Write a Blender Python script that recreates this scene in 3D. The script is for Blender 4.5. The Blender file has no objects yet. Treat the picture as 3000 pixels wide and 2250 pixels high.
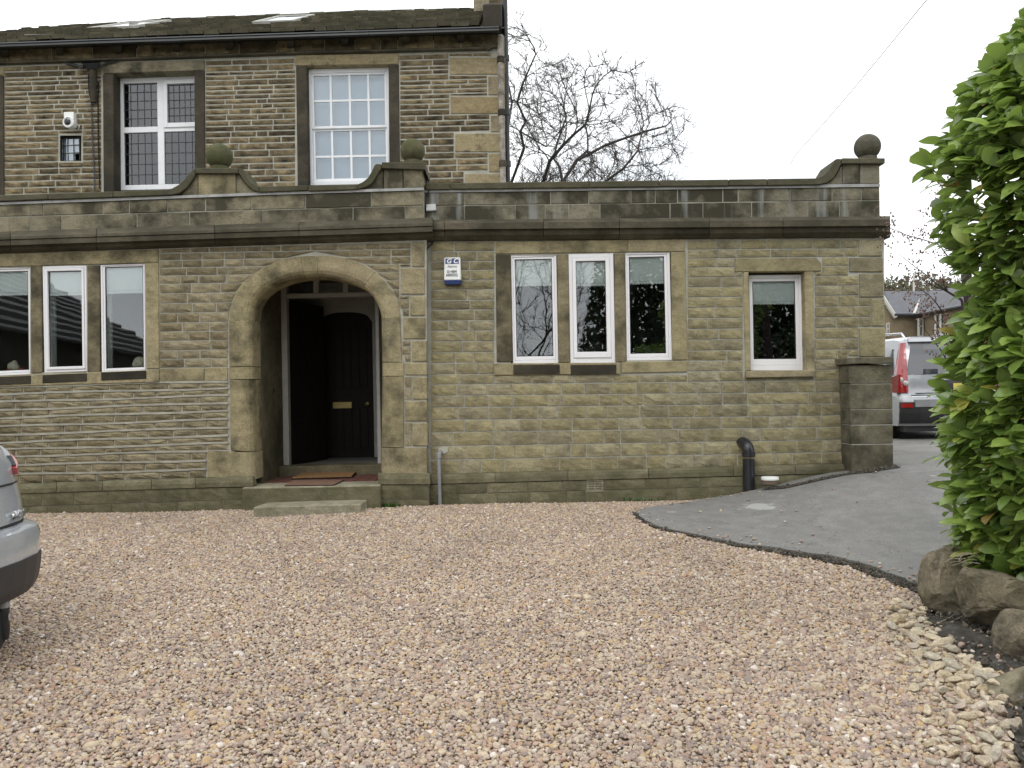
import bpy, bmesh, math, random
import numpy as np
from mathutils import Vector, Matrix, Euler, noise, geometry, kdtree

random.seed(11)
RNG = np.random.default_rng(5)
SC = bpy.context.scene
COL = SC.collection

# ------------------------------------------------------------------ camera
F = 2428.0                      # focal length in pixels of the 3000 x 2250 photograph
cam_d = bpy.data.cameras.new('camera')
cam_d.sensor_width = 36.0
cam_d.lens = 36.0 * F / 3000.0
cam_d.clip_end = 2000
cam_d.clip_start = 0.05
CAM = bpy.data.objects.new('camera', cam_d)
COL.objects.link(CAM)
CP = Vector((0, 0, 1.5))
CR = Matrix.Rotation(math.radians(90.5), 3, 'X') @ Matrix.Rotation(math.radians(-1.1), 3, 'Z')
CAM.matrix_world = Matrix.Translation(CP) @ CR.to_4x4()
SC.camera = CAM

# ------------------------------------------------------------------ sky, sun, exposure
wd = bpy.data.worlds.new('World')
SC.world = wd
wd.use_nodes = True
nt = wd.node_tree
nt.nodes.clear()
wo = nt.nodes.new('ShaderNodeOutputWorld')
bg = nt.nodes.new('ShaderNodeBackground')
bg.inputs['Strength'].default_value = 0.1
sky = nt.nodes.new('ShaderNodeTexSky')
sky.sky_type = 'NISHITA'
sky.sun_disc = False
SUN_EL, SUN_AZ = math.radians(52), math.radians(200)
sky.sun_elevation = SUN_EL
sky.sun_rotation = SUN_AZ
tc = nt.nodes.new('ShaderNodeTexCoord')
cn = nt.nodes.new('ShaderNodeTexNoise')
cn.inputs['Scale'].default_value = 2.1
cn.inputs['Detail'].default_value = 4
cn.inputs['Roughness'].default_value = 0.5
cr = nt.nodes.new('ShaderNodeValToRGB')
cr.color_ramp.elements[0].position = 0.33
cr.color_ramp.elements[0].color = (9.6, 10.1, 10.6, 1)
cr.color_ramp.elements[1].position = 0.50
cr.color_ramp.elements[1].color = (14.6, 14.8, 15.0, 1)
mx = nt.nodes.new('ShaderNodeMix')
mx.data_type = 'RGBA'
mx.inputs[0].default_value = 0.93
mpw = nt.nodes.new('ShaderNodeMapping')
mpw.inputs['Location'].default_value = (3.7, 1.3, 0.9)
nt.links.new(tc.outputs['Generated'], mpw.inputs['Vector'])
nt.links.new(mpw.outputs[0], cn.inputs['Vector'])
nt.links.new(cn.outputs['Fac'], cr.inputs['Fac'])
nt.links.new(sky.outputs['Color'], mx.inputs[6])
nt.links.new(cr.outputs['Color'], mx.inputs[7])
nt.links.new(mx.outputs[2], bg.inputs['Color'])
nt.links.new(bg.outputs['Background'], wo.inputs['Surface'])
sl = bpy.data.lights.new('sun', 'SUN')
sl.energy = 0.7
sl.angle = math.radians(25)
sl.color = (1.0, 0.97, 0.92)
SUN = bpy.data.objects.new('sun', sl)
COL.objects.link(SUN)
sd = Vector((math.cos(SUN_EL) * math.sin(SUN_AZ), math.cos(SUN_EL) * math.cos(SUN_AZ), math.sin(SUN_EL)))
SUN.rotation_euler = sd.to_track_quat('Z', 'Y').to_euler()
SUN.location = (0, 0, 30)
SC.view_settings.view_transform = 'Standard'
SC.view_settings.look = 'None'
SC.view_settings.exposure = 0.34
SC.view_settings.gamma = 1.0
SC.view_settings.use_curve_mapping = False
SC.cycles.max_bounces = 6
SC.cycles.transparent_max_bounces = 12

# ------------------------------------------------------------------ surveying helpers
def ray(px, py):
    return (CR @ Vector(((px - 1500) / F, -(py - 1125) / F, -1.0)))

def W(px, py, Y):
    d = ray(px, py)
    return CP + d * ((Y - CP.y) / d.y)

def sm(a, b, x):
    t = min(1.0, max(0.0, (x - a) / (b - a)))
    return t * t * (3 - 2 * t)

def gz(x, y):
    z = 0.19 * sm(4.3, 9.7, y) + 0.34 * sm(1.9, 4.6, x) * sm(6.3, 9.7, y)
    z += 0.012 * noise.noise(Vector((x * 0.6, y * 0.6, 0.0)))
    if y > 20:
        z += 2.0 * sm(20, 45, y) * sm(-10, 4, x)
    return z

def G(px, py, off=0.0):
    d = ray(px, py)
    lo, hi = 0.5, 60.0
    t = 0.5
    while t < 80:
        p = CP + d * t
        if p.z <= gz(p.x, p.y) + off:
            break
        t += 0.05
    lo, hi = t - 0.05, t
    for _ in range(18):
        m = (lo + hi) / 2
        p = CP + d * m
        if p.z <= gz(p.x, p.y) + off:
            hi = m
        else:
            lo = m
    return CP + d * hi

def ln(x1, y1, x2, y2):
    return lambda x: y1 + (y2 - y1) * (x - x1) / (x2 - x1)

def pl(pts):
    xs = [p[0] for p in pts]
    ys = [p[1] for p in pts]
    return lambda x: float(np.interp(x, xs, ys))

# ------------------------------------------------------------------ object helpers
WP = {}     # world position of each object's origin (translations only)

def empty(name, loc, label=None, cat=None, group=None):
    o = bpy.data.objects.new(name, None)
    o.empty_display_size = 0.2
    COL.objects.link(o)
    o.location = loc
    WP[o.name] = Vector(loc)
    tag(o, label, cat, group)
    return o

def tag(o, label=None, cat=None, group=None, kind=None):
    if label: o['label'] = label
    if cat: o['category'] = cat
    if group: o['group'] = group
    if kind: o['kind'] = kind
    return o

class MB:
    def __init__(s):
        s.v, s.f, s.sm = [], [], []

    def add(s, vs, fs, smooth=False):
        b = len(s.v)
        s.v += [Vector(p) for p in vs]
        for f in fs:
            s.f.append([i + b for i in f])
            s.sm.append(smooth)

    def box(s, a, b):
        (x0, y0, z0), (x1, y1, z1) = a, b
        s.add([(x0, y0, z0), (x1, y0, z0), (x1, y1, z0), (x0, y1, z0), (x0, y0, z1), (x1, y0, z1), (x1, y1, z1), (x0, y1, z1)],
              [(0, 1, 2, 3), (4, 7, 6, 5), (0, 4, 5, 1), (1, 5, 6, 2), (2, 6, 7, 3), (3, 7, 4, 0)])
        return s

    def prism(s, pts, back):
        """front polygon pts (world), extruded by vector back"""
        n = len(pts)
        back = Vector(back)
        p = [Vector(q) for q in pts]
        s.add(p + [q + back for q in p],
              [list(range(n)), list(range(2 * n - 1, n - 1, -1))] + [(i, n + i, n + (i + 1) % n, (i + 1) % n) for i in range(n)])
        return s

    def tube(s, pts, rad, n=8, cap=True, smooth=True):
        pts = [Vector(p) for p in pts]
        if not hasattr(rad, '__len__'):
            rad = [rad] * len(pts)
        vs, fs = [], []
        prev = None
        for i, p in enumerate(pts):
            t = (pts[min(i + 1, len(pts) - 1)] - pts[max(i - 1, 0)])
            if t.length < 1e-9: t = Vector((0, 0, 1))
            t.normalize()
            if prev is None:
                u = t.orthogonal().normalized()
            else:
                u = (prev - t * prev.dot(t))
                u = u.normalized() if u.length > 1e-6 else t.orthogonal().normalized()
            prev = u
            w = t.cross(u)
            for k in range(n):
                a = 2 * math.pi * k / n
                vs.append(p + (u * math.cos(a) + w * math.sin(a)) * rad[i])
        for i in range(len(pts) - 1):
            for k in range(n):
                fs.append((i * n + k, i * n + (k + 1) % n, (i + 1) * n + (k + 1) % n, (i + 1) * n + k))
        s.add(vs, fs, smooth)
        if cap and n > 2:
            s.add(vs[:n], [list(range(n))[::-1]])
            s.add(vs[-n:], [list(range(n))])
        return s

    def lathe(s, c, prof, n=20, smooth=True, axis='Z'):
        c = Vector(c)
        vs, fs = [], []
        for r, h in prof:
            for k in range(n):
                a = 2 * math.pi * k / n
                q = (r * math.cos(a), r * math.sin(a), h)
                if axis == 'Y': q = (q[0], h, q[1])
                if axis == 'X': q = (h, q[0], q[1])
                vs.append(c + Vector(q))
        for i in range(len(prof) - 1):
            for k in range(n):
                fs.append((i * n + k, i * n + (k + 1) % n, (i + 1) * n + (k + 1) % n, (i + 1) * n + k))
        s.add(vs, fs, smooth)
        return s

    def ball(s, c, r, nu=20, nv=12, sq=1.0):
        prof = [(max(1e-4, r * math.sin(math.pi * i / nv)), -r * sq * math.cos(math.pi * i / nv)) for i in range(nv + 1)]
        return s.lathe(c, prof, nu)

    def obj(s, name, mat, parent=None, origin=None, fix=True, bevel=0.0, weld=False):
        if origin is None:
            lo = Vector((min(p.x for p in s.v), min(p.y for p in s.v), min(p.z for p in s.v)))
            hi = Vector((max(p.x for p in s.v), max(p.y for p in s.v), max(p.z for p in s.v)))
            origin = (lo + hi) / 2
            if parent is None: origin.z = lo.z
        origin = Vector(origin)
        me = bpy.data.meshes.new(name)
        me.from_pydata([p - origin for p in s.v], [], s.f)
        me.polygons.foreach_set('use_smooth', s.sm)
        if any(s.sm) and not all(s.sm) or (len(s.f) < 20000 and any(s.sm)):
            sharp = True
        else: sharp = False
        if fix or bevel or weld:
            bm = bmesh.new()
            bm.from_mesh(me)
            if weld: bmesh.ops.remove_doubles(bm, verts=bm.verts, dist=1e-5)
            if bevel:
                ed = [e for e in bm.edges if len(e.link_faces) == 2 and e.calc_face_angle(0) > 0.5]
                bmesh.ops.bevel(bm, geom=ed, offset=bevel, segments=1, affect='EDGES', profile=0.6)
            if fix: bmesh.ops.recalc_face_normals(bm, faces=bm.faces)
            bm.to_mesh(me)
            bm.free()
        if sharp: me.set_sharp_from_angle(angle=0.75)
        for m in (mat if isinstance(mat, (list, tuple)) else [mat]):
            me.materials.append(m)
        return link(name, me, parent, origin)

def link(name, me, parent, origin, rot=None):
    o = bpy.data.objects.new(name, me)
    COL.objects.link(o)
    origin = Vector(origin)
    WP[o.name] = origin.copy()
    if parent is not None:
        o.parent = parent
        o.location = origin - WP[parent.name]
    else:
        o.location = origin
    if rot is not None: o.rotation_euler = rot
    return o

# ------------------------------------------------------------------ materials
def newmat(name):
    m = bpy.data.materials.new(name)
    m.use_nodes = True
    n = m.node_tree
    n.nodes.clear()
    out = n.nodes.new('ShaderNodeOutputMaterial')
    b = n.nodes.new('ShaderNodeBsdfPrincipled')
    n.links.new(b.outputs[0], out.inputs['Surface'])
    return m, n, b, out

def nd(n, t, **k):
    x = n.nodes.new('ShaderNode' + t)
    for a, v in k.items():
        if a in x.inputs: x.inputs[a].default_value = v
        else: setattr(x, a, v)
    return x

def noise_n(n, vec, scale, detail=4, rough=0.6):
    x = nd(n, 'TexNoise', Scale=scale, Detail=detail, Roughness=rough)
    n.links.new(vec, x.inputs['Vector'])
    return x

def ramp(n, fac, stops, interp='LINEAR'):
    r = nd(n, 'ValToRGB')
    e = r.color_ramp.elements
    r.color_ramp.interpolation = interp
    while len(e) < len(stops): e.new(0.5)
    for i, (p, c) in enumerate(stops):
        e[i].position = p
        e[i].color = tuple(c) + (1,) if len(c) == 3 else c
    n.links.new(fac, r.inputs['Fac'])
    return r

def mixc(n, fac, a, b, mode='MIX'):
    m = nd(n, 'Mix', data_type='RGBA', blend_type=mode)
    for s, v in ((m.inputs[0], fac), (m.inputs[6], a), (m.inputs[7], b)):
        if isinstance(v, (int, float)): s.default_value = v
        elif isinstance(v, tuple): s.default_value = v + (1,) if len(v) == 3 else v
        else: n.links.new(v, s)
    return m.outputs[2]

def mathn(n, op, a, b=0.0):
    m = nd(n, 'Math', operation=op)
    for s, v in ((m.inputs[0], a), (m.inputs[1], b)):
        if isinstance(v, (int, float)): s.default_value = v
        else: n.links.new(v, s)
    return m.outputs[0]

def g3(v): return (v, v, v)

def plain(name, col, rough=0.6, metal=0.0, spec=0.5, var=0.12, scale=9.0, bump=0.0, coords='Object', coat=0.0):
    m, n, b, o = newmat(name)
    t = nd(n, 'TexCoord')
    x = noise_n(n, t.outputs[coords], scale, 5)
    r = ramp(n, x.outputs['Fac'], [(0.25, g3(1 - var)), (0.75, g3(1 + var))])
    n.links.new(mixc(n, 1.0, tuple(col), r.outputs['Color'], 'MULTIPLY'), b.inputs['Base Color'])
    b.inputs['Roughness'].default_value = rough
    b.inputs['Metallic'].default_value = metal
    b.inputs['Specular IOR Level'].default_value = spec
    if coat:
        b.inputs['Coat Weight'].default_value = coat
        b.inputs['Coat Roughness'].default_value = 0.04
    if bump:
        bp = nd(n, 'Bump', Strength=bump, Distance=0.01)
        x2 = noise_n(n, t.outputs[coords], scale * 5, 5)
        n.links.new(x2.outputs['Fac'], bp.inputs['Height'])
        n.links.new(bp.outputs[0], b.inputs['Normal'])
    return m

def stone_mat(name, cols, soot=0.5, thr=0.55, moss=0.0, sootcol=(0.035, 0.032, 0.022), island=False, bump=0.6,
              big=3.0, streak=0.0, own=1.0, pale=0.0, soft=0.12, mossz=None):
    m, n, b, o = newmat(name)
    ge = nd(n, 'NewGeometry')
    if island: rnd = ge.outputs['Random Per Island']
    else: rnd = nd(n, 'ObjectInfo').outputs['Random']
    pos = ge.outputs['Position']
    k = len(cols)
    base = ramp(n, rnd, [(i / (k - 1), c) for i, c in enumerate(cols)]).outputs['Color']
    off = nd(n, 'CombineXYZ')
    for i in range(3): n.links.new(mathn(n, 'MULTIPLY', rnd, own * (13 + 9 * i)), off.inputs[i])
    va = nd(n, 'VectorMath', operation='ADD')
    n.links.new(pos, va.inputs[0]); n.links.new(off.outputs[0], va.inputs[1])
    vec = va.outputs[0]
    # bedding grain: stretched noise, then speckle
    mp = nd(n, 'Mapping'); mp.inputs['Scale'].default_value = (1.0, 1.0, 2.0)
    n.links.new(vec, mp.inputs['Vector'])
    x1 = noise_n(n, mp.outputs[0], 9, 6, 0.65)
    r1 = ramp(n, x1.outputs['Fac'], [(0.2, g3(0.62)), (0.5, g3(1.0)), (0.8, g3(1.32))])
    base = mixc(n, 1.0, base, r1.outputs['Color'], 'MULTIPLY')
    x2 = noise_n(n, pos, 70, 3, 0.7)
    r2 = ramp(n, x2.outputs['Fac'], [(0.25, g3(0.62)), (0.75, g3(1.36))])
    base = mixc(n, 1.0, base, r2.outputs['Color'], 'MULTIPLY')
    if pale:
        x6 = noise_n(n, vec, 4.2, 3, 0.5)
        r6 = ramp(n, x6.outputs['Fac'], [(0.56, g3(0)), (0.68, g3(pale))])
        base = mixc(n, r6.outputs['Color'], base, (0.33, 0.30, 0.2))
    # soot and black crust
    x3 = noise_n(n, vec, big, 5, 0.62)
    x3b = noise_n(n, pos, 0.75, 3, 0.5)
    s = mathn(n, 'ADD', mathn(n, 'MULTIPLY', x3.outputs['Fac'], 0.7), mathn(n, 'MULTIPLY', x3b.outputs['Fac'], 0.3))
    r3 = ramp(n, s, [(thr - soft, g3(0)), (thr + soft, g3(soot))])
    base = mixc(n, r3.outputs['Color'], base, tuple(sootcol))
    if moss:
        x4 = noise_n(n, pos, 4.5, 6, 0.7)
        r4 = ramp(n, x4.outputs['Fac'], [(0.35, g3(0)), (0.68, g3(moss))])
        base = mixc(n, r4.outputs['Color'], base, (0.064, 0.068, 0.024))
    if streak:
        mp2 = nd(n, 'Mapping'); mp2.inputs['Scale'].default_value = (6.5, 6.5, 0.5)
        n.links.new(pos, mp2.inputs['Vector'])
        x5 = noise_n(n, mp2.outputs[0], 1.0, 3, 0.5)
        r5 = ramp(n, x5.outputs['Fac'], [(0.58, g3(0)), (0.72, g3(streak))])
        base = mixc(n, r5.outputs['Color'], base, (0.27, 0.28, 0.27))
    n.links.new(base, b.inputs['Base Color'])
    b.inputs['Roughness'].default_value = 0.92
    b.inputs['Specular IOR Level'].default_value = 0.25
    if bump:
        bp = nd(n, 'Bump', Strength=bump, Distance=0.012)
        hx = mathn(n, 'ADD', mathn(n, 'MULTIPLY', x1.outputs['Fac'], 0.7), mathn(n, 'MULTIPLY', x2.outputs['Fac'], 0.4))
        n.links.new(hx, bp.inputs['Height'])
        n.links.new(bp.outputs[0], b.inputs['Normal'])
    return m

def glass_mat(name, tint=(0.93, 0.96, 0.95), k=1.0, base=0.03):
    m, n, b, o = newmat(name)
    n.nodes.remove(b)
    tr = nd(n, 'BsdfTransparent'); tr.inputs[0].default_value = tint + (1,)
    gl = nd(n, 'BsdfGlossy', Roughness=0.004); gl.inputs[0].default_value = (0.95, 0.97, 1, 1)
    fr = nd(n, 'Fresnel', IOR=1.5)
    mx = nd(n, 'MixShader')
    t = nd(n, 'TexCoord')
    x = noise_n(n, t.outputs['Object'], 1.6, 2)
    bp = nd(n, 'Bump', Strength=0.05, Distance=0.02)
    n.links.new(x.outputs['Fac'], bp.inputs['Height'])
    n.links.new(bp.outputs[0], gl.inputs['Normal'])
    fac = mathn(n, 'ADD', mathn(n, 'MULTIPLY', fr.outputs[0], k), base)
    n.links.new(fac, mx.inputs[0])
    n.links.new(tr.outputs[0], mx.inputs[1]); n.links.new(gl.outputs[0], mx.inputs[2])
    n.links.new(mx.outputs[0], o.inputs['Surface'])
    return m

M = {}
M['buff'] = stone_mat('buff sandstone', [(0.285, 0.248, 0.14), (0.33, 0.29, 0.17), (0.30, 0.258, 0.145), (0.34, 0.304, 0.20), (0.24, 0.21, 0.132), (0.315, 0.274, 0.156)], soot=0.6, thr=0.57, big=4, bump=0.9, moss=0.1)
M['left'] = stone_mat('weathered sandstone', [(0.265, 0.225, 0.138), (0.32, 0.275, 0.178), (0.22, 0.182, 0.108), (0.295, 0.25, 0.16)], soot=0.65, thr=0.57, big=5, bump=1.0, moss=0.12)
M['main'] = stone_mat('sooty sandstone', [(0.22, 0.168, 0.092), (0.30, 0.235, 0.13), (0.11, 0.085, 0.05), (0.27, 0.21, 0.12), (0.17, 0.132, 0.08)], soot=0.95, thr=0.515, big=6, sootcol=(0.02, 0.017, 0.012), bump=0.9)
M['dress'] = stone_mat('dressed sandstone', [(0.30, 0.255, 0.15), (0.35, 0.30, 0.175), (0.31, 0.262, 0.165)], soot=0.8, thr=0.58, big=2.6, bump=0.25, pale=0.25, moss=0.2, soft=.08)
M['quoin'] = stone_mat('golden quoin stone', [(0.25, 0.195, 0.108), (0.29, 0.235, 0.135), (0.25, 0.21, 0.135)], soot=0.8, thr=0.585, big=2.2, bump=0.25, soft=0.03)
M['black'] = stone_mat('soot black stone', [(0.035, 0.03, 0.025), (0.05, 0.042, 0.033)], soot=.8, thr=.5, big=3, bump=.5)
M['mullion'] = stone_mat('sooty mullion stone', [(0.20, 0.17, 0.105), (0.24, 0.20, 0.125)], soot=0.85, thr=0.50, big=2.6, bump=0.3, moss=.15, soft=.08)
M['dress_soot'] = stone_mat('sooty dressed stone', [(0.29, 0.245, 0.145), (0.33, 0.28, 0.165)], soot=0.85, thr=0.515, big=2.0, bump=0.3, moss=.2, soft=.06)
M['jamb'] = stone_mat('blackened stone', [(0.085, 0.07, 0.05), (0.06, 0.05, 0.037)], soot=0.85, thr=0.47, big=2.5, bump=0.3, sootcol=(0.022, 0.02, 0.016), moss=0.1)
M['parapet'] = stone_mat('stained parapet stone', [(0.21, 0.185, 0.125), (0.25, 0.22, 0.15), (0.17, 0.152, 0.108)], soot=0.9, thr=0.51, big=2.0, bump=0.35, pale=0.35, moss=0.14, streak=0.0, soft=.06, own=.12)
M['parapet_r'] = stone_mat('streaked parapet stone', [(0.18, 0.165, 0.12), (0.21, 0.19, 0.138), (0.15, 0.137, 0.10)], soot=0.92, thr=0.50, big=1.9, bump=0.35, pale=0.1, moss=0.14, streak=0.85, soft=.06, own=.06)
M['coping'] = stone_mat('mossy coping stone', [(0.095, 0.086, 0.062), (0.12, 0.108, 0.075)], soot=0.7, thr=0.52, big=3, bump=0.5, moss=0.5)
M['cornice'] = stone_mat('dark cornice stone', [(0.125, 0.108, 0.075), (0.10, 0.088, 0.062)], soot=0.85, thr=0.49, big=2.4, bump=0.4, moss=0.12)
M['plinth'] = stone_mat('algae plinth stone', [(0.175, 0.158, 0.098), (0.205, 0.183, 0.115), (0.15, 0.134, 0.088)], soot=0.65, thr=0.55, big=3, bump=0.7, moss=0.6, own=.2)
M['pillar'] = stone_mat('grey pillar stone', [(0.15, 0.134, 0.095), (0.175, 0.156, 0.108)], soot=0.8, thr=0.51, big=3, bump=0.5, moss=0.2, pale=0.35, soft=.08)
M['boulder'] = stone_mat('boulder stone', [(0.19, 0.158, 0.112), (0.23, 0.195, 0.14), (0.21, 0.175, 0.128)], soot=0.85, thr=0.53, big=5, bump=1.0, moss=0.35, pale=0.55, soft=.07)
M['slab'] = stone_mat('slab stone', [(0.30, 0.275, 0.20), (0.32, 0.295, 0.21)], soot=0.5, thr=0.60, big=4, bump=0.5, moss=0.4)
M['mortar_pale'] = plain('pale mortar', (0.38, 0.37, 0.31), 0.95, var=0.3, scale=4, bump=0.5, spec=0.2, coords='Object')
M['mortar_grey'] = plain('grey mortar', (0.40, 0.395, 0.34), 0.95, var=0.3, scale=4, bump=0.5, spec=0.2)
M['mortar_dark'] = plain('dirty mortar', (0.17, 0.16, 0.115), 0.95, var=0.3, scale=4, bump=0.5, spec=0.2)
M['mortar_par'] = plain('parapet mortar', (0.25, 0.245, 0.20), 0.95, var=0.45, scale=3, bump=0.5, spec=0.2)
M['lead'] = plain('lead flashing', (0.30, 0.30, 0.29), 0.7, var=0.35, scale=6, spec=0.4)
M['upvc'] = plain('white window frame', (0.80, 0.79, 0.80), 0.35, var=0.04, scale=3)
M['wood'] = plain('white painted timber', (0.74, 0.75, 0.76), 0.45, var=0.06, scale=5)
M['greyfr'] = plain('grey painted timber', (0.40, 0.39, 0.35), 0.55, var=0.15, scale=7)
M['glass'] = glass_mat('window glass', k=1.35, base=0.025)
M['glass_up'] = glass_mat('upper window glass', k=1.6, base=0.04)
M['leadglass'] = glass_mat('leaded glass', tint=(0.5, 0.5, 0.5), k=1.4, base=0.02)
M['blind'] = plain('white blind', (0.86, 0.87, 0.85), 0.8, var=0.05, scale=8)
M['net'] = plain('pale curtain', (0.50, 0.58, 0.72), 0.9, var=0.06, scale=3)
M['leadcame'] = plain('lead came', (0.055, 0.055, 0.055), 0.6, var=0.2)
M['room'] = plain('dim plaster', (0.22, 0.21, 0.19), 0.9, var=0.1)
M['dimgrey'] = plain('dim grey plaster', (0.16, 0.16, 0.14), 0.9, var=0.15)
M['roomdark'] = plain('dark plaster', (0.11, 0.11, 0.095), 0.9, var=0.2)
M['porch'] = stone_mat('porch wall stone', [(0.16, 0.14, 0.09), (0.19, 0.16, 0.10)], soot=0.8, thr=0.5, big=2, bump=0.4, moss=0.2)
M['darkwood'] = plain('dark stained oak', (0.012, 0.009, 0.007), 0.6, spec=.2, var=0.4, scale=14, bump=0.2)
M['brass'] = plain('brass', (0.34, 0.27, 0.11), 0.45, metal=0.7, var=0.2)
M['blackmetal'] = plain('black gutter paint', (0.012, 0.014, 0.014), 0.35, var=0.4, scale=5)
M['blackpl'] = plain('black plastic', (0.016, 0.017, 0.02), 0.32, var=0.2, scale=6)
M['greypipe'] = plain('grey plastic pipe', (0.24, 0.25, 0.25), 0.5, var=0.2)
M['ironpipe'] = stone_mat('peeling iron pipe', [(0.34, 0.31, 0.27), (0.36, 0.33, 0.28)], soot=0.8, thr=0.5, big=9, bump=0.5, sootcol=(0.06, 0.045, 0.035))
M['palegrey'] = plain('pale grey plastic', (0.5, 0.51, 0.5), 0.5)
M['white'] = plain('white plastic', (0.76, 0.77, 0.74), 0.4, var=0.06)
M['navy'] = plain('navy print', (0.022, 0.045, 0.16), 0.4, var=0.1)
M['ink'] = plain('grey print', (0.10, 0.11, 0.12), 0.6, var=0.1)
M['lens'] = plain('dark lens', (0.01, 0.01, 0.012), 0.12, var=0.1)
M['coir'] = plain('coir mat', (0.24, 0.13, 0.05), 0.95, var=0.35, scale=40, bump=0.8)
M['redmat'] = plain('rust red mat', (0.17, 0.095, 0.06), 0.95, var=0.3, scale=30, bump=0.6)
M['rubber'] = plain('black rubber', (0.015, 0.015, 0.015), 0.7, var=0.2)
M['redtile'] = plain('red quarry tile', (0.13, 0.055, 0.04), 0.6, var=0.3, scale=7)
M['terracotta'] = plain('terracotta', (0.16, 0.11, 0.085), 0.8, var=0.2)
M['straw'] = plain('dry straw', (0.34, 0.30, 0.21), 0.9, var=0.2)
M['leafgreen'] = plain('weed green', (0.05, 0.11, 0.02), 0.6, var=0.4, scale=20)
# ------------------------------------------------------------------ masonry helpers
def stone(name, parent, q, Y, mat, amp=0.008, nx=4, ny=3, proud=0.003, depth=0.06, bow=0.5, rnd=None):
    """rock-faced stone: q = 4 pixel corners TL TR BR BL on the plane Y"""
    c = [W(p[0], p[1], Y) for p in q]
    vs, fs = [], []
    w = (c[1] - c[0]).length
    for j in range(ny + 1):
        for i in range(nx + 1):
            u, v = i / nx, j / ny
            uu = u if i in (0, nx) else u + random.uniform(-.25, .25) / nx
            vv = v if j in (0, ny) else v + random.uniform(-.25, .25) / ny
            p = (c[0] * (1 - uu) + c[1] * uu) * (1 - vv) + (c[3] * (1 - uu) + c[2] * uu) * vv
            edge = i in (0, nx) or j in (0, ny)
            if edge:
                p.z += random.uniform(-.0022, .0022) if j in (0, ny) else 0
                p.x += random.uniform(-.0022, .0022)
                p.y -= proud + random.uniform(0, amp * 0.25)
            else:
                p.y -= proud + amp * (bow + random.uniform(0, 1.0))
            vs.append(p)
    for j in range(ny):
        for i in range(nx):
            a = j * (nx + 1) + i
            fs.append((a, a + nx + 1, a + nx + 2, a + 1))
    # skirt
    ringi = [i for i in range(nx + 1)] + [(j + 1) * (nx + 1) + nx for j in range(ny)] + [ny * (nx + 1) + i for i in range(nx - 1, -1, -1)] + [j * (nx + 1) for j in range(ny - 1, 0, -1)]
    b = len(vs)
    for k in ringi: vs.append(Vector((vs[k].x, Y + depth, vs[k].z)))
    n = len(ringi)
    for k in range(n):
        fs.append((ringi[k], ringi[(k + 1) % n], b + (k + 1) % n, b + k))
    mb = MB()
    mb.add(vs, fs)
    return mb.obj(name, mat, parent)

def block(name, parent, pts, Y, mat, depth=0.25, bevel=0.006, proud=0.0):
    """dressed block: pixel polygon on plane Y - proud, extruded backwards"""
    mb = MB()
    mb.prism([W(p[0], p[1], Y - proud) for p in pts], (0, depth + proud, 0))
    return mb.obj(name, mat, parent, bevel=bevel)

def rect(x0, y0, x1, y1): return [(x0, y0), (x1, y0), (x1, y1), (x0, y1)]

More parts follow.
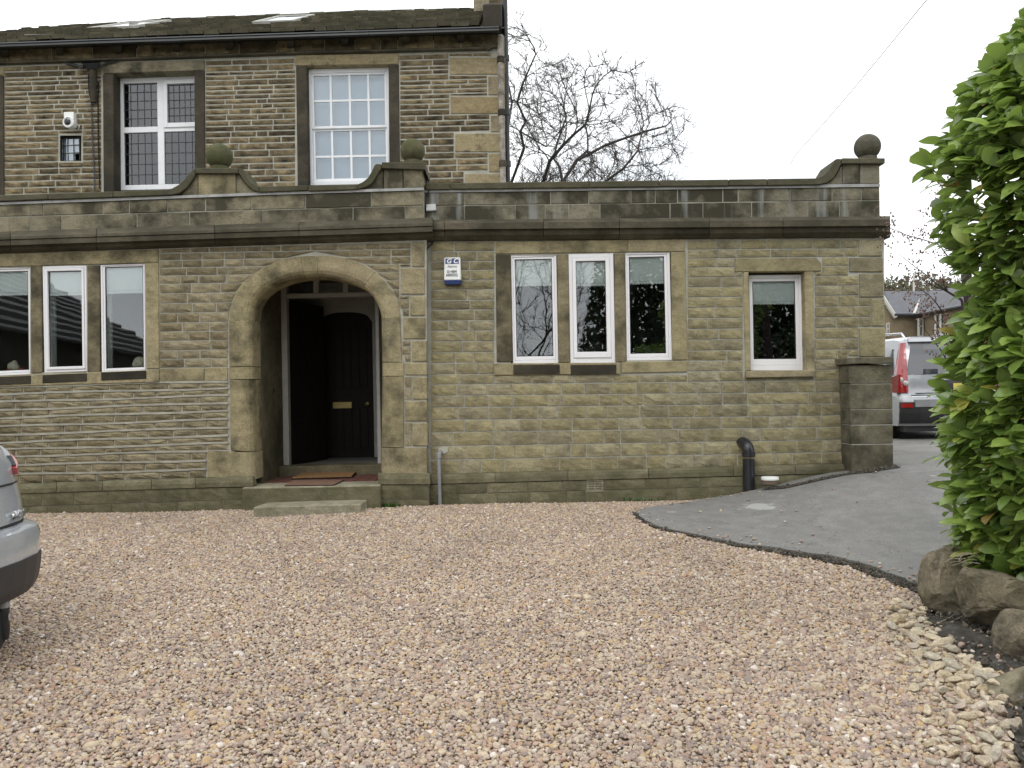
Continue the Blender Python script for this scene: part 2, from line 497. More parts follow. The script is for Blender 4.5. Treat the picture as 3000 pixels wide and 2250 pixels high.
def courses(parent, name, Y, rows, xa, xb, openings, mat, meanw, jx, jy, amp, arch=None, nx=4, ny=3, stag=0.45):
    """rows: list of functions y(x).  openings: pixel rects (x0,y0,x1,y1).  xa/xb: functions of y (or numbers)."""
    fa = xa if callable(xa) else (lambda y: xa)
    fb = xb if callable(xb) else (lambda y: xb)
    cnt = 0
    for r in range(len(rows) - 1):
        top, bot = rows[r], rows[r + 1]
        y_mid = lambda x: (top(x) + bot(x)) / 2
        A, B = fa(y_mid(0)), fb(y_mid(0))
        cuts = {A, B}
        for o in openings:
            for x in (o[0], o[2]):
                if A < x < B and top(x) < o[3] and bot(x) > o[1]: cuts.add(x)
        cuts = sorted(cuts)
        segs = []
        for s0, s1 in zip(cuts[:-1], cuts[1:]):
            xm = (s0 + s1) / 2
            t_, b_ = top, bot
            ok = True
            for o in openings:
                if o[0] - .5 <= s0 and s1 <= o[2] + .5:
                    ty, by = t_(xm), b_(xm)
                    if ty < o[3] and by > o[1]:
                        h = by - ty
                        above = max(0, o[1] - ty)
                        below = max(0, by - o[3])
                        if above > 0.35 * h: b_ = (lambda x, y=o[1], f=b_: min(f(x), y))
                        elif below > 0.35 * h: t_ = (lambda x, y=o[3], f=t_: max(f(x), y))
                        else: ok = False
            if ok: segs.append([(s0, s0), (s1, s1), t_, b_])
        # merge neighbours that share the same edges
        mg = []
        for s in segs:
            if mg and mg[-1][1] == s[0] and mg[-1][2] is s[2] and mg[-1][3] is s[3]: mg[-1][1] = s[1]
            else: mg.append(s)
        if arch:
            out = []
            for s in mg:
                (l0, l1), (r0, r1), t_, b_ = s
                xm = (l0 + r0) / 2
                yt, yb = t_(arch['cx']), b_(arch['cx'])
                if yb <= arch['top']: out.append(s); continue
                at = arch['span'](max(yt, arch['top']))
                ab = arch['span'](yb)
                if l0 < ab[0] < r0 or l0 < ab[1] < r0:
                    if yt < arch['top'] - 4:      # stone row clipped on top of the crown
                        at = (arch['cx'], arch['cx'])
                    if ab[0] - l0 > 7: out.append([(l0, l1), (min(at[0], r0), min(ab[0], r0)), t_, b_])
                    if r0 - ab[1] > 7: out.append([(max(at[1], l0), max(ab[1], l0)), (r0, r1), t_, b_])
                else:
                    out.append(s)
            mg = out
        ph = random.random()
        for (l0, l1), (r0, r1), t_, b_ in mg:
            wd_ = (r0 + r1) / 2 - (l0 + l1) / 2
            if wd_ < 6: continue
            k = max(1, round(wd_ / meanw + random.uniform(-.35, .35)))
            if wd_ / k > meanw * 1.7: k += 1
            us = [0.0]
            for i in range(1, k): us.append((i + random.uniform(-.28, .28)) / k)
            us.append(1.0)
            if k > 1 and stag and r % 2:
                sh = 0.5 / k * random.uniform(0.5, 1)
                us = [0.0] + [u + sh * 0.5 for u in us[1:-1]] + [1.0]
            for u0, u1 in zip(us[:-1], us[1:]):
                li, ri = max(l0, l1), min(r0, r1)
                if ri - li < 8: li, ri = (l0 + l1) / 2, (r0 + r1) / 2
                xt0 = xb0 = li + (ri - li) * u0
                xt1 = xb1 = li + (ri - li) * u1
                if u0 == 0.0: xt0, xb0 = l0, l1
                if u1 == 1.0: xt1, xb1 = r0, r1
                g = jx / 2
                q = [(xt0 + g, t_(xt0) + jy / 2), (xt1 - g, t_(xt1) + jy / 2), (xb1 - g, b_(xb1) - jy / 2), (xb0 + g, b_(xb0) - jy / 2)]
                if q[2][1] - q[1][1] < 4 or q[1][0] - q[0][0] < 4 and q[2][0] - q[3][0] < 4: continue
                wpx = xt1 - xt0
                stone(name, parent, q, Y, mat, amp, nx=5 if wpx > 70 else nx, ny=ny)
                cnt += 1
    return cnt

def sheet(parent, name, Y, x0, x1, ytop, ybot, holes, mat, cell=12, inside=None):
    """mortar bed: a sheet with rectangular (and one arched) openings, made of cells"""
    mb = MB()
    xs = sorted(set([x0, x1] + [h[0] for h in holes] + [h[2] for h in holes] + list(np.arange(x0, x1, cell * 3))))
    xs = [x for x in xs if x0 <= x <= x1]
    fyt = ytop if callable(ytop) else (lambda x: ytop)
    fyb = ybot if callable(ybot) else (lambda x: ybot)
    ymin, ymax = min(fyt(x0), fyt(x1)), max(fyb(x0), fyb(x1))
    ys = sorted(set([ymin, ymax] + [h[1] for h in holes] + [h[3] for h in holes] + list(np.arange(ymin, ymax, cell))))
    ys = [y for y in ys if ymin <= y <= ymax]
    if inside:
        xs = sorted(set(xs + list(np.arange(inside['x0'], inside['x1'], cell))))
    for xa_, xb_ in zip(xs[:-1], xs[1:]):
        run = None
        for ya_, yb_ in zip(ys[:-1], ys[1:]):
            cx, cy = (xa_ + xb_) / 2, (ya_ + yb_) / 2
            bad = any(h[0] < cx < h[2] and h[1] < cy < h[3] for h in holes) or cy < fyt(cx) or cy > fyb(cx)
            if inside and not bad: bad = inside['f'](cx, cy)
            if not bad:
                if run is None: run = [ya_, yb_]
                else: run[1] = yb_
            if (bad or yb_ == ys[-1]) and run:
                mb.add([W(xa_, run[0], Y), W(xb_, run[0], Y), W(xb_, run[1], Y), W(xa_, run[1], Y)], [(0, 3, 2, 1)])
                run = None
    return mb.obj(name, mat, parent, fix=False)

def moulding(parent, name, Y, xs, prof, mat, back=0.1, gap=2.0, bevel=0.0):
    """prof: list of (proud, y(x)); one object per run between xs"""
    for a, b in zip(xs[:-1], xs[1:]):
        vs, fs = [], []
        n = len(prof)
        for x in (a + gap / 2, b - gap / 2):
            for pr, fy in prof: vs.append(W(x, fy(x), Y - pr))
            p0, p1 = vs[-n], vs[-1]
            vs.append(Vector((p1.x, Y + back, p1.z)))
            vs.append(Vector((p0.x, Y + back, p0.z)))
        m = n + 2
        for i in range(m): fs.append((i, (i + 1) % m, m + (i + 1) % m, m + i))
        fs.append(list(range(m))); fs.append(list(range(2 * m - 1, m - 1, -1)))
        mb = MB(); mb.add(vs, fs)
        mb.obj(name, mat, parent, bevel=bevel)

def uv(Q, u, v):
    return (Q[0] * (1 - u) + Q[1] * u) * (1 - v) + (Q[3] * (1 - u) + Q[2] * u) * v

def uvbox(mb, Q, u0, v0, u1, v1, y, dep):
    mb.prism([p + Vector((0, y, 0)) for p in (uv(Q, u0, v0), uv(Q, u1, v0), uv(Q, u1, v1), uv(Q, u0, v1))], (0, dep, 0))

def ring(mb, Q, o, i, y, dep):
    """frame between the outer (u0,v0,u1,v1) and inner rectangles, butted: stiles full height, rails between"""
    uvbox(mb, Q, o[0], o[1], i[0], o[3], y, dep)
    uvbox(mb, Q, i[2], o[1], o[2], o[3], y, dep)
    uvbox(mb, Q, i[0], o[1], i[2], i[1], y, dep)
    uvbox(mb, Q, i[0], i[3], i[2], o[3], y, dep)

def casement(parent, q, Y, inner, blind=None, sash=None, glass=None, dep=0.05, trim=True, mat=None, jamb_px=None):
    """white casement: q 4 px corners of the frame, inner = px rect of the glass"""
    Q = [W(p[0], p[1], Y) for p in q]
    x0, x1 = (q[0][0] + q[3][0]) / 2, (q[1][0] + q[2][0]) / 2
    y0, y1 = (q[0][1] + q[1][1]) / 2, (q[2][1] + q[3][1]) / 2
    U = lambda x: (x - x0) / (x1 - x0)
    V = lambda y: (y - y0) / (y1 - y0)
    I = (U(inner[0]), V(inner[1]), U(inner[2]), V(inner[3]))
    mb = MB()
    mid = (I[0] * .5, I[1] * .5, 1 - (1 - I[2]) * .5, 1 - (1 - I[3]) * .45)
    ring(mb, Q, (0, 0, 1, 1), mid, 0.0, 0.07)
    fr = mb.obj('window', mat or M['upvc'], parent, bevel=0.004)
    mb = MB()
    ring(mb, Q, (mid[0] + .002, mid[1] + .002, mid[2] - .002, mid[3] - .002), I, -0.012 if sash else 0.008, 0.05)
    mb.obj('sash', mat or M['upvc'], fr, bevel=0.004)
    mb = MB()
    uvbox(mb, Q, I[0] - .005, I[1] - .003, I[2] + .005, I[3] + .003, 0.022, 0.006)
    mb.obj('pane', glass or M['glass'], fr)
    mb = MB()
    ga = 0.012
    ring(mb, Q, (I[0] - .002, I[1] - .002, I[2] + .002, I[3] + .002), (I[0] + ga, I[1] + ga * .5, I[2] - ga, I[3] - ga * .5), 0.014, 0.007)
    mb.obj('gasket', M['rubber'], fr)
    if blind:
        vb = V(blind)
        mb = MB()
        uvbox(mb, Q, I[0] - .06, I[1] - .03, I[2] + .06, vb - 0.02, 0.050, 0.006)
        bl = mb.obj('roller_blind', M['blind'], fr)
        if trim:
            mb = MB()
            pts = [uv(Q, I[0] - .06, vb - .018)]
            n = 14
            pts = [uv(Q, I[0] - .06, vb - .018), uv(Q, I[2] + .06, vb - .018)]
            for k in range(2 * n + 1):
                u = I[2] + .06 - (I[2] - I[0] + .12) * k / (2 * n)
                pts.append(uv(Q, u, vb + (0.012 if k % 2 else 0.003)))
            mb.prism([p + Vector((0, 0.049, 0)) for p in pts], (0, 0.004, 0))
            mb.obj('lace_trim', M['blind'], bl)
    return fr

def textmesh(txt, size, ext, mat, name, parent, place, shear=0.0, bold=0.0, align='CENTER'):
    cu = bpy.data.curves.new('lettering', 'FONT')
    cu.body = txt; cu.size = size; cu.extrude = ext; cu.align_x = align; cu.align_y = 'CENTER'; cu.shear = shear; cu.offset = bold
    tmp = bpy.data.objects.new('lettering', cu)
    COL.objects.link(tmp)
    bpy.context.view_layer.update()
    dg = bpy.context.evaluated_depsgraph_get()
    me = bpy.data.meshes.new_from_object(tmp.evaluated_get(dg))
    bpy.data.objects.remove(tmp)
    me.name = name
    me.transform(place)
    me.materials.clear(); me.materials.append(mat)
    o = bpy.data.objects.new(name, me)
    COL.objects.link(o)
    if parent is not None:
        o.parent = parent
        o.location = -WP[parent.name] if parent.name in WP else (0, 0, 0)
    return o

# plane distances
YM, YL, YR = 12.8, 9.65, 9.80

# ================================================================== GROUND
NEAR = 60.0
def gridsheet(name, xs, ys, zoff, mat, kind='structure', keep=None):
    mb = MB()
    vs = [(x, y, gz(x, y) + zoff) for y in ys for x in xs]
    nx = len(xs)
    fs = []
    for j in range(len(ys) - 1):
        for i in range(nx - 1):
            if keep and not keep((xs[i] + xs[i + 1]) / 2, (ys[j] + ys[j + 1]) / 2): continue
            fs.append((j * nx + i, j * nx + i + 1, (j + 1) * nx + i + 1, (j + 1) * nx + i))
    mb.add(vs, fs, True)
    o = mb.obj(name, mat, None, origin=(0, 0, 0), fix=False)
    o['kind'] = kind
    return o

def ground_mat():
    m, n, b, o = newmat('earth and grass')
    ge = nd(n, 'NewGeometry')
    x = noise_n(n, ge.outputs['Position'], 0.5, 6)
    r = ramp(n, x.outputs['Fac'], [(0.3, (0.05, 0.042, 0.028)), (0.5, (0.055, 0.065, 0.025)), (0.75, (0.045, 0.07, 0.02))])
    n.links.new(r.outputs['Color'], b.inputs['Base Color'])
    b.inputs['Roughness'].default_value = 0.95
    return m

def gravel_base_mat():
    m, n, b, o = newmat('gravel bed')
    ge = nd(n, 'NewGeometry')
    v = nd(n, 'TexVoronoi', Scale=42.0)
    n.links.new(ge.outputs['Position'], v.inputs['Vector'])
    r = ramp(n, nd_sep(n, v.outputs['Color']), [(0.0, (0.36, 0.27, 0.19)), (0.3, (0.45, 0.36, 0.27)), (0.55, (0.31, 0.25, 0.20)), (0.8, (0.50, 0.43, 0.32)), (1, (0.40, 0.31, 0.24))])
    d = ramp(n, v.outputs['Distance'], [(0.25, g3(1.0)), (0.75, g3(0.45))])
    n.links.new(mixc(n, 1.0, r.outputs['Color'], d.outputs['Color'], 'MULTIPLY'), b.inputs['Base Color'])
    b.inputs['Roughness'].default_value = 0.9
    bp = nd(n, 'Bump', Strength=0.8, Distance=0.012, invert=True)
    n.links.new(v.outputs['Distance'], bp.inputs['Height'])
    n.links.new(bp.outputs[0], b.inputs['Normal'])
    return m

def nd_sep(n, col):
    s = nd(n, 'SeparateColor')
    n.links.new(col, s.inputs[0])
    return s.outputs[0]

far = [-400, -250, -160, -100, -70, -50, -40, -32, -26, -22, -18, -15]
xs = far + list(np.arange(-13, 13.01, 0.5)) + [-f for f in far[::-1]]
ys = [-300, -150, -80, -50, -35, -26, -20, -16, -13] + list(np.arange(-11, 24.01, 0.5)) + [26, 28, 31, 34, 38, 42, 48, 55, 65, 80, 100, 130, 170, 220, 300, 420]
gridsheet('ground', xs, ys, -0.05, ground_mat())
gridsheet('gravel_bed', list(np.arange(-12, 5.01, 0.25)), list(np.arange(-9, 9.76, 0.25)), -0.008, gravel_base_mat())

# asphalt drive: tongue shaped, broken edge, a step of a few centimetres
V2N = 3000 / 2212.0
asph_low = [(1372, 1110), (1385, 1124), (1420, 1143), (1470, 1153), (1510, 1162), (1560, 1172), (1620, 1183), (1680, 1190), (1720, 1197), (1790, 1207), (1850, 1220), (1895, 1234), (1935, 1250), (1980, 1268), (2030, 1290), (2090, 1300)]
asph_up = [(1930, 1012), (1880, 1017), (1830, 1022), (1770, 1030), (1700, 1047), (1660, 1057), (1600, 1070), (1540, 1080), (1480, 1090), (1420, 1098), (1384, 1104)]
lowp = [G(x * V2N, y * V2N) for x, y in asph_low]
upp = [G(x * V2N, y * V2N) for x, y in asph_up]
def densify(pts, step, amp):
    out = []
    for a, b in zip(pts[:-1], pts[1:]):
        k = max(1, int((b - a).length / step))
        for i in range(k):
            p = a.lerp(b, i / k)
            nv = noise.noise_vector(Vector((p.x * 9, p.y * 9, 3.1))) * amp
            out.append((p.x + nv.x, p.y + nv.y))
    return out
poly = densify(lowp, 0.06, 0.035)
poly += [(lowp[-1].x, lowp[-1].y), (3.9, 5.9), (6.5, 6.6), (12, 8), (30, 12), (30, 40), (1.0, 40), (1.0, 34), (5.6, 30), (5.0, 18), (4.55, 11.5), (4.5, 9.95), (4.42, 9.5)]
poly += densify(upp, 0.06, 0.02)
ASPH = [Vector(p) for p in poly]
def inpoly(x, y, P):
    c = False
    j = len(P) - 1
    for i in range(len(P)):
        xi, yi = P[i][0], P[i][1]
        xj, yj = P[j][0], P[j][1]
        if (yi > y) != (yj > y) and x < (xj - xi) * (y - yi) / (yj - yi) + xi: c = not c
        j = i
    return c

def polysheet(name, P, zoff, mat, skirt=0.0, step=0.3, kind='structure', bumpy=0.0):
    x0, x1 = min(p[0] for p in P), max(p[0] for p in P)
    y0, y1 = min(p[1] for p in P), max(p[1] for p in P)
    n = len(P)
    vs = [Vector((p[0], p[1])) for p in P]
    y = y0 + step / 2
    while y < y1:
        x = x0 + step / 2
        st = step if y < 14 else step * 5
        while x < x1:
            if inpoly(x, y, P): vs.append(Vector((x, y)))
            x += st
        y += st
    ed = [(i, (i + 1) % n) for i in range(n)]
    ov, oe, of, *_ = geometry.delaunay_2d_cdt(vs, ed, [list(range(n))], 1, 1e-5)
    mb = MB()
    z = lambda v: gz(v.x, v.y) + zoff + (bumpy * noise.noise(Vector((v.x * 4, v.y * 4, 7))) if bumpy else 0)
    mb.add([(v.x, v.y, z(v)) for v in ov], of, True)
    if skirt:
        top = [Vector((p[0], p[1], 0)) for p in P]
        mb.add([(p[0], p[1], gz(p[0], p[1]) + zoff) for p in P] + [(p[0], p[1], gz(p[0], p[1]) + zoff - skirt) for p in P],
               [(i, (i + 1) % n, n + (i + 1) % n, n + i) for i in range(n)])
    o = mb.obj(name, mat, None, origin=(0, 0, 0), fix=True, weld=True)
    me = o.data
    if me.polygons and me.polygons[0].normal.z < 0: me.flip_normals()
    o['kind'] = kind
    return o

def asphalt_mat():
    m, n, b, o = newmat('worn asphalt')
    ge = nd(n, 'NewGeometry')
    pos = ge.outputs['Position']
    x1 = noise_n(n, pos, 85, 4, 0.85)
    x2 = noise_n(n, pos, 0.9, 5, 0.6)
    x3 = noise_n(n, pos, 6, 6, 0.7)
    r2 = ramp(n, x2.outputs['Fac'], [(0.3, (0.18, 0.176, 0.166)), (0.55, (0.215, 0.21, 0.197)), (0.75, (0.245, 0.237, 0.218))])
    r1 = ramp(n, x1.outputs['Fac'], [(0.25, g3(0.5)), (0.75, g3(1.55))])
    c = mixc(n, 1.0, r2.outputs['Color'], r1.outputs['Color'], 'MULTIPLY')
    r3 = ramp(n, x3.outputs['Fac'], [(0.4, g3(0.85)), (0.7, g3(1.1))])
    c = mixc(n, 1.0, c, r3.outputs['Color'], 'MULTIPLY')
    # hairline cracks and an older patch
    vz = nd(n, 'TexVoronoi', feature='DISTANCE_TO_EDGE', Scale=.55)
    wv = noise_n(n, pos, 2.0, 4, .7)
    va_ = nd(n, 'VectorMath', operation='ADD'); n.links.new(pos, va_.inputs[0]); n.links.new(wv.outputs['Color'], va_.inputs[1])
    n.links.new(va_.outputs[0], vz.inputs['Vector'])
    rk = ramp(n, vz.outputs['Distance'], [(0.0, g3(.55)), (.008, g3(1.0))])
    c = mixc(n, .8, c, mixc(n, 1.0, c, rk.outputs['Color'], 'MULTIPLY'))
    vp_ = nd(n, 'TexVoronoi', Scale=.33)
    n.links.new(va_.outputs[0], vp_.inputs['Vector'])
    rp = ramp(n, nd_sep(n, vp_.outputs['Color']), [(0, g3(.86)), (1, g3(1.08))])
    c = mixc(n, 1.0, c, rp.outputs['Color'], 'MULTIPLY')
    # spilt pale splash, with its own outline
    sp = G(2222, 1494)
    d = nd(n, 'VectorMath', operation='SUBTRACT'); n.links.new(pos, d.inputs[0]); d.inputs[1].default_value = (sp.x, sp.y, sp.z)
    d2 = nd(n, 'VectorMath', operation='MULTIPLY'); n.links.new(d.outputs[0], d2.inputs[0]); d2.inputs[1].default_value = (3.6, 3.4, 0.0)
    le = nd(n, 'VectorMath', operation='LENGTH'); n.links.new(d2.outputs[0], le.inputs[0])
    x4 = noise_n(n, pos, 5.5, 6, 0.75)
    f = mathn(n, 'SUBTRACT', mathn(n, 'ADD', mathn(n, 'MULTIPLY', x4.outputs['Fac'], 2.2), -0.45), le.outputs['Value'])
    rr = ramp(n, f, [(0.0, g3(0)), (0.12, g3(0.75))])
    c = mixc(n, rr.outputs['Color'], c, (0.40, 0.40, 0.37))
    x5 = noise_n(n, pos, 3.3, 2, 0.4)
    r5 = ramp(n, x5.outputs['Fac'], [(0.74, g3(0)), (0.77, g3(0.5))])
    c = mixc(n, r5.outputs['Color'], c, (0.35, 0.34, 0.3))
    n.links.new(c, b.inputs['Base Color'])
    b.inputs['Roughness'].default_value = 0.85
    bp = nd(n, 'Bump', Strength=0.5, Distance=0.004)
    n.links.new(x1.outputs['Fac'], bp.inputs['Height']); n.links.new(bp.outputs[0], b.inputs['Normal'])
    return m
polysheet('asphalt_drive', ASPH, 0.030, asphalt_mat(), skirt=0.06)
# crumbled dark tarmac that frays into the gravel
EDGE = [(p.x, p.y) for p in lowp]
def edge_w(i): return .035 + .10 * sm(3, 9, i) * (1 - .5 * sm(11, 15, i))
fray = []
for i, p in enumerate(lowp):
    a_, b_ = lowp[max(0, i - 1)], lowp[min(len(lowp) - 1, i + 1)]
    d_ = (b_ - a_); n_ = Vector((d_.y, -d_.x, 0)).normalized()
    if n_.y > 0: n_ = -n_
    fray.append(p + n_ * edge_w(i))
FRAY = densify(lowp, .06, .02) + [(lowp[-1].x, lowp[-1].y)] + densify(fray[::-1], .05, .05) + [(fray[0].x, fray[0].y)]

def soil_mat():
    m, n, b, o = newmat('dark soil')
    ge = nd(n, 'NewGeometry')
    x1 = noise_n(n, ge.outputs['Position'], 9, 7, 0.75)
    r = ramp(n, x1.outputs['Fac'], [(0.3, (0.03, 0.026, 0.02)), (0.52, (0.065, 0.058, 0.047)), (0.72, (0.14, 0.13, 0.115))])
    n.links.new(r.outputs['Color'], b.inputs['Base Color'])
    b.inputs['Roughness'].default_value = 0.95
    bp = nd(n, 'Bump', Strength=1.0, Distance=0.03)
    n.links.new(x1.outputs['Fac'], bp.inputs['Height']); n.links.new(bp.outputs[0], b.inputs['Normal'])
    return m
soil_px = [(2690, 1735), (2712, 1800), (2745, 1868), (2830, 1925), (2900, 1985), (2940, 2060), (2960, 2160), (2985, 2250)]
soilp = [G(*p) for p in soil_px]
SOIL = densify(soilp, 0.08, 0.04) + [(soilp[-1].x, soilp[-1].y), (2.15, 1.5), (8, 1.5), (8, 6.6), (3.6, 6.1), (2.95, 6.05)]
polysheet('crumbled_edge', FRAY, 0.012, soil_mat(), step=.08, bumpy=.008)
polysheet('soil_bed', SOIL, 0.02, soil_mat(), step=0.09, bumpy=0.05)
# grit strip of old broken tarmac between wall foot and drive
grit_px = [(2270, 1436), (2330, 1428), (2420, 1406), (2500, 1392), (2618, 1372), (2640, 1378), (2560, 1392), (2480, 1400), (2380, 1422), (2300, 1440), (2230, 1445)]
gp = [G(*p) for p in grit_px]
polysheet('grit_strip', [(p.x, p.y) for p in gp[:5]] [::1] + [(p.x, p.y) for p in gp[5:]], 0.036, soil_mat(), step=0.1, bumpy=0.012)
# ================================================================== ENTRANCE WING (projecting range with the arched porch)
ew = empty('entrance_wing', (W(560, 1500, YL).x, YL, 0.1), 'old sandstone front range with a wide arched porch and ball finials along its parapet', 'building')
def cb(x): return 740 - 0.0255 * x                      # underside of the cornice
win_l = [(-44, 783, 88, 1102), (122, 778, 254, 1091), (293, 773, 425, 1092)]
# arch curves in pixels (from the crop at 600,700, factor .3391)
def z6(p): return (600 + p[0] * .3391, 700 + p[1] * .3391)
outer = [z6(p) for p in [(207, 1105), (205, 720), (215, 600), (238, 520), (270, 445), (330, 365), (410, 300), (520, 232), (660, 172), (800, 148), (950, 140), (1100, 143), (1250, 168), (1380, 218), (1475, 280), (1570, 375), (1640, 475), (1680, 580), (1692, 680), (1706, 1105)]]
inner = [z6(p) for p in [(475, 1105), (470, 720), (486, 620), (515, 555), (560, 495), (620, 448), (700, 408), (780, 382), (860, 366), (950, 356), (1050, 352), (1150, 362), (1250, 382), (1335, 412), (1400, 448), (1452, 500), (1490, 565), (1514, 640), (1522, 690), (1526, 1105)]]
def resample(P, n, skip=0):
    P = [Vector(p) for p in P]
    d = [0]
    for a, b in zip(P[:-1], P[1:]): d.append(d[-1] + (b - a).length)
    return [Vector((np.interp(d[-1] * i / n, d, [p.x for p in P]), np.interp(d[-1] * i / n, d, [p.y for p in P]))) for i in range(n + 1)]
ocurve = outer[1:-1]
icurve = inner[1:-1]
oy = [p[1] for p in ocurve]
kt = oy.index(min(oy))
def span(y):
    if y >= 942: return (669.0, 1174 + 10 * min(1, (y - 942) / 370))
    L = ocurve[:kt + 1]; R = ocurve[kt:]
    xl = np.interp(-y, [-p[1] for p in L], [p[0] for p in L])
    xr = np.interp(y, [p[1] for p in R], [p[0] for p in R])
    return (float(xl), float(xr))
ARCH = {'cx': 925, 'top': 748, 'span': span}
def in_arch(x, y):
    if y < 748 + 14 or x < 600 or x > 1250: return False
    a, b = span(y)
    return a + 14 < x < b - 14
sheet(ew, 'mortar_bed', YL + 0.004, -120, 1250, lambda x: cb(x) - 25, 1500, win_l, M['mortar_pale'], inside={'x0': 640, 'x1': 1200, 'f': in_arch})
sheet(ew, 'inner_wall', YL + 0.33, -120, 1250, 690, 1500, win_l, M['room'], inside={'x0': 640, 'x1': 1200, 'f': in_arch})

# walling
qu = [(1206, 708, 1243, 782), (1173, 784, 1244, 863), (1201, 866, 1245, 926), (1181, 929, 1246, 994), (1206, 997, 1249, 1060), (1186, 1062, 1250, 1100), (1208, 1103, 1251, 1171), (1186, 1174, 1251, 1235), (1207, 1238, 1252, 1308), (1112, 1311, 1253, 1387)]
qo = [(q[0] - 2, q[1] - 2, q[2] + 4, q[3] + 2) for q in qu]
up = [742, 763, 785, 808, 832, 860, 889, 917, 946, 972, 999, 1027, 1052, 1078]
rows = [cb] + [(lambda x, y=y: y - 0.017 * (x - 468)) for y in up]
courses(ew, 'stone', YL, rows, 467, 1240, qo, M['left'], 72, 4.2, 4.2, 0.011, arch=ARCH)
l0 = [1133, 1155, 1178, 1201, 1225, 1250, 1274, 1297, 1318, 1338, 1364, 1391, 1418]
l1 = [1117, 1137, 1158, 1180, 1203, 1228, 1252, 1275, 1298, 1320, 1347, 1374, 1399]
rows = [(lambda x, a=a, b=b, i=i: a + (b - a) * x / 671 + 1.6 * math.sin(x * .011 + i * 2.1)) for i, (a, b) in enumerate(zip(l0, l1))]
mb = MB()
for i, f in enumerate(rows[:-1]):       # proud strap pointing along the bed joints
    xe = 668 if i < 10 else 604
    xs_ = np.linspace(-118, xe, 26)
    t_ = [(x, f(x) - 2.9 + random.uniform(-.7, .7), f(x) + 2.6 + random.uniform(-.7, .7)) for x in xs_]
    vs = []
    for x, y0, y1 in t_: vs += [W(x, y0 - .4, YL), W(x, y0, YL - .017), W(x, y1, YL - .015), W(x, y1 + .4, YL)]
    mb.add(vs, [(j * 4 + k, j * 4 + k + 1, j * 4 + k + 5, j * 4 + k + 4) for j in range(len(t_) - 1) for k in range(3)])
o = mb.obj('strap_pointing', M['mortar_pale'], ew); o['kind'] = 'stuff'
courses(ew, 'stone', YL, rows, -110, 668, [(606, 1319, 760, 1420)], M['left'], 82, 4.5, 6.0, 0.014)
for ya, yb in ((1103, 1136), (1136, 1171), (1238, 1273), (1273, 1308)):
    stone('stone', ew, [(1187, ya + 2), (1206, ya + 2), (1205, yb - 2), (1187, yb - 2)], YL, M['left'], 0.006, 3, 3)
for q in qu[:-1]:
    block('quoin_stone', ew, rect(q[0] + 1, q[1] + 1.6, q[2], q[3] - 1.6), YL, M['dress'], 0.2, 0.006, 0.012)
# arch ring
def arch_w(t_o, t_i, k):
    return t_o, t_i
NS = 40
oc, ic = resample(ocurve, NS), resample(icurve, NS)
def yb_(px): return YL + 0.32 - 0.31 * sm(955, 1095, px)
def arch_obj(name, i0, i1, OC, IC, gap=0.0, mat=None):
    vs, fs = [], []
    prof = None
    for i in range(i0, i1 + 1):
        o_ = W(OC[i].x, OC[i].y, YL - 0.018)
        yb = yb_(IC[i].x)
        iw = W(IC[i].x, IC[i].y, yb)
        iw = Vector((iw.x, 0, iw.z))
        ow = Vector((o_.x, 0, o_.z))
        dr = (iw - ow)
        Lr = dr.length
        dr.normalize()
        r = min(0.12, Lr * .45)
        tg = 0
        P = [(ow, YL + 0.1), (ow + dr * .006, YL - 0.012), (ow + dr * .014, YL - 0.018)]
        P.append((iw - dr * r, YL - 0.018))
        for k in range(1, 5):
            a = k / 4 * math.pi / 2
            P.append((iw - dr * (r * (1 - math.sin(a))), YL - 0.018 + r * (1 - math.cos(a))))
        P.append((iw, YL + 0.36))
        P.append((iw - dr * .1, YL + 0.36))
        for q, y in P: vs.append(Vector((q.x, y, q.z)))
        n = len(P)
    m = i1 - i0
    for i in range(m):
        for k in range(n - 1): fs.append((i * n + k, i * n + k + 1, (i + 1) * n + k + 1, (i + 1) * n + k))
    fs.append(list(range(n))); fs.append([m * n + k for k in range(n)][::-1])
    mb = MB(); mb.add(vs, fs, False)
    return mb.obj(name, mat or M['dress'], ew)
for a, b in ((0, 10), (10, 18), (18, 21), (21, 31), (31, 40)):
    def shrink(C):      # leave a hair joint between voussoirs
        C2 = [p.copy() for p in C]
        C2[a] = C[a].lerp(C[min(a + 1, NS)], .03); C2[b] = C[b].lerp(C[b - 1], .03)
        return C2
    arch_obj('voussoir', a, b, shrink(oc), shrink(ic))
def jamb_piece(side, y0, y1, xo0, xo1, xi0, xi1, mat=None):
    OC = [Vector((xo0, y0)), Vector((xo0 * .5 + xo1 * .5, (y0 + y1) / 2)), Vector((xo1, y1))]
    IC = [Vector((xi0, y0)), Vector((xi0 * .5 + xi1 * .5, (y0 + y1) / 2)), Vector((xi1, y1))]
    arch_obj('jamb_stone', 0, 2, OC, IC, mat=mat)
jamb_piece(0, 943.5, 1074, 669.5, 670, 759.5, 761, M['dress_soot'])
jamb_piece(0, 1076, 1111, 668, 669, 761, 761.5)
jamb_piece(0, 1113, 1318, 671, 674, 761.5, 765, M['dress_soot'])
jamb_piece(0, 1320, 1397, 606, 606, 766, 769)
jamb_piece(1, 931.5, 1060, 1173.5, 1178, 1115, 1117)
jamb_piece(1, 1062, 1101, 1184, 1184, 1117, 1117)
jamb_piece(1, 1103, 1310, 1184, 1184, 1117, 1114)
jamb_piece(1, 1312, 1388, 1252, 1253, 1114, 1114)
# sill band to the arch
block('band_stone', ew, [(467, 1080), (597, 1078), (597, 1117), (467, 1119)], YL, M['dress'], .2, .005, .012)
block('band_stone', ew, [(599.5, 1078), (666, 1076), (666, 1114), (599.5, 1117)], YL, M['dress'], .2, .005, .012)
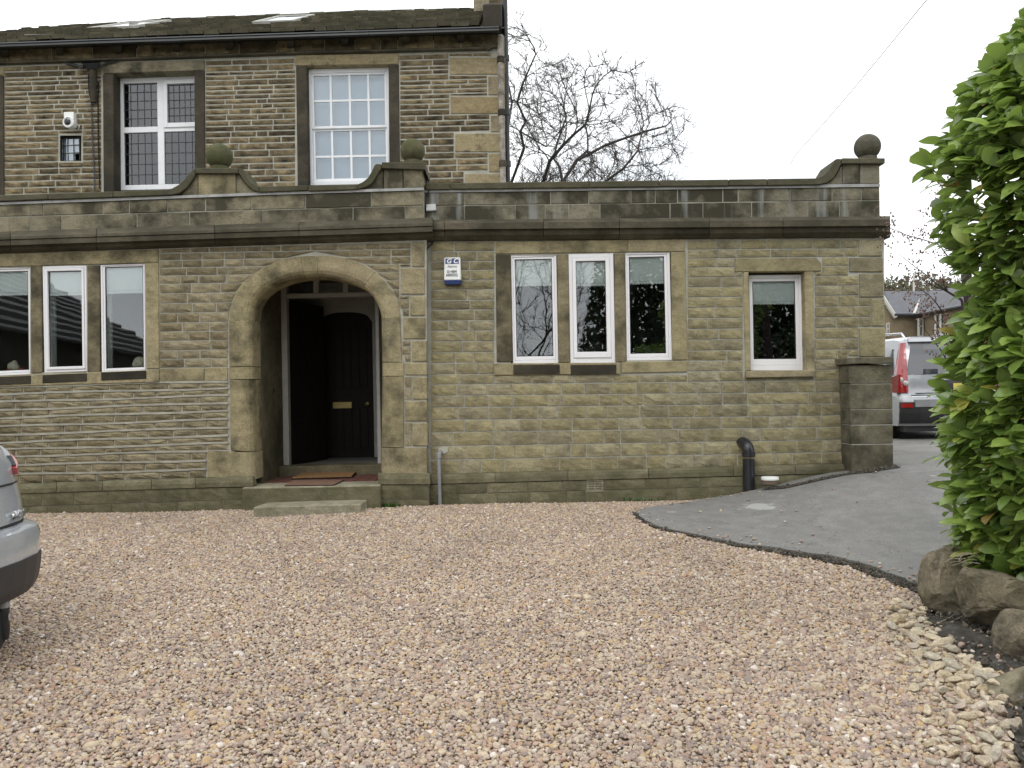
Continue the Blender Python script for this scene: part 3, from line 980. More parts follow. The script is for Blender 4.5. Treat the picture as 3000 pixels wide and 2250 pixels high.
# window surround
block('lintel', ew, [(-110, 747), (464, 730), (464, 769), (-110, 784)], YL, M['dress'], .33, .006, .012)
for x0, x1, x2, x3 in ((-90, -46, -46, -90), (89, 121, 122, 90), (255, 291, 291, 256)):
    block('mullion', ew, [(x0, 778), (x1, 777), (x2, 1092), (x3, 1094)], YL, M['mullion'], .2, .008, .012)
block('jamb_stone', ew, [(426, 771), (464, 770), (466, 1079), (428, 1080)], YL, M['dress'], .33, .006, .012)
block('sill', ew, [(-110, 1107), (465, 1082), (466, 1119), (-110, 1136)], YL, M['dress'], .33, .006, .030)
for x0, x1 in ((-50, 90), (124, 254), (296, 428)):
    f = ln(-110, 1107, 465, 1082)
    block('sill_weathering', ew, [(x0, f(x0) + 2), (x1, f(x1) + 2), (x1, f(x1) + 26), (x0, f(x0) + 26)], YL, M['jamb'], .06, .004, .036)
wl1 = casement(ew, [(-44, 784), (88, 781), (92, 1097), (-42, 1103)], YL + .015, (-28, 795, 82, 1086), blind=862)
wl2 = casement(ew, [(124, 779), (253, 776), (257, 1088), (130, 1092)], YL + .005, (142, 794, 241, 1074), blind=862, sash=True)
wl3 = casement(ew, [(294, 776), (424, 773), (427, 1089), (298, 1094)], YL + .005, (308, 781, 419, 1078), blind=856)
# white inner frames seen behind the glass
for q in ([(146, 800), (160, 800), (163, 1076), (148, 1076)], [(312, 790), (324, 790), (328, 1080), (315, 1080)]):
    mb = MB(); mb.prism([W(p[0], p[1], YL + .16) for p in q], (0, .03, 0)); mb.obj('curtain_edge', M['blind'], ew)

# plinth
px_top = pl([(-120, 1424), (69, 1416), (604, 1399), (745, 1396)])
moulding(ew, 'plinth_moulding', YL, [-120, 166, 300, 444, 572, 742], [(0.0, px_top), (.05, lambda x: px_top(x) + 1), (.085, lambda x: px_top(x) + 7), (.10, lambda x: px_top(x) + 16), (.10, lambda x: px_top(x) + 29)], M['plinth'], .06, 1.5)
moulding(ew, 'plinth_moulding', YL, [1108, 1259], [(0.0, lambda x: 1386), (.05, lambda x: 1387), (.085, lambda x: 1393), (.10, lambda x: 1403), (.10, lambda x: 1419)], M['plinth'], .06, 0)
rows = [lambda x: px_top(x) + 30, lambda x: px_top(x) + 68, lambda x: px_top(x) + 108, lambda x: px_top(x) + 150]
courses(ew, 'plinth_stone', YL - .085, rows, -120, 742, [], M['plinth'], 88, 3, 3, 0.006)
courses(ew, 'plinth_stone', YL - .085, [lambda x: 1421, lambda x: 1464, lambda x: 1500], 1108, 1258, [], M['plinth'], 62, 3, 3, 0.005)
mb = MB()
mb.prism([W(-120, 1440, YL - .083), W(742, 1428, YL - .083), W(742, 1540, YL - .083), W(-120, 1550, YL - .083)], (0, .2, 0))
mb.prism([W(1108, 1421, YL - .083), W(1256, 1421, YL - .083), W(1256, 1520, YL - .083), W(1108, 1520, YL - .083)], (0, .2, 0))
mb.obj('plinth_backing', M['mortar_dark'], ew)
# porch
FZ = W(930, 1424, 9.5).z                                  # porch floor level
XL_, XR_ = W(760, 1100, YL + .35).x, W(1116, 1100, YL).x
DY = 10.95
mb = MB(); mb.box((XL_ - .06, 9.47, FZ - .35), (XR_ - .0, DY + .05, FZ - .006))
mb.obj('door_step', M['plinth'], ew, bevel=.012)
mb = MB(); mb.box((XL_ - .055, 9.475, FZ - .02), (XR_ - .005, 9.925, FZ)); mb.obj('step_tread', M['slab'], ew, bevel=.006)
tx0, tx1 = XL_ + .03, XR_ - .02
nx_ = 12
for j in range(4):
    for i in range(nx_):
        w_ = (tx1 - tx0) / nx_
        mb = MB(); y0 = 9.93 + j * .2
        mb.box((tx0 + i * w_ + .003, y0 + .003, FZ - .02), (tx0 + (i + 1) * w_ - .003, y0 + .197, FZ + random.uniform(0.001, .004)))
        mb.obj('floor_tile', M['redtile'], ew)
TZ = FZ + .12
mb = MB(); mb.box((XL_ - .1, DY - .16, FZ - .05), (XR_ + .1, DY + .2, TZ)); mb.obj('threshold', M['porch'], ew, bevel=.01)
topz = W(900, 815, YL + .35).z + .25
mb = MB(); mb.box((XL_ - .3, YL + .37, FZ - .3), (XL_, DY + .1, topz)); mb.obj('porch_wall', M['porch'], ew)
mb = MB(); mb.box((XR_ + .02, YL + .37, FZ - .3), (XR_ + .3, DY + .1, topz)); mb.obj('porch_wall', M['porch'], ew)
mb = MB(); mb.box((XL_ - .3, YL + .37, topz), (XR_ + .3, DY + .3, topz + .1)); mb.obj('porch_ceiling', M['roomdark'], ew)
# door frame with transom lights
fx0, fx1 = W(826, 1100, DY).x, W(1113, 1100, DY).x
pw = W(843, 1100, DY).x - fx0
rz1, rz0 = W(930, 858, DY).z, W(930, 871, DY).z
mb = MB()
mb.box((fx0, DY, TZ), (fx0 + pw, DY + .12, topz))
mb.box((fx1 - .05, DY, TZ), (fx1, DY + .12, topz))
mb.box((fx0 + pw, DY + .002, rz0), (fx1 - .05, DY + .118, rz1))
df = mb.obj('door_frame', M['greyfr'], ew, bevel=.006)
for px in (925, 1012):
    x = W(px, 850, DY).x
    mb = MB(); mb.box((x - .035, DY + .004, rz1), (x + .035, DY + .1, topz)); mb.obj('transom_bar', M['greyfr'], df, bevel=.004)
xsb = [fx0 + pw, W(925, 850, DY).x - .035, W(925, 850, DY).x + .035, W(1012, 850, DY).x - .035, W(1012, 850, DY).x + .035, fx1 - .05]
for i in (0, 2, 4):
    mb = MB(); mb.box((xsb[i], DY + .05, rz1), (xsb[i + 1], DY + .056, topz)); mb.obj('pane', M['glass_up'], df)
mb = MB(); mb.box((XL_, DY + .02, TZ), (fx0 - .002, DY + .1, topz)); mb.box((fx1 + .002, DY + .02, TZ), (XR_ + .02, DY + .1, topz)); mb.obj('frame_infill', M['porch'], ew)
# vestibule behind the frame
VY = 12.3
vx0, vx1 = XL_ - .5, fx1 + .12
ceil = rz0 + .04
mb = MB()
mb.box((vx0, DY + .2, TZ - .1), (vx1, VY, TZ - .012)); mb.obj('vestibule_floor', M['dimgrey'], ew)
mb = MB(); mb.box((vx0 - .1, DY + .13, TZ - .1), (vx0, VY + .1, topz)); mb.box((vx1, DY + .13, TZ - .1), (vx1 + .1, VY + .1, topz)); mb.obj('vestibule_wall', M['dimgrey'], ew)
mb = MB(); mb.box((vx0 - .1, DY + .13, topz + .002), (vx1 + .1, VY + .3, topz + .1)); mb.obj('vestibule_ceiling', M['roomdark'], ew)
# inner wall with a low arched door head
dxl, dxr = W(935, 1100, VY).x, W(1093, 1100, VY).x
hz = W(1010, 914, VY).z
sz = W(1010, 945, VY).z
head = [(dxl + (dxr - dxl) * i / 12, sz + (hz - sz) * math.sqrt(max(0, 1 - abs(2 * i / 12 - 1) ** 2.6))) for i in range(13)]
mb = MB()
pts = [Vector((vx0, VY, topz)), Vector((vx1, VY, topz)), Vector((vx1, VY, TZ - .02)), Vector((dxr, VY, TZ - .02))] + [Vector((x, VY, z)) for x, z in head[::-1]] + [Vector((dxl, VY, TZ - .02)), Vector((vx0, VY, TZ - .02))]
mb.prism(pts, (0, .1, 0)); mb.obj('vestibule_partition', M['greyfr'], ew)
mb = MB()
mb.prism([Vector((dxl - .03, VY + .06, TZ - .02))] + [Vector((x, VY + .06, z + .02)) for x, z in head] + [Vector((dxr + .03, VY + .06, TZ - .02))], (0, .05, 0))
idoor = mb.obj('inner_door', M['darkwood'], ew)
idw = dxr - dxl
for i in range(5):      # vertical boards above and below the lock rail
    x0 = dxl + idw * (.14 + i * .15)
    for za, zb in ((TZ + .12, TZ + .72), (TZ + 1.02, sz - .06)):
        mb = MB(); mb.box((x0 + .006, VY + .046, za), (x0 + idw * .15 - .006, VY + .062, zb)); mb.obj('door_board', M['darkwood'], idoor, bevel=.005)
a, b = W(975, 1178, VY + .04), W(1031, 1196, VY + .04)
mb = MB(); mb.box((a.x, VY + .03, b.z), (b.x, VY + .058, a.z)); mb.obj('letter_plate', M['brass'], idoor, bevel=.004)
k = W(1076, 1183, VY + .02)
mb = MB(); mb.lathe(k, [(.012, .05), (.012, .02), (.03, .01), (.034, -.008), (.022, -.02), (.001, -.022)], 14, axis='Y'); mb.obj('door_knob', M['brass'], idoor)
# outer door leaf standing open into the vestibule
h0 = Vector((W(845, 1100, DY + .06).x, DY + .13, 0)); h1 = Vector((W(952, 1100, 11.9).x, 11.9, 0))
dd = (h1 - h0); dn = Vector((-dd.y, dd.x, 0)).normalized() * .045
mb = MB()
ctop = rz0 - .02
mb.prism([h0 + Vector((0, 0, TZ)), h1 + Vector((0, 0, TZ)), h1 + Vector((0, 0, ctop)), h0 + Vector((0, 0, ctop))], dn)
od = mb.obj('outer_door', M['darkwood'], ew, bevel=.005)
for i in range(5):
    for za, zb in ((TZ + .15, TZ + .75), (TZ + .9, ctop - .15)):
        a_, b_ = h0 + dd * (.1 + .16 * i + .01) - dn * .18, h0 + dd * (.1 + .16 * (i + 1) - .01) - dn * .18
        mb = MB(); mb.prism([a_ + Vector((0, 0, za)), b_ + Vector((0, 0, za)), b_ + Vector((0, 0, zb)), a_ + Vector((0, 0, zb))], dn * .3); mb.obj('door_board', M['darkwood'], od)

# parapet of the entrance wing
ct = pl([(-120, 576), (0, 571), (480, 556)])
strip_b = pl([(-120, 604), (0, 598), (500, 583), (900, 566), (1240, 557)])
strip_t = pl([(-120, 597), (0, 591), (500, 575), (900, 558), (1240, 549)])
row1b = ln(500, 622, 1238, 602)
row2b = ln(500, 676, 1241, 656)
mb = MB()
mb.prism([W(-120, 597, YL), W(1240, 549, YL), W(1243, 662, YL), W(-120, 700, YL)], (0, .32, 0))
mb.obj('parapet_backing', M['mortar_par'], ew)
moulding(ew, 'lead_flashing', YL, [-120, 330, 790, 1241], [(.0, strip_t), (.024, strip_t), (.026, strip_b), (.0, strip_b)], M['lead'], .02, 0)
def prow(par, js, ft, fb, Y, mat, name='parapet_stone', pr=.008, gap=2.6):
    for a, b in zip(js[:-1], js[1:]):
        a_, b_ = a + gap / 2, b - gap / 2
        block(name, par, [(a_, ft(a_) + gap / 2), (b_, ft(b_) + gap / 2), (b_, fb(b_) - gap / 2), (a_, fb(a_) - gap / 2)], Y, mat, .2, .006, pr + random.uniform(-.004, .004))
prow(ew, [-120, -30, 90, 126, 301, 378, 490, 602, 737, 895, 1087, 1240], strip_b, row1b, YL, M['parapet'])
prow(ew, [-120, -60, 28, 87, 179, 401, 555, 769, 1034, 1186, 1242], row1b, row2b, YL, M['parapet'])
# coping with swept ramps and two capped piers
def coping(par, top, bot, Y, pr=.05, dep=.42, mat='coping'):
    return block('coping_stone', par, list(top) + list(bot)[::-1], Y, M[mat], dep, .007, pr)
for a, b in ((-120, 140), (141, 330)):
    coping(ew, [(a, ct(a)), (b, ct(b))], [(a, ct(a) + 18), (b, ct(b) + 17)], YL)
coping(ew, [(331, ct(331)), (486, 556), (505, 551), (524, 540), (540, 525), (553, 508), (566, 496)], [(331, ct(331) + 17), (500, 571), (524, 566), (545, 552), (560, 532), (571, 515), (571, 496.5)], YL)
block('coping_stone', ew, rect(572, 492, 697, 508), YL, M['coping'], .5, .007, .06)
coping(ew, [(698, 493), (711, 494), (719, 512), (730, 528), (744, 540), (758, 546)], [(698, 507), (703, 512), (713, 530), (727, 546), (742, 557), (758, 563)], YL)
c2 = ln(758, 546, 1045, 540)
for a, b in ((759, 902), (903, 1046)):
    coping(ew, [(a, c2(a)), (b, c2(b))], [(a, c2(a) + 17), (b, c2(b) + 15)], YL)
coping(ew, [(1047, 540), (1063, 533), (1078, 520), (1088, 503), (1096, 486), (1101, 480), (1117, 480)], [(1047, 555), (1070, 549), (1088, 538), (1101, 520), (1110, 503), (1117, 496), (1117, 492)], YL)
block('coping_stone', ew, [(1118, 475), (1245, 475), (1250, 510), (1246, 497), (1118, 493)], YL, M['coping'], .5, .006, .06)
block('pier_stone', ew, [(580, 508), (690, 508), (691, 568), (581, 572)], YL, M['dress'], .4, .008, .02)
block('pier_stone', ew, [(545, 552), (560, 532), (571, 516), (579, 509), (580, 573), (530, 576)], YL, M['parapet'], .3, .005, .005)
block('pier_stone', ew, [(692, 509), (701, 511), (712, 530), (727, 547), (742, 558), (757, 563), (760, 566), (692, 569)], YL, M['parapet'], .3, .005, .005)
block('pier_stone', ew, [(1124, 494), (1180, 494), (1180, 553), (1124, 555)], YL, M['parapet'], .4, .008, .02)
block('pier_stone', ew, [(1182, 494), (1240, 494), (1240, 550), (1182, 552)], YL, M['parapet'], .4, .008, .02)
block('pier_stone', ew, [(1076, 546), (1089, 538), (1102, 520), (1111, 503), (1118, 495), (1122, 494), (1122, 556), (1066, 559)], YL, M['parapet'], .3, .005, .005)
M['finial'] = stone_mat('mossy finial stone', [(0.10, 0.10, 0.055), (0.12, 0.11, 0.065)], soot=0.6, thr=0.55, big=6, bump=0.6, moss=0.8)
M['finial_dark'] = stone_mat('grey finial stone', [(0.10, 0.095, 0.07), (0.11, 0.10, 0.075)], soot=0.7, thr=0.52, big=6, bump=0.6, moss=0.2)
def finial(par, px, py, r, Y, mat):
    c = W(px, py, Y)
    R = r * Y / F
    mb = MB(); mb.ball(c, R, 28, 18)
    for i, v in enumerate(mb.v):
        d = v - c
        mb.v[i] = c + d * (1 + .012 * noise.noise(v * 14))
    f = mb.obj('ball_finial', mat, par, weld=True)
    mb = MB(); mb.lathe((c.x, c.y, c.z - R), [(R * .72, -.02), (R * .7, .03), (R * .5, .045)], 20); mb.obj('finial_base', mat, f)
finial(ew, 643, 459, 38.5, YL + .16, M['finial'])
finial(ew, 1209, 443, 36.5, YL + .16, M['finial'])
# cornice
c_t = ln(0, 690, 900, 661)
moulding(ew, 'cornice_stone', YL, [-120, 30, 282, 628, 876, 1268], [(.0, lambda x: c_t(x) - 12), (.17, lambda x: c_t(x) + 4), (.175, lambda x: c_t(x) + 12), (.15, lambda x: c_t(x) + 13), (.165, lambda x: c_t(x) + 15), (.165, lambda x: c_t(x) + 29), (.10, lambda x: c_t(x) + 31), (.085, lambda x: c_t(x) + 42), (.03, lambda x: c_t(x) + 50), (.0, lambda x: c_t(x) + 53)], M['cornice'], .25, 1.6)
# shell, flat roof
rz = W(500, 640, YL).z
mb = MB(); mb.box((W(-120, 700, YL).x, YL + .33, rz - .12), (W(1240, 700, YL).x, YM - .02, rz)); mb.obj('flat_roof', M['lead'], ew)
lx0, lx1 = W(-120, 900, YL).x, XL_ - .35
mb = MB()
mb.box((lx0, YL + .34, .35), (lx1, 12.6, .42)); mb.box((lx0, 12.6, .3), (lx1, 12.7, rz - .13)); mb.box((lx0 - .1, YL + .34, .3), (lx0, 12.6, rz - .13)); mb.box((lx1, YL + .34, .3), (lx1 + .04, 12.6, rz - .13)); mb.box((lx0, YL + .34, rz - .16), (lx1, 12.6, rz - .125))
mb.obj('room_lining', M['room'], ew)

# ================================================================== SIDE EXTENSION
se = empty('side_extension', (W(1900, 1450, YR).x, YR, 0.2), 'single storey buff sandstone extension with a triple window and one single window', 'building')
wr = [(1497, 748, 1636, 1064), (1667, 744, 1802, 1062), (1832, 740, 1968, 1056), (2190, 794, 2358, 1087)]
sheet(se, 'mortar_bed', YR + 0.006, 1246, 2590, lambda x: 690, 1500, wr, M['mortar_grey'])
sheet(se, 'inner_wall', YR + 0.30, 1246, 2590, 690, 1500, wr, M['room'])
lft = [708, 737, 766, 792, 821, 849, 880, 908, 939, 969, 1000, 1032, 1063, 1097, 1126, 1159, 1193, 1230, 1266, 1307, 1347, 1390]
rgt0 = [700, 728, 753, 781, 812, 842, 873, 908, 940, 973, 1007, 1040, 1068, 1101, 1137, 1172, 1209, 1243, 1282, 1320, 1355]
rgt = np.interp(np.linspace(0, len(rgt0) - 1, len(lft)), range(len(rgt0)), rgt0)
rows = [(lambda x, a=a, b=b: a + (b - a) * (x - 1290) / (2590 - 1290)) for a, b in zip(lft, rgt)]
rq = [(2516, 702, 2585, 751), (2488, 754, 2587, 797), (2518, 801, 2589, 871), (2554, 875, 2592, 956), (2518, 960, 2594, 1046)]
op = [(1449, 706, 2014, 1097), (2153, 754, 2408, 795), (2177, 790, 2387, 1105)] + [(q[0] - 2, q[1] - 2, q[2] + 9, q[3] + 2) for q in rq] + [(2484, 1044, 2640, 1420)]
courses(se, 'stone', YR, rows, 1262, lambda y: 2583 + (y - 700) * .035, op, M['buff'], 78, 3.6, 4.4, 0.009)
for q in rq: block('quoin_stone', se, rect(q[0] + 1, q[1] + 1, q[2], q[3] - 1), YR, M['buff'], .2, .006, .012)
# edge of the wall round the corner
a, b = W(2581, 700, YR), W(2592, 1100, YR)
mb = MB(); mb.box((b.x - .28, YR + .3, .1), (b.x - .01, 14.6, a.z)); mb.obj('side_wall', M['buff'], se)
mb = MB(); mb.box((-.9, 14.3, .1), (b.x - .28, 14.6, a.z)); mb.obj('rear_wall', M['buff'], se)
# triple window surround
block('lintel', se, [(1452, 708), (1838, 702), (1838, 738), (1452, 744)], YR, M['dress'], .3, .006, .012)
block('lintel', se, [(1840, 702), (2007, 700), (2007, 736), (1840, 738)], YR, M['dress'], .3, .006, .012)
block('jamb_stone', se, [(1452, 746), (1496, 746), (1502, 1060), (1455, 1060)], YR, M['mullion'], .3, .006, .012)
block('mullion', se, [(1632, 745), (1665, 744), (1671, 1062), (1637, 1063)], YR, M['mullion'], .17, .008, .012)
block('mullion', se, [(1800, 742), (1831, 741), (1836, 1060), (1803, 1061)], YR, M['mullion'], .17, .008, .012)
block('jamb_stone', se, [(1966, 739), (2008, 738), (2014, 1054), (1970, 1055)], YR, M['dress'], .3, .006, .012)
block('sill', se, [(1448, 1065), (1818, 1062), (1818, 1096), (1448, 1099)], YR, M['dress'], .3, .006, .025)
block('sill', se, [(1821, 1060), (2014, 1057), (2014, 1089), (1821, 1093)], YR, M['dress'], .3, .006, .014)
for x0, x1 in ((1504, 1640), (1672, 1806)):
    block('sill_weathering', se, [(x0, 1069), (x1, 1068), (x1, 1095), (x0, 1097)], YR, M['jamb'], .06, .004, .031)
casement(se, [(1496, 747), (1630, 744), (1636, 1064), (1503, 1066)], YR + .012, (1511, 759, 1619, 1044), blind=834)
casement(se, [(1665, 744), (1797, 741), (1803, 1063), (1671, 1064)], YR + .005, (1689, 765, 1776, 1031), blind=834, sash=True)
casement(se, [(1831, 740), (1962, 737), (1969, 1055), (1836, 1057)], YR + .012, (1845, 752, 1949, 1036), blind=828)
# single window
block('lintel', se, [(2154, 757), (2392, 755), (2405, 770), (2406, 794), (2154, 796)], YR, M['buff'], .3, .006, .014)
block('jamb_stone', se, [(2178, 797), (2193, 797), (2199, 1085), (2184, 1086)], YR, M['dress'], .3, .004, .012)
block('jamb_stone', se, [(2357, 796), (2382, 795), (2387, 1085), (2362, 1085)], YR, M['dress'], .3, .004, .012)
block('sill', se, [(2186, 1087), (2389, 1084), (2389, 1103), (2186, 1107)], YR, M['dress'], .3, .006, .055)
casement(se, [(2194, 806), (2352, 804), (2358, 1085), (2199, 1086)], YR + .11, (2207, 824, 2332, 1052), blind=888)
# parapet, coping, pier and cap
st_, sb_ = ln(1243, 555, 2578, 538), ln(1243, 564, 2578, 547)
r1 = pl([(1276, 603), (2000, 594), (2578, 587)])
r2 = pl([(1243, 657), (2000, 651), (2582, 646)])
mb = MB(); mb.prism([W(1243, 556, YR), W(2576, 540, YR), W(2578, 660, YR), W(1243, 670, YR)], (0, .3, 0)); mb.obj('parapet_backing', M['mortar_par'], se)
moulding(se, 'lead_flashing', YR, [1244, 1600, 2010, 2578], [(.0, st_), (.02, st_), (.022, sb_), (.0, sb_)], M['lead'], .02, 0)
prow(se, [1246, 1361, 1613, 1725, 1850, 1920, 1985, 2118, 2163, 2235, 2317, 2438, 2524, 2577], sb_, r1, YR, M['parapet_r'])
prow(se, [1246, 1361, 1510, 1597, 1666, 1758, 1963, 2060, 2202, 2368, 2460, 2579], r1, r2, YR, M['parapet_r'])
c3 = ln(1245, 537, 2393, 522)
for a, b in ((1246, 1318), (1319, 1536), (1537, 1726), (1727, 1932), (1933, 2134), (2135, 2248)):
    coping(se, [(a, c3(a)), (b, c3(b))], [(a, c3(a) + 18), (b, c3(b) + 19)], YR)
coping(se, [(2249, c3(2249)), (2393, 522), (2410, 515), (2425, 502), (2436, 485), (2446, 468), (2452, 465), (2465, 465)], [(2249, c3(2249) + 19), (2400, 541), (2424, 535), (2442, 522), (2454, 503), (2461, 487), (2465, 482), (2465, 480)], YR, pr=.05)
block('coping_stone', se, rect(2467, 463, 2593, 479), YR, M['coping'], .5, .007, .06)
block('pier_stone', se, [(2470, 480), (2517, 480), (2518, 538), (2470, 539)], YR, M['parapet_r'], .4, .008, .015)
block('pier_stone', se, [(2520, 480), (2577, 480), (2578, 537), (2520, 538)], YR, M['parapet_r'], .4, .008, .015)
block('pier_stone', se, [(2425, 536), (2443, 523), (2455, 504), (2462, 488), (2468, 482), (2468, 539), (2405, 541)], YR, M['parapet_r'], .3, .005, .004)
finial(se, 2541, 431, 37.5, YR + .17, M['finial_dark'])
d_t = ln(1262, 652, 2590, 641)
moulding(se, 'cornice_stone', YR, [1262, 1303, 1592, 1815, 2078, 2294, 2609], [(.0, lambda x: d_t(x) - 8), (.16, lambda x: d_t(x) + 2), (.165, lambda x: d_t(x) + 20), (.12, lambda x: d_t(x) + 22), (.12, lambda x: d_t(x) + 27), (.105, lambda x: d_t(x) + 38), (.04, lambda x: d_t(x) + 52), (.0, lambda x: d_t(x) + 55)], M['cornice'], .2, 1.6)
rz2 = W(2000, 640, YR).z
mb = MB(); mb.box((-.98, YR + .3, rz2 - .12), (b and W(2576, 600, YR).x, 14.5, rz2)); mb.obj('flat_roof', M['lead'], se)
rx0, rx1 = -.9, W(2560, 900, YR).x - .1
mb = MB()
mb.box((rx0, YR + .31, .35), (rx1, 13.2, .42)); mb.box((rx0, 13.2, .3), (rx1, 13.3, rz2 - .13)); mb.box((rx0 - .05, YR + .31, .3), (rx0, 13.2, rz2 - .13)); mb.box((rx1, YR + .31, .3), (rx1 + .05, 13.2, rz2 - .13)); mb.box((rx0, YR + .31, rz2 - .16), (rx1, 13.2, rz2 - .125))
mb.obj('room_lining', M['room'], se)
# plinth
pt = ln(1262, 1389, 2500, 1356)
moulding(se, 'plinth_moulding', YR, [1259, 1450, 1664, 1900, 2150, 2330, 2500], [(0.0, pt), (.04, lambda x: pt(x) + 1), (.075, lambda x: pt(x) + 8), (.085, lambda x: pt(x) + 16), (.085, lambda x: pt(x) + 29)], M['plinth'], .06, 1.5)
rows = [lambda x: pt(x) + 30, lambda x: pt(x) + 60, lambda x: pt(x) + 95, lambda x: pt(x) + 140]
courses(se, 'plinth_stone', YR - .072, rows, 1259, 2490, [(1716, 1404, 1770, 1444)], M['plinth'], 96, 2.5, 2.5, 0.005)
mb = MB(); mb.prism([W(1259, 1420, YR - .068), W(2490, 1387, YR - .068), W(2490, 1500, YR - .068), W(1259, 1530, YR - .068)], (0, .2, 0)); mb.obj('plinth_backing', M['mortar_dark'], se)
# air brick
Q = [W(p[0], p[1], YR - .072) for p in ((1719, 1407), (1767, 1406), (1767, 1441), (1719, 1442))]
mb = MB()
for i in range(3): uvbox(mb, Q, (0, .46, .9)[i], 0, (.1, .54, 1.0)[i], 1, -.006, .05)
for i in range(5):
    for u0, u1 in ((.1, .46), (.54, .9)): uvbox(mb, Q, u0, i * .2 + .0 * (i > 0), u1, i * .2 + .085 + .115 * (i == 4), -.004, .05)
mb.obj('air_brick', M['terracotta'] if False else M['slab'], se)
mb = MB(); uvbox(mb, Q, 0, 0, 1, 1, .03, .01); mb.obj('air_brick_cavity', M['lens'], se)

# ================================================================== MAIN HOUSE
mh = empty('stone_house', (W(700, 600, YM).x, YM, 0.2), 'two storey sooty sandstone house rising behind with a mossy stone slate roof', 'building')
w1 = (331, 205, 571, 565); w2 = (898, 188, 1139, 545); w3 = (176, 397, 238, 472); w0 = (-268, 225, -24, 590)
sheet(mh, 'mortar_bed', YM + 0.003, -330, 1478, lambda x: 150 - .03 * x, 640, [w1, w2, w3, w0], M['mortar_pale'])
sheet(mh, 'inner_wall', YM + 0.34, -330, 1478, 100, 640, [w1, w2, w3, w0], M['room'])
y14 = [195, 211, 229, 240, 253, 270, 283, 296, 309, 323, 337, 353, 370, 386, 402, 419, 437, 457, 477, 496, 514, 532, 551, 570, 590]
rows = [(lambda x, y=y, i=i: y - (.0295 - .00032 * i) * (x - 14)) for i, y in enumerate(y14)]
hq = [(1317, 167, 1460, 219), (1430, 222, 1460, 279), (1320, 282, 1460, 334), (1437, 337, 1460, 387), (1333, 390, 1460, 446), (1432, 449, 1460, 505), (1362, 508, 1460, 545)]
jw = [(298, 180, 602, 217), (298, 200, 342, 600), (569, 200, 601, 600), (340, 200, 570, 600), (862, 158, 1168, 193), (866, 180, 900, 600), (1136, 180, 1171, 600), (890, 180, 1140, 600), (172, 392, 242, 476)]
courses(mh, 'stone', YM, rows, 12, 1440, jw + [(q[0] - 2, q[1] - 1, 1470, q[3] + 1) for q in hq] + [(-400, 0, 12, 700)], M['main'], 74, 4.2, 4.6, 0.012, nx=4)
for q in hq: block('quoin_stone', mh, rect(q[0] + 1, q[1] + 1.5, q[2] + 20, q[3] - 1.5), YM, M['quoin'], .2, .006, .010)
# gable side, kept in thickness
gx = W(1481, 400, YM).x
mb = MB(); mb.box((gx - .3, YM + .35, .1), (gx, 20.3, W(1481, 110, YM).z)); mb.obj('gable_wall', M['jamb'], mh)
mb = MB(); mb.box((W(-330, 300, YM).x, 20.0, .1), (gx - .3, 20.3, W(1481, 110, YM).z)); mb.obj('rear_wall', M['jamb'], mh)
# second jamb at the picture edge belongs to the next window along
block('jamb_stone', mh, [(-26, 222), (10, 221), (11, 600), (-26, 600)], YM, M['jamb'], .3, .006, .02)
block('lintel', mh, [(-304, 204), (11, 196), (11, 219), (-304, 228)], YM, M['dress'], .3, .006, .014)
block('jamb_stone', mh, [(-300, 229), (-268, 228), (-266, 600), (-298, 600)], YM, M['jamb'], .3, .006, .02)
# window with leaded lights
block('lintel', mh, [(303, 184), (599, 176), (599, 205), (330, 214), (303, 215)], YM, M['parapet'], .34, .008, .02)
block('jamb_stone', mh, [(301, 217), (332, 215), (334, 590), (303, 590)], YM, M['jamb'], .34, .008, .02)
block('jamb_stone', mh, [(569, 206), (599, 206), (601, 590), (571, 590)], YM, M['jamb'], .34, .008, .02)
for q4 in (((342, 229), (597, 220), (601, 552), (347, 558)), ((-262, 249), (-8, 240), (-4, 572), (-257, 578))):
    Q = [W(p[0], p[1], YM + .21) for p in q4]
    mb = MB()
    ring(mb, Q, (0, 0, 1, 1), (.07, .05, .93, .955), 0, .08)
    uvbox(mb, Q, .46, .05, .535, .955, 0, .08)
    uvbox(mb, Q, .07, .44, .46, .49, .002, .075)
    uvbox(mb, Q, .535, .44, .93, .49, .002, .075)
    fr = mb.obj('window', M['wood'], mh, bevel=.005)
    mb = MB(); ring(mb, Q, (.538, .035, .94, .455), (.58, .07, .90, .415), -.02, .05); mb.obj('sash', M['wood'], fr, bevel=.004)
    for u0, v0, u1, v1 in ((.07, .05, .46, .44), (.58, .07, .90, .415), (.07, .49, .46, .955), (.535, .49, .93, .955)):
        mb = MB(); uvbox(mb, Q, u0, v0, u1, v1, .03, .005); mb.obj('pane', M['leadglass'], fr)
        mb = MB()
        nu, nv = 5, 5
        for i in range(1, nu):
            u = u0 + (u1 - u0) * i / nu; uvbox(mb, Q, u - .0026, v0, u + .0026, v1, .022, .006)
        for j in range(1, nv):
            v = v0 + (v1 - v0) * j / nv; uvbox(mb, Q, u0, v - .002, u1, v + .002, .020, .006)
        mb.obj('lead_lattice', M['leadcame'], fr)
    mb = MB(); uvbox(mb, Q, -.02, -.02, 1.02, 1.02, .4, .01); mb.obj('dark_curtain', M['roomdark'], fr)
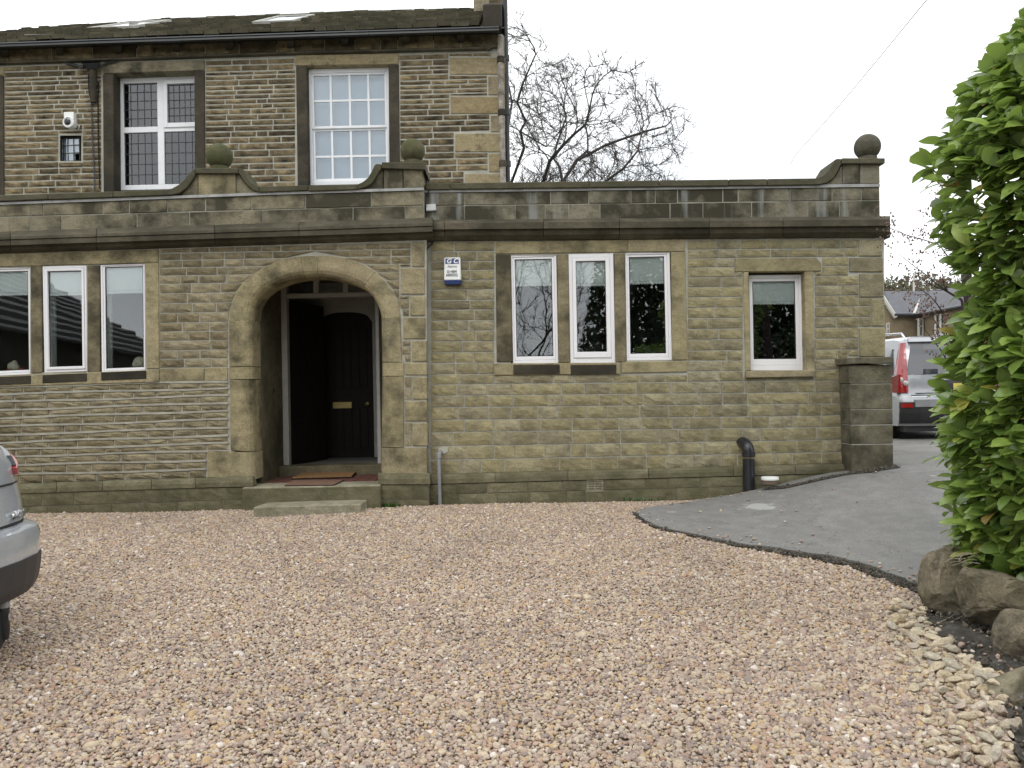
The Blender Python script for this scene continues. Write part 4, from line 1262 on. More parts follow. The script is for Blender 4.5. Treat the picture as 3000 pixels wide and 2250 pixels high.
# sash window
block('lintel', mh, [(864, 161), (1167, 156), (1167, 187), (864, 192)], YM, M['quoin'], .34, .008, .018)
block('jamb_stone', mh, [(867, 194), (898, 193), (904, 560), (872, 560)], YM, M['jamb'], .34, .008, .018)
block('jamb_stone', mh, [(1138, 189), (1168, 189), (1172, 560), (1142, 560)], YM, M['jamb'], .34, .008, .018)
Q = [W(p[0], p[1], YM + .12) for p in ((900, 203), (1141, 197), (1147, 538), (907, 543))]
mb = MB(); ring(mb, Q, (0, 0, 1, 1), (.045, .035, .955, .965), 0, .1); fr = mb.obj('window', M['wood'], mh, bevel=.004)
us = [.06, .277, .508, .735, .945]
for (v0, v1, vb, yo) in ((.055, .49, .272, .018), (.53, .94, .748, .05)):
    mb = MB()
    ring(mb, Q, (.046, v0 - .02, .954, v1 + .022), (us[0] + .012, v0, us[4] - .012, v1), yo, .035)
    sa = mb.obj('sash', M['wood'], fr, bevel=.003)
    mb = MB()
    for u in us[1:4]: uvbox(mb, Q, u - .013, v0, u + .013, v1, yo + .004, .026)
    for i in range(4): uvbox(mb, Q, us[i] + .013, vb - .009, us[i + 1] - .013, vb + .009, yo + .005, .025)
    mb.obj('glazing_bar', M['wood'], fr)
    for i in range(4):
        for va, vb2 in ((v0, vb - .009), (vb + .009, v1)):
            mb = MB(); uvbox(mb, Q, us[i] + .01, va, us[i + 1] - .01, vb2, yo + .018, .004); mb.obj('pane', M['glass_up'], fr)
mb = MB(); uvbox(mb, Q, -.0, -.0, 1.0, 1.0, .16, .01); mb.obj('roller_blind', M['net'], fr)
# little leaded light with a missing quarry
Q = [W(p[0], p[1], YM + .09) for p in ((181, 405), (233, 402), (234, 470), (182, 473))]
mb = MB(); ring(mb, Q, (-.06, -.05, 1.06, 1.06), (0, 0, 1, 1), -.02, .06); fr = mb.obj('window', M['jamb'], mh)
for i in range(3):
    for j in range(3):
        if (i, j) == (2, 2): continue
        mb = MB(); uvbox(mb, Q, i / 3 + .03, j / 3 + .02, (i + 1) / 3 - .03, (j + 1) / 3 - .02, random.uniform(0, .006), .004); mb.obj('pane', M['glass_up'], fr)
mb = MB()
for i in (1, 2):
    uvbox(mb, Q, i / 3 - .03, 0, i / 3 + .03, 1, -.002, .008); uvbox(mb, Q, 0, i / 3 - .02, 1, i / 3 + .02, -.004, .008)
mb.obj('lead_lattice', M['leadcame'], fr)
mb = MB(); uvbox(mb, Q, .0, .0, .66, .66, .05, .005); uvbox(mb, Q, 0, .66, .66, 1, .05, .005); uvbox(mb, Q, .66, 0, 1, .66, .05, .005); mb.obj('net_curtain', M['net'], fr)
block('sill', mh, rect(172, 476, 240, 486), YM, M['main'], .2, .004, .02)
# frieze, string moulding, brackets, gutter
gt = pl([(-330, 136), (0, 124), (900, 94), (1478, 76)])
fb_ = pl([(-330, 190), (0, 181), (900, 150), (1450, 137)])
js = [-330, -200, -90, 20, 150, 270, 400, 520, 600, 700, 810, 860, 950, 1040, 1115, 1165, 1270, 1350, 1460]
prow(mh, js, lambda x: gt(x) + 10, lambda x: fb_(x), YM, M['main'], 'frieze_stone', .01, 2.5)
moulding(mh, 'string_moulding', YM, [-330, 20, 300, 600, 900, 1200, 1425], [(0, lambda x: fb_(x) - 1), (.07, fb_), (.075, lambda x: fb_(x) + 4), (.03, lambda x: fb_(x) + 9), (0, lambda x: fb_(x) + 11)], M['cornice'], .05, 1)
block('string_moulding', mh, [(1426, 136), (1440, 128), (1466, 126), (1466, 136), (1444, 138), (1428, 146)], YM, M['cornice'], .05, .003, .07)
for px in (14, 175, 345, 515, 672, 850, 1010, 1190, 1350):
    mb = MB(); y = gt(px)
    q = [W(px - 11, y + 14, YM - .22), W(px + 11, y + 14, YM - .22), W(px + 11, y + 24, YM - .22), W(px - 11, y + 24, YM - .22)]
    q2 = [W(px - 11, y + 12, YM), W(px + 11, y + 12, YM), W(px + 9, y + 46, YM), W(px - 9, y + 46, YM)]
    mb.add(q + q2, [(0, 1, 2, 3), (4, 7, 6, 5), (0, 4, 5, 1), (1, 5, 6, 2), (2, 6, 7, 3), (3, 7, 4, 0)])
    mb.obj('gutter_corbel', M['jamb'], mh)
moulding(mh, 'gutter', YM - .22, [-330, 260, 680, 1080, 1462], [(0, gt), (.10, gt), (.115, lambda x: gt(x) + 3), (.10, lambda x: gt(x) + 5), (.105, lambda x: gt(x) + 12), (.07, lambda x: gt(x) + 17), (.02, lambda x: gt(x) + 19), (-.06, lambda x: gt(x) + 18)], M['blackmetal'], .12, .6)
moulding(mh, 'soffit_board', YM, [-330, 1462], [(.20, lambda x: gt(x) + 6), (.20, lambda x: gt(x) + 12), (0, lambda x: gt(x) + 14)], M['blackmetal'], .1, 0)
# stone slate roof
def roofz(x, v):
    pe = W(x, gt(x) - 1, 12.62)
    pr = W(x, pl([(-330, 98), (0, 80), (183, 68), (650, 53), (900, 43), (1380, 33), (1480, 31)])(x), 16.9)
    X = pe.x + (pr.x - pe.x) * 0
    return Vector((pe.x, pe.y + (pr.y - pe.y) * v, pe.z + (pr.z - pe.z) * v))
rmat = stone_mat('stone roof slate', [(0.075, 0.07, 0.052), (0.14, 0.12, 0.085), (0.05, 0.045, 0.036), (0.10, 0.082, 0.06)], soot=0.7, thr=.52, moss=.5, island=True, bump=.8, big=5)
mb = MB()
NR = 15
for r in range(NR):
    x = -330 + random.uniform(0, 20)
    while x < 1400:
        w_ = random.uniform(34, 74) * (1 - .02 * r)
        x1 = min(x + w_, 1404)
        v0, v1 = r / NR - .012, (r + 1.15) / NR
        th = random.uniform(.03, .075)
        A, B = roofz(x + 1, v0), roofz(x1 - 1, v0)
        D, C = roofz(x + 1, v1), roofz(x1 - 1, v1)
        up_ = Vector((0, -.25, 1)).normalized()
        lift = random.uniform(0, .03)
        mb.add([A + up_ * lift, B + up_ * lift, B + up_ * (lift + th), A + up_ * (lift + th), D - up_ * .01, C - up_ * .01, C + up_ * .012, D + up_ * .012],
               [(0, 1, 2, 3), (3, 2, 6, 7), (0, 3, 7, 4), (1, 5, 6, 2)])
        x = x1
ro = mb.obj('roof_slate', rmat, mh); ro['kind'] = 'stuff'
mb = MB()
for i in range(30):
    x0, x1 = -330 + i * 58, -330 + (i + 1) * 58 - 1.5
    if x0 > 1390: break
    p0, p1 = roofz(x0, 1), roofz(min(x1, 1400), 1)
    d = Vector((0, .16, -.12)); e = Vector((0, -.16, -.13)); h = Vector((0, 0, .06 + random.uniform(0, .02)))
    mb.add([p0 + e, p0 + h, p0 + d, p1 + e, p1 + h, p1 + d], [(0, 1, 4, 3), (1, 2, 5, 4), (0, 2, 1), (3, 4, 5)])
mb.obj('ridge_tile', M['coping'], mh)
pe, pr = roofz(-330, 0), roofz(1478, 0)
mb = MB()
a0, a1 = roofz(-330, 1), roofz(1478, 1)
bk = Vector((0, 3.4, -2.3))
mb.add([a0, a1, a1 + bk, a0 + bk], [(0, 1, 2, 3)]); 
f0, f1 = roofz(-330, 0) - Vector((0, 0, .04)), roofz(1478, 0) - Vector((0, 0, .04))
mb.add([f0, f1, a1 - Vector((0, 0, .04)), a0 - Vector((0, 0, .04))], [(0, 1, 2, 3)])
mb.obj('roof_underlay', M['jamb'], mh, fix=False)
M['rg'] = glass_mat('rooflight glass', tint=(.3, .32, .33), k=2.5, base=.25)
for (xa, xb, ) in ((115, 268), (655, 790)):
    v0, v1 = .34, .72
    Qr = [roofz(xa, v1), roofz(xb, v1), roofz(xb, v0), roofz(xa, v0)]
    n_ = (Qr[1] - Qr[0]).cross(Qr[3] - Qr[0]).normalized()
    if n_.z < 0: n_ = -n_
    mb = MB()
    for (u0, v0_, u1, v1_) in ((0, 0, .08, 1), (.92, 0, 1, 1), (.08, 0, .92, .07), (.08, .93, .92, 1)):
        mb.prism([uv(Qr, u0, v0_) + n_ * .09, uv(Qr, u1, v0_) + n_ * .09, uv(Qr, u1, v1_) + n_ * .09, uv(Qr, u0, v1_) + n_ * .09], -n_ * .09)
    rf = mb.obj('rooflight', M['greyfr'], mh)
    mb = MB(); mb.prism([uv(Qr, .08, .07) + n_ * .075, uv(Qr, .92, .07) + n_ * .075, uv(Qr, .92, .93) + n_ * .075, uv(Qr, .08, .93) + n_ * .075], -n_ * .02)
    mb.obj('pane', M['rg'], rf)
# raised gable coping and the chimney stack above it
kx0, kx1 = W(1416, 60, YM).x, W(1470, 60, YM).x
mb = MB()
ka, kb = roofz(1410, 0), roofz(1410, 1)
mb.add([(kx0, YM - .18, ka.z - .02), (kx1, YM - .18, ka.z - .02), (kx1, YM - .18, ka.z + .34), (kx0, YM - .18, ka.z + .34), (kx0, kb.y, kb.z - .1), (kx1, kb.y, kb.z - .1), (kx1, kb.y, kb.z + .16), (kx0, kb.y, kb.z + .16)],
       [(0, 1, 2, 3), (4, 7, 6, 5), (0, 4, 5, 1), (1, 5, 6, 2), (2, 6, 7, 3), (3, 7, 4, 0)])
mb.obj('gable_coping', M['black'], mh, bevel=.02)
c0, c1 = W(1392, 60, 16.4).x, W(1482, 60, 16.4).x
cz = kb.z - .6
ch = MB(); ch.box((c0, 15.9, cz), (c1, 17.2, cz + 2.4)); cho = ch.obj('chimney', M['jamb'], mh, bevel=.01)
for j in range(7):
    for i in range(2):
        mb = MB(); o_ = (.0 if j % 2 else .1)
        xm = c0 + (c1 - c0) * (.42 + o_ * .8)
        x0, x1 = (c0 - .006, xm - .006) if i == 0 else (xm + .006, c1 + .006)
        mb.box((x0, 15.88, cz + .1 + j * .3), (x1, 15.94, cz + .388 + j * .3)); mb.obj('chimney_stone', M['main'] if i else M['parapet'], cho, bevel=.006)
# house shell and rooms
sz_ = W(700, 100, YM).z
hx0 = W(-330, 300, YM).x
mb = MB()
mb.box((hx0 - .3, YM + .35, .1), (hx0, 20.3, sz_))
mb.obj('side_wall', M['jamb'], mh)
mb = MB(); fz = W(700, 640, YM).z
mb.box((hx0, YM + .35, fz - .1), (gx - .3, 17, fz)); mb.box((hx0, 16.9, fz), (gx - .3, 17, sz_ - .05)); mb.box((hx0, YM + .35, sz_ - .1), (gx - .3, 17, sz_ - .05))
mb.obj('room_lining', M['room'], mh)
# wall below, hidden behind the front ranges
mb = MB(); mb.box((hx0, YM + .02, .1), (gx - .3, YM + .3, fz - .1)); mb.obj('lower_wall', M['main'], mh)
# ================================================================== THINGS FIXED TO OR STANDING AGAINST THE WALLS
# alarm bell box
a, b = W(1300, 754, YR - .08), W(1350, 820, YR - .08)
c = W(1325, 788, YR)
al = empty('alarm_box', (c.x, YR - .02, c.z), 'white and navy alarm bell box lettered GC, high on the wall beside the triple window', 'alarm box')
bx = b.x - a.x
mb = MB()
mb.add([(a.x, YR - .085, b.z), (b.x, YR - .085, b.z), (b.x - .004, YR - .06, a.z), (a.x + .004, YR - .06, a.z), (a.x - .006, YR - .01, b.z), (b.x + .006, YR - .01, b.z), (b.x, YR - .01, a.z), (a.x, YR - .01, a.z)],
       [(0, 1, 2, 3), (4, 7, 6, 5), (0, 4, 5, 1), (1, 5, 6, 2), (2, 6, 7, 3), (3, 7, 4, 0)])
mb.obj('cover', M['white'], al, bevel=.006)
mb = MB()
z0 = W(1325, 833, YR - .08).z
mb.add([(a.x + .006, YR - .075, z0), (b.x - .004, YR - .075, z0), (b.x + .001, YR - .088, b.z - .001), (a.x - .001, YR - .088, b.z - .001), (a.x + .006, YR - .01, z0), (b.x - .004, YR - .01, z0), (b.x + .007, YR - .01, b.z - .001), (a.x - .007, YR - .01, b.z - .001)],
       [(0, 1, 2, 3), (4, 7, 6, 5), (0, 4, 5, 1), (1, 5, 6, 2), (2, 6, 7, 3), (3, 7, 4, 0)])
mb.obj('base_strip', M['navy'], al, bevel=.004)
def face_y(z): return YR - .085 + .025 * (z - b.z) / (a.z - b.z)
h = a.z - b.z
p0, p1 = a.z - h * .04, a.z - h * .285
mb = MB(); mb.prism([Vector((a.x + bx * .085, face_y(p1) - .003, p1)), Vector((a.x + bx * .895, face_y(p1) - .003, p1)), Vector((a.x + bx * .895, face_y(p0) - .003, p0)), Vector((a.x + bx * .085, face_y(p0) - .003, p0))], (0, .004, 0))
mb.obj('name_panel', M['navy'], al)
def wall_text(t, x, z, size, mat, name, shear=0, bold=0.0):
    pl_ = Matrix.Translation((x, face_y(z) - .0042, z)) @ Matrix.Rotation(math.radians(90 - 5), 4, 'X')
    textmesh(t, size, .0006, mat, name, al, pl_, shear, bold)
cx = a.x + bx * .47
wall_text('G C', cx + bx * .02, a.z - h * .165, .078, M['white'], 'lettering', .25, .002)
wall_text('Alarms', cx + bx * .03, a.z - h * .40, .038, M['ink'], 'lettering')
wall_text('01484', cx, a.z - h * .63, .046, M['ink'], 'lettering', 0, .0006)
wall_text('680032', cx, a.z - h * .78, .046, M['ink'], 'lettering', 0, .0006)

# junction box with its cable in the corner of the parapet
p = W(1262, 608, YR)
jb = empty('junction_box', p, 'small grey junction box on the parapet beside the pier with the right hand ball', 'junction box')
jb['label'] = 'small grey electrical box on the stained parapet, below the end pier of the porch'
mb = MB(); mb.prism([W(1249, 599, YR - .07), W(1276, 597, YR - .07), W(1278, 616, YR - .07), W(1248, 618, YR - .07)], (0, .06, 0)); mb.obj('lid', M['palegrey'], jb, bevel=.004)
mb = MB(); mb.tube([W(1258, 556, YR - .03), W(1249, 575, YR - .03), W(1247, 600, YR - .03), W(1246, 656, YR - .03)], .006, 6); mb.obj('cable', M['blackpl'], jb)
mb = MB(); pts = [(1268, 712), (1250, 730), (1247, 760), (1250, 800), (1249, 850), (1250, 900)]
mb.tube([W(x, y, YR - .02) for x, y in pts], .007, 6)
tag(mb.obj('wall_cable', M['blackpl'], None), 'black cable running down the corner where the porch range meets the extension', 'cable')

# security camera
p = W(199, 352, YM)
sc_ = empty('security_camera', p, 'white round security camera on a small box above the little leaded window', 'camera')
mb = MB(); mb.prism([W(186, 328, YM - .10), W(215, 327, YM - .10), W(216, 352, YM - .10), W(187, 353, YM - .10)], (0, .10, 0)); mb.obj('mount_box', M['white'], sc_, bevel=.006)
q = W(199, 357, YM - .26)
mb = MB(); mb.lathe((q.x, q.y, q.z), [(.001, .0), (.045, .0), (.052, .012), (.074, -.004), (.086, .005), (.086, .1), (.06, .16), (.001, .165)], 22, axis='Y'); mb.obj('housing', M['white'], sc_)
mb = MB(); mb.lathe((q.x - .006, q.y - .003, q.z + .002), [(.001, -.012), (.03, -.008), (.05, .0), (.05, .01)], 18, axis='Y'); mb.obj('lens', M['lens'], sc_)
mb = MB(); mb.tube([W(201, 372, YM - .14), W(212, 374, YM - .04), W(224, 366, YM - .02), W(233, 368, YM - .02), W(230, 378, YM - .02)], .006, 6); mb.obj('cable', M['white'], sc_)
# old hopper and cables on the main wall
p = W(268, 200, YM)
hp = empty('rainwater_hopper', p, 'black broken hopper head with a short pipe stub beside the leaded window lintel', 'hopper')
mb = MB()
mb.add([W(238, 186, YM - .18), W(292, 184, YM - .18), W(284, 202, YM - .14), W(258, 203, YM - .14), W(238, 184, YM), W(294, 182, YM), W(284, 206, YM), W(256, 206, YM)],
       [(0, 1, 2, 3), (4, 7, 6, 5), (0, 4, 5, 1), (1, 5, 6, 2), (2, 6, 7, 3), (3, 7, 4, 0)]); mb.obj('hopper_head', M['blackmetal'], hp)
mb = MB(); mb.tube([W(272, 203, YM - .08), W(273, 240, YM - .07), W(274, 300, YM - .05)], [.06, .05, .045], 12); mb.obj('pipe_stub', M['jamb'], hp)
mb = MB(); mb.tube([W(190, 184, YM - .03), W(225, 192, YM - .05), W(245, 196, YM - .1)], .018, 6); mb.tube([W(292, 196, YM - .1), W(312, 186, YM - .05), W(340, 178, YM - .05)], .018, 6); mb.obj('inlet_pipe', M['blackmetal'], hp)
for pts, lab in (([(258, 215), (259, 260), (267, 300), (270, 370), (272, 440), (276, 500), (277, 556)], 'thin dark cable hanging down the sooty wall past the security camera'), ([(289, 240), (287, 300), (288, 400), (290, 480), (292, 552)], 'rust brown cable running down beside the jamb of the leaded window')):
    mb = MB(); mb.tube([W(x, y, YM - .025) for x, y in pts], .010, 6)
    tag(mb.obj('wall_cable', M['blackpl'] if 'thin' in lab else M['darkwood'], None), lab, 'cable')

# downpipes at the corner of the main house
p = W(1470, 400, YM - .1)
dp = empty('downpipe', (p.x, p.y, W(1470, 560, YM).z), 'peeling grey iron downpipe on the corner of the tall house', 'downpipe')
mb = MB(); mb.tube([W(1466, 104, YM - .12), W(1467, 200, YM - .12), W(1471, 400, YM - .12), W(1475, 580, YM - .12)], .046, 14); mb.obj('pipe', M['ironpipe'], dp)
for y, r in ((175, .062), (330, .06), (480, .06)):
    c_ = W(1466 + (y - 104) * .018, y, YM - .12)
    mb = MB(); mb.lathe((c_.x, c_.y, c_.z), [(.048, -.05), (r, -.045), (r, .04), (.048, .05)], 14); mb.obj('collar', M['jamb'], dp)
p = W(1483, 400, YM + .1)
sp = empty('soil_pipe', (p.x, p.y, W(1483, 580, YM).z), 'black soil pipe running up the gable edge behind the peeling downpipe', 'pipe')
mb = MB(); mb.tube([W(1478, -40, YM + .12), W(1480, 100, YM + .12), W(1483, 250, YM + .12), W(1485, 420, YM + .12), W(1488, 600, YM + .12)], .045, 12); mb.obj('pipe', M['blackmetal'], sp)
for y in (170, 330, 480):
    c_ = W(1479 + y * .015, y, YM + .12)
    mb = MB(); mb.lathe((c_.x, c_.y, c_.z), [(.046, -.05), (.06, -.045), (.06, .04), (.046, .05)], 14); mb.obj('collar', M['blackmetal'], sp)

# grey waste pipe and its cement patch
p = W(1288, 1470, YR - .10)
wp = empty('waste_pipe', p, 'thin grey waste pipe rising from the gravel where the two walls meet', 'pipe')
mb = MB(); mb.tube([W(1289, 1478, YR - .13), W(1287, 1400, YR - .13), W(1286, 1336, YR - .13), W(1287, 1329, YR - .12), W(1290, 1325, YR - .09), W(1294, 1323, YR + .03)], .022, 10); mb.obj('pipe', M['greypipe'], wp)
mb = MB(); mb.lathe(W(1286, 1334, YR - .13), [(.023, -.03), (.03, -.027), (.03, .02), (.023, .026)], 12); mb.obj('collar', M['greypipe'], wp)
block('cement_patch', wp, [(1284, 1312), (1306, 1308), (1314, 1313), (1311, 1326), (1298, 1331), (1283, 1328)], YR, M['mortar_pale'], .05, .004, .025)

# black vent pipe with a swept bend
p = W(2192, 1426, YR - .14)
vp = empty('vent_pipe', p, 'black plastic pipe with a swept bend entering the wall below the single window', 'pipe')
R_ = .068
c0 = W(2193, 1330, YR - .15)
mb = MB(); mb.tube([W(2195, 1440, YR - .15), W(2193, 1345, YR - .15)], R_, 18)
mb.obj('pipe', M['blackpl'], vp)
mb = MB()
bend = [c0 + Vector((0, 0, .02))]
for k in range(9):
    t = k / 8 * math.pi / 2
    bend.append(W(2192, 1320, YR - .15) + Vector((-.03 * (1 - math.cos(t)), .17 * (1 - math.cos(t)), .085 * math.sin(t))))
mb.tube(bend, R_ * 1.01, 18); mb.obj('bend', M['blackpl'], vp)
mb = MB(); mb.lathe(c0, [(R_, -.035), (R_ * 1.12, -.03), (R_ * 1.12, .02), (R_, .025)], 18); mb.obj('collar', M['blackpl'], vp)

# tub with white lid
p = Vector((W(2256, 1410, 9.5).x, 9.5, 0)); p.z = W(2256, 1424, 9.42).z - .01
tb = empty('plastic_tub', (p.x, p.y, p.z), 'brown tub with a flat white lid at the wall foot by the black pipe', 'tub')
r_ = 25.5 * p.y / F
mb = MB(); mb.lathe(p + Vector((0, 0, .03)), [(.001, .0), (r_ * .90, .0), (r_ * .95, .045)], 20); mb.obj('pot', M['terracotta'], tb)
mb = MB(); mb.lathe(p + Vector((0, 0, .072)), [(r_ * .98, .0), (r_, .006), (r_, .026), (r_ * .93, .034), (.001, .036)], 20); mb.obj('lid', M['white'], tb)

# gate pillar at the end of the extension
YP = 9.5
p = W(2555, 1370, YP)
gpil = empty('gate_pillar', (p.x, YP, p.z), 'short square stone gate pillar with a flat cap at the end of the extension', 'pillar')
jl = [1069, 1125, 1200, 1245, 1302, 1392]
for a_, b_ in zip(jl[:-1], jl[1:]):
    f = lambda y: 2487 + (y - 1068) * .03
    g_ = lambda y: 2614 + (y - 1068) * .012
    block('pillar_stone', gpil, [(f(a_), a_ + 1.2), (g_(a_), a_ - .5), (g_(b_), b_ - 2.2), (f(b_), b_ - .8)], YP, M['pillar'], .3, .007, random.uniform(.001, .007))
block('cap_stone', gpil, [(2481, 1048), (2617, 1045), (2618, 1064), (2575, 1068), (2540, 1065), (2481, 1068)], YP, M['pillar'], .38, .008, .045)
mb = MB(); mb.prism([W(2492, 1072, YP + .004), W(2611, 1072, YP + .004), W(2613, 1400, YP + .004), W(2497, 1400, YP + .004)], (0, .28, 0)); mb.obj('mortar_core', M['mortar_grey'], gpil)

# loose slab step in front of the porch
mb = MB()
zt = (W(740, 1491, 9.05).z + W(1060, 1481, 9.05).z) / 2
fl, fr_ = G(742, 1519), G(1058, 1504)
yb0 = fl.y + .33
zA, zB = W(742, 1489, fl.y).z + .012, W(1060, 1479, fr_.y).z + .012
A, B = Vector((fl.x, fl.y, zA)), Vector((fr_.x, fr_.y, zB))
C_, D_ = Vector((W(1078, 1460, fr_.y + .36).x, fr_.y + .36, zB + .004)), Vector((W(781, 1475, fl.y + .34).x, fl.y + .34, zA + .004))
mb.add([A, B, C_, D_] + [Vector((q.x, q.y, q.z - .16)) for q in (A, B, C_, D_)], [(0, 1, 2, 3), (4, 7, 6, 5), (0, 4, 5, 1), (1, 5, 6, 2), (2, 6, 7, 3), (3, 7, 4, 0)])
tag(mb.obj('stone_slab', M['slab'], None, bevel=.012), 'loose grey green stone slab laid on the gravel as a lower step to the porch', 'step')

# mats on the porch step
def onfloor(px, py, z):
    d = ray(px, py); t = (z - CP.z) / d.z
    return CP + d * t
def mat_thing(px4, z, th, mat, edge, label):
    P = [onfloor(x, y, z) for x, y in px4]
    c = sum(P, Vector()) / 4
    t = empty('door_mat', (c.x, c.y, z), label, 'door mat')
    mb = MB(); n = 10
    fr_edge = [P[0].lerp(P[1], i / n) for i in range(n + 1)]; bk = [P[3].lerp(P[2], i / n) for i in range(n + 1)]
    ring_ = fr_edge + bk[::-1]
    ring_ = [q + Vector((random.uniform(-.004, .004), random.uniform(-.006, .006), 0)) for q in ring_]
    mb.prism([q + Vector((0, 0, th)) for q in ring_], (0, 0, -th * .5)); mb.obj('pile', mat, t)
    mb = MB(); cc = c
    mb.prism([cc + (q - cc) * 1.012 + Vector((0, 0, th * .5)) for q in [Vector((r.x, r.y, z)) for r in ring_]], (0, 0, -th * .5)); mb.obj('backing', edge, t)
mat_thing([(856, 1405), (1031, 1400), (1052, 1380), (905, 1384)], FZ + .006, .03, M['coir'], M['darkwood'], 'thick brown coir door mat lying against the threshold of the porch')
mat_thing([(834, 1424), (978, 1423), (1006, 1409), (862, 1410)], FZ + .002, .016, M['redmat'], M['rubber'], 'thin rust red door mat with a black rubber edge on the porch step')
# bell push on the porch wall
c_ = Vector((XL_, 0, 0))
d = ray(802, 1144); t = (XL_ - CP.x) / d.x
q = CP + d * t
mb = MB(); mb.lathe(q, [(.001, .022), (.012, .02), (.014, .012), (.03, .01), (.036, .0), (.001, -.002)], 16, axis='X')
tag(mb.obj('bell_push', M['blackmetal'], None), 'round black bell push on the shaded side wall inside the porch', 'doorbell')
# ornaments on the window sills
q = W(46, 1078, YL + .16)
om = empty('window_ornament', (q.x, q.y, W(46, 1090, YL + .16).z), 'small red and cream ornament standing inside the window at the edge of the photo', 'ornament')
om['label'] = 'small red and cream ornament inside the casement farther from the arch'
M['redcloth'] = plain('red glaze', (0.30, 0.03, 0.025), 0.5, var=.3)
M['cream'] = plain('cream glaze', (0.68, 0.62, 0.48), 0.5, var=.1)
mb = MB()
for dx, dz, r in ((-.06, .03, .045), (.0, .03, .05), (.07, .035, .04)): mb.ball(q + Vector((dx, 0, dz - .06)), r, 12, 8)
mb.obj('base', M['redcloth'], om)
mb = MB()
for dx, dz, r in ((-.03, .06, .05), (.015, .045, .045), (.0, .095, .035)): mb.ball(q + Vector((dx, -.02, dz - .04)), r, 12, 8)
mb.obj('blossom', M['cream'], om)
q = W(409, 1062, YL + .12)
mb = MB(); mb.ball(q, .07, 18, 12); mb.ball(q + Vector((-.03, -.01, -.02)), .05, 14, 10)
tag(mb.obj('white_ornament', M['cream'], None), 'round white china ornament inside the casement nearest the arched porch', 'ornament')
# telephone wire
wa, wb = W(2716, -2, 11.0), W(2335, 448, 24.0)
mb = MB(); n = 16
P = [wa.lerp(wb, i / n) - Vector((0, 0, .05 * math.sin(math.pi * i / n))) for i in range(n + 1)]
P = [wa + (wa - wb) * .6] + P + [wb + (wb - wa) * .12 - Vector((0, 0, .1))]
mb.tube(P, .007, 5)
M['wire'] = plain('grey wire', (0.45, 0.45, 0.46), 0.6)
tag(mb.obj('overhead_wire', M['wire'], None), 'thin grey telephone wire slanting across the white sky', 'wire')

# weeds at the wall foot
def weed(px, py, Y, n, size, label):
    g_ = G(px, py)
    mb = MB()
    for i in range(n):
        a = random.uniform(0, 6.28); l = size * random.uniform(.5, 1.1)
        o_ = Vector((g_.x + random.uniform(-.12, .12), min(g_.y, Y) + random.uniform(-.03, .03), gz(g_.x, g_.y)))
        d_ = Vector((math.cos(a) * .7, math.sin(a) * .4, random.uniform(.5, 1.1))).normalized()
        s_ = d_.cross(Vector((0, 0, 1))).normalized() * l * .22
        mb.add([o_, o_ + d_ * l * .5 + s_, o_ + d_ * l, o_ + d_ * l * .5 - s_], [(0, 1, 2, 3)])
    tag(mb.obj('weed', M['leafgreen'], None, fix=False), label, 'weed')
weed(1148, 1483, YL - .12, 60, .075, 'low green weeds growing at the wall foot beside the slab step')
weed(1842, 1452, YR - .12, 30, .06, 'small tuft of weeds under the wall a little beyond the air brick')
weed(1888, 1450, YR - .12, 18, .05, 'tiniest tuft of weeds under the wall where gravel meets the asphalt tip')

# ================================================================== GRAVEL
def pebble_mat():
    m, n, b, o = newmat('pea gravel')
    at = nd(n, 'Attribute', attribute_type='INSTANCER', attribute_name='tint')
    pal = [(0.36, 0.25, 0.18), (0.45, 0.37, 0.27), (0.29, 0.23, 0.19), (0.49, 0.42, 0.30), (0.40, 0.31, 0.24), (0.25, 0.21, 0.185), (0.43, 0.32, 0.18), (0.42, 0.37, 0.30), (0.35, 0.275, 0.23), (0.46, 0.40, 0.31), (0.39, 0.31, 0.245), (0.62, 0.58, 0.52)]
    r = ramp(n, at.outputs['Fac'], [(i / len(pal), c) for i, c in enumerate(pal)], 'CONSTANT')
    tcn = nd(n, 'TexCoord')
    x = noise_n(n, tcn.outputs['Object'], 2.2, 3)
    r1 = ramp(n, x.outputs['Fac'], [(0.25, g3(.72)), (.75, g3(1.25))])
    gp_ = nd(n, 'NewGeometry')
    x2 = noise_n(n, gp_.outputs['Position'], 1.1, 4)
    r2 = ramp(n, x2.outputs['Fac'], [(.3, (.86, .825, .815)), (.5, (1.01, .965, .95)), (.72, (1.09, 1.05, 1.035))])
    n.links.new(mixc(n, 1.0, mixc(n, 1.0, r.outputs['Color'], r1.outputs['Color'], 'MULTIPLY'), r2.outputs['Color'], 'MULTIPLY'), b.inputs['Base Color'])
    b.inputs['Roughness'].default_value = 0.65
    b.inputs['Specular IOR Level'].default_value = 0.4
    return m

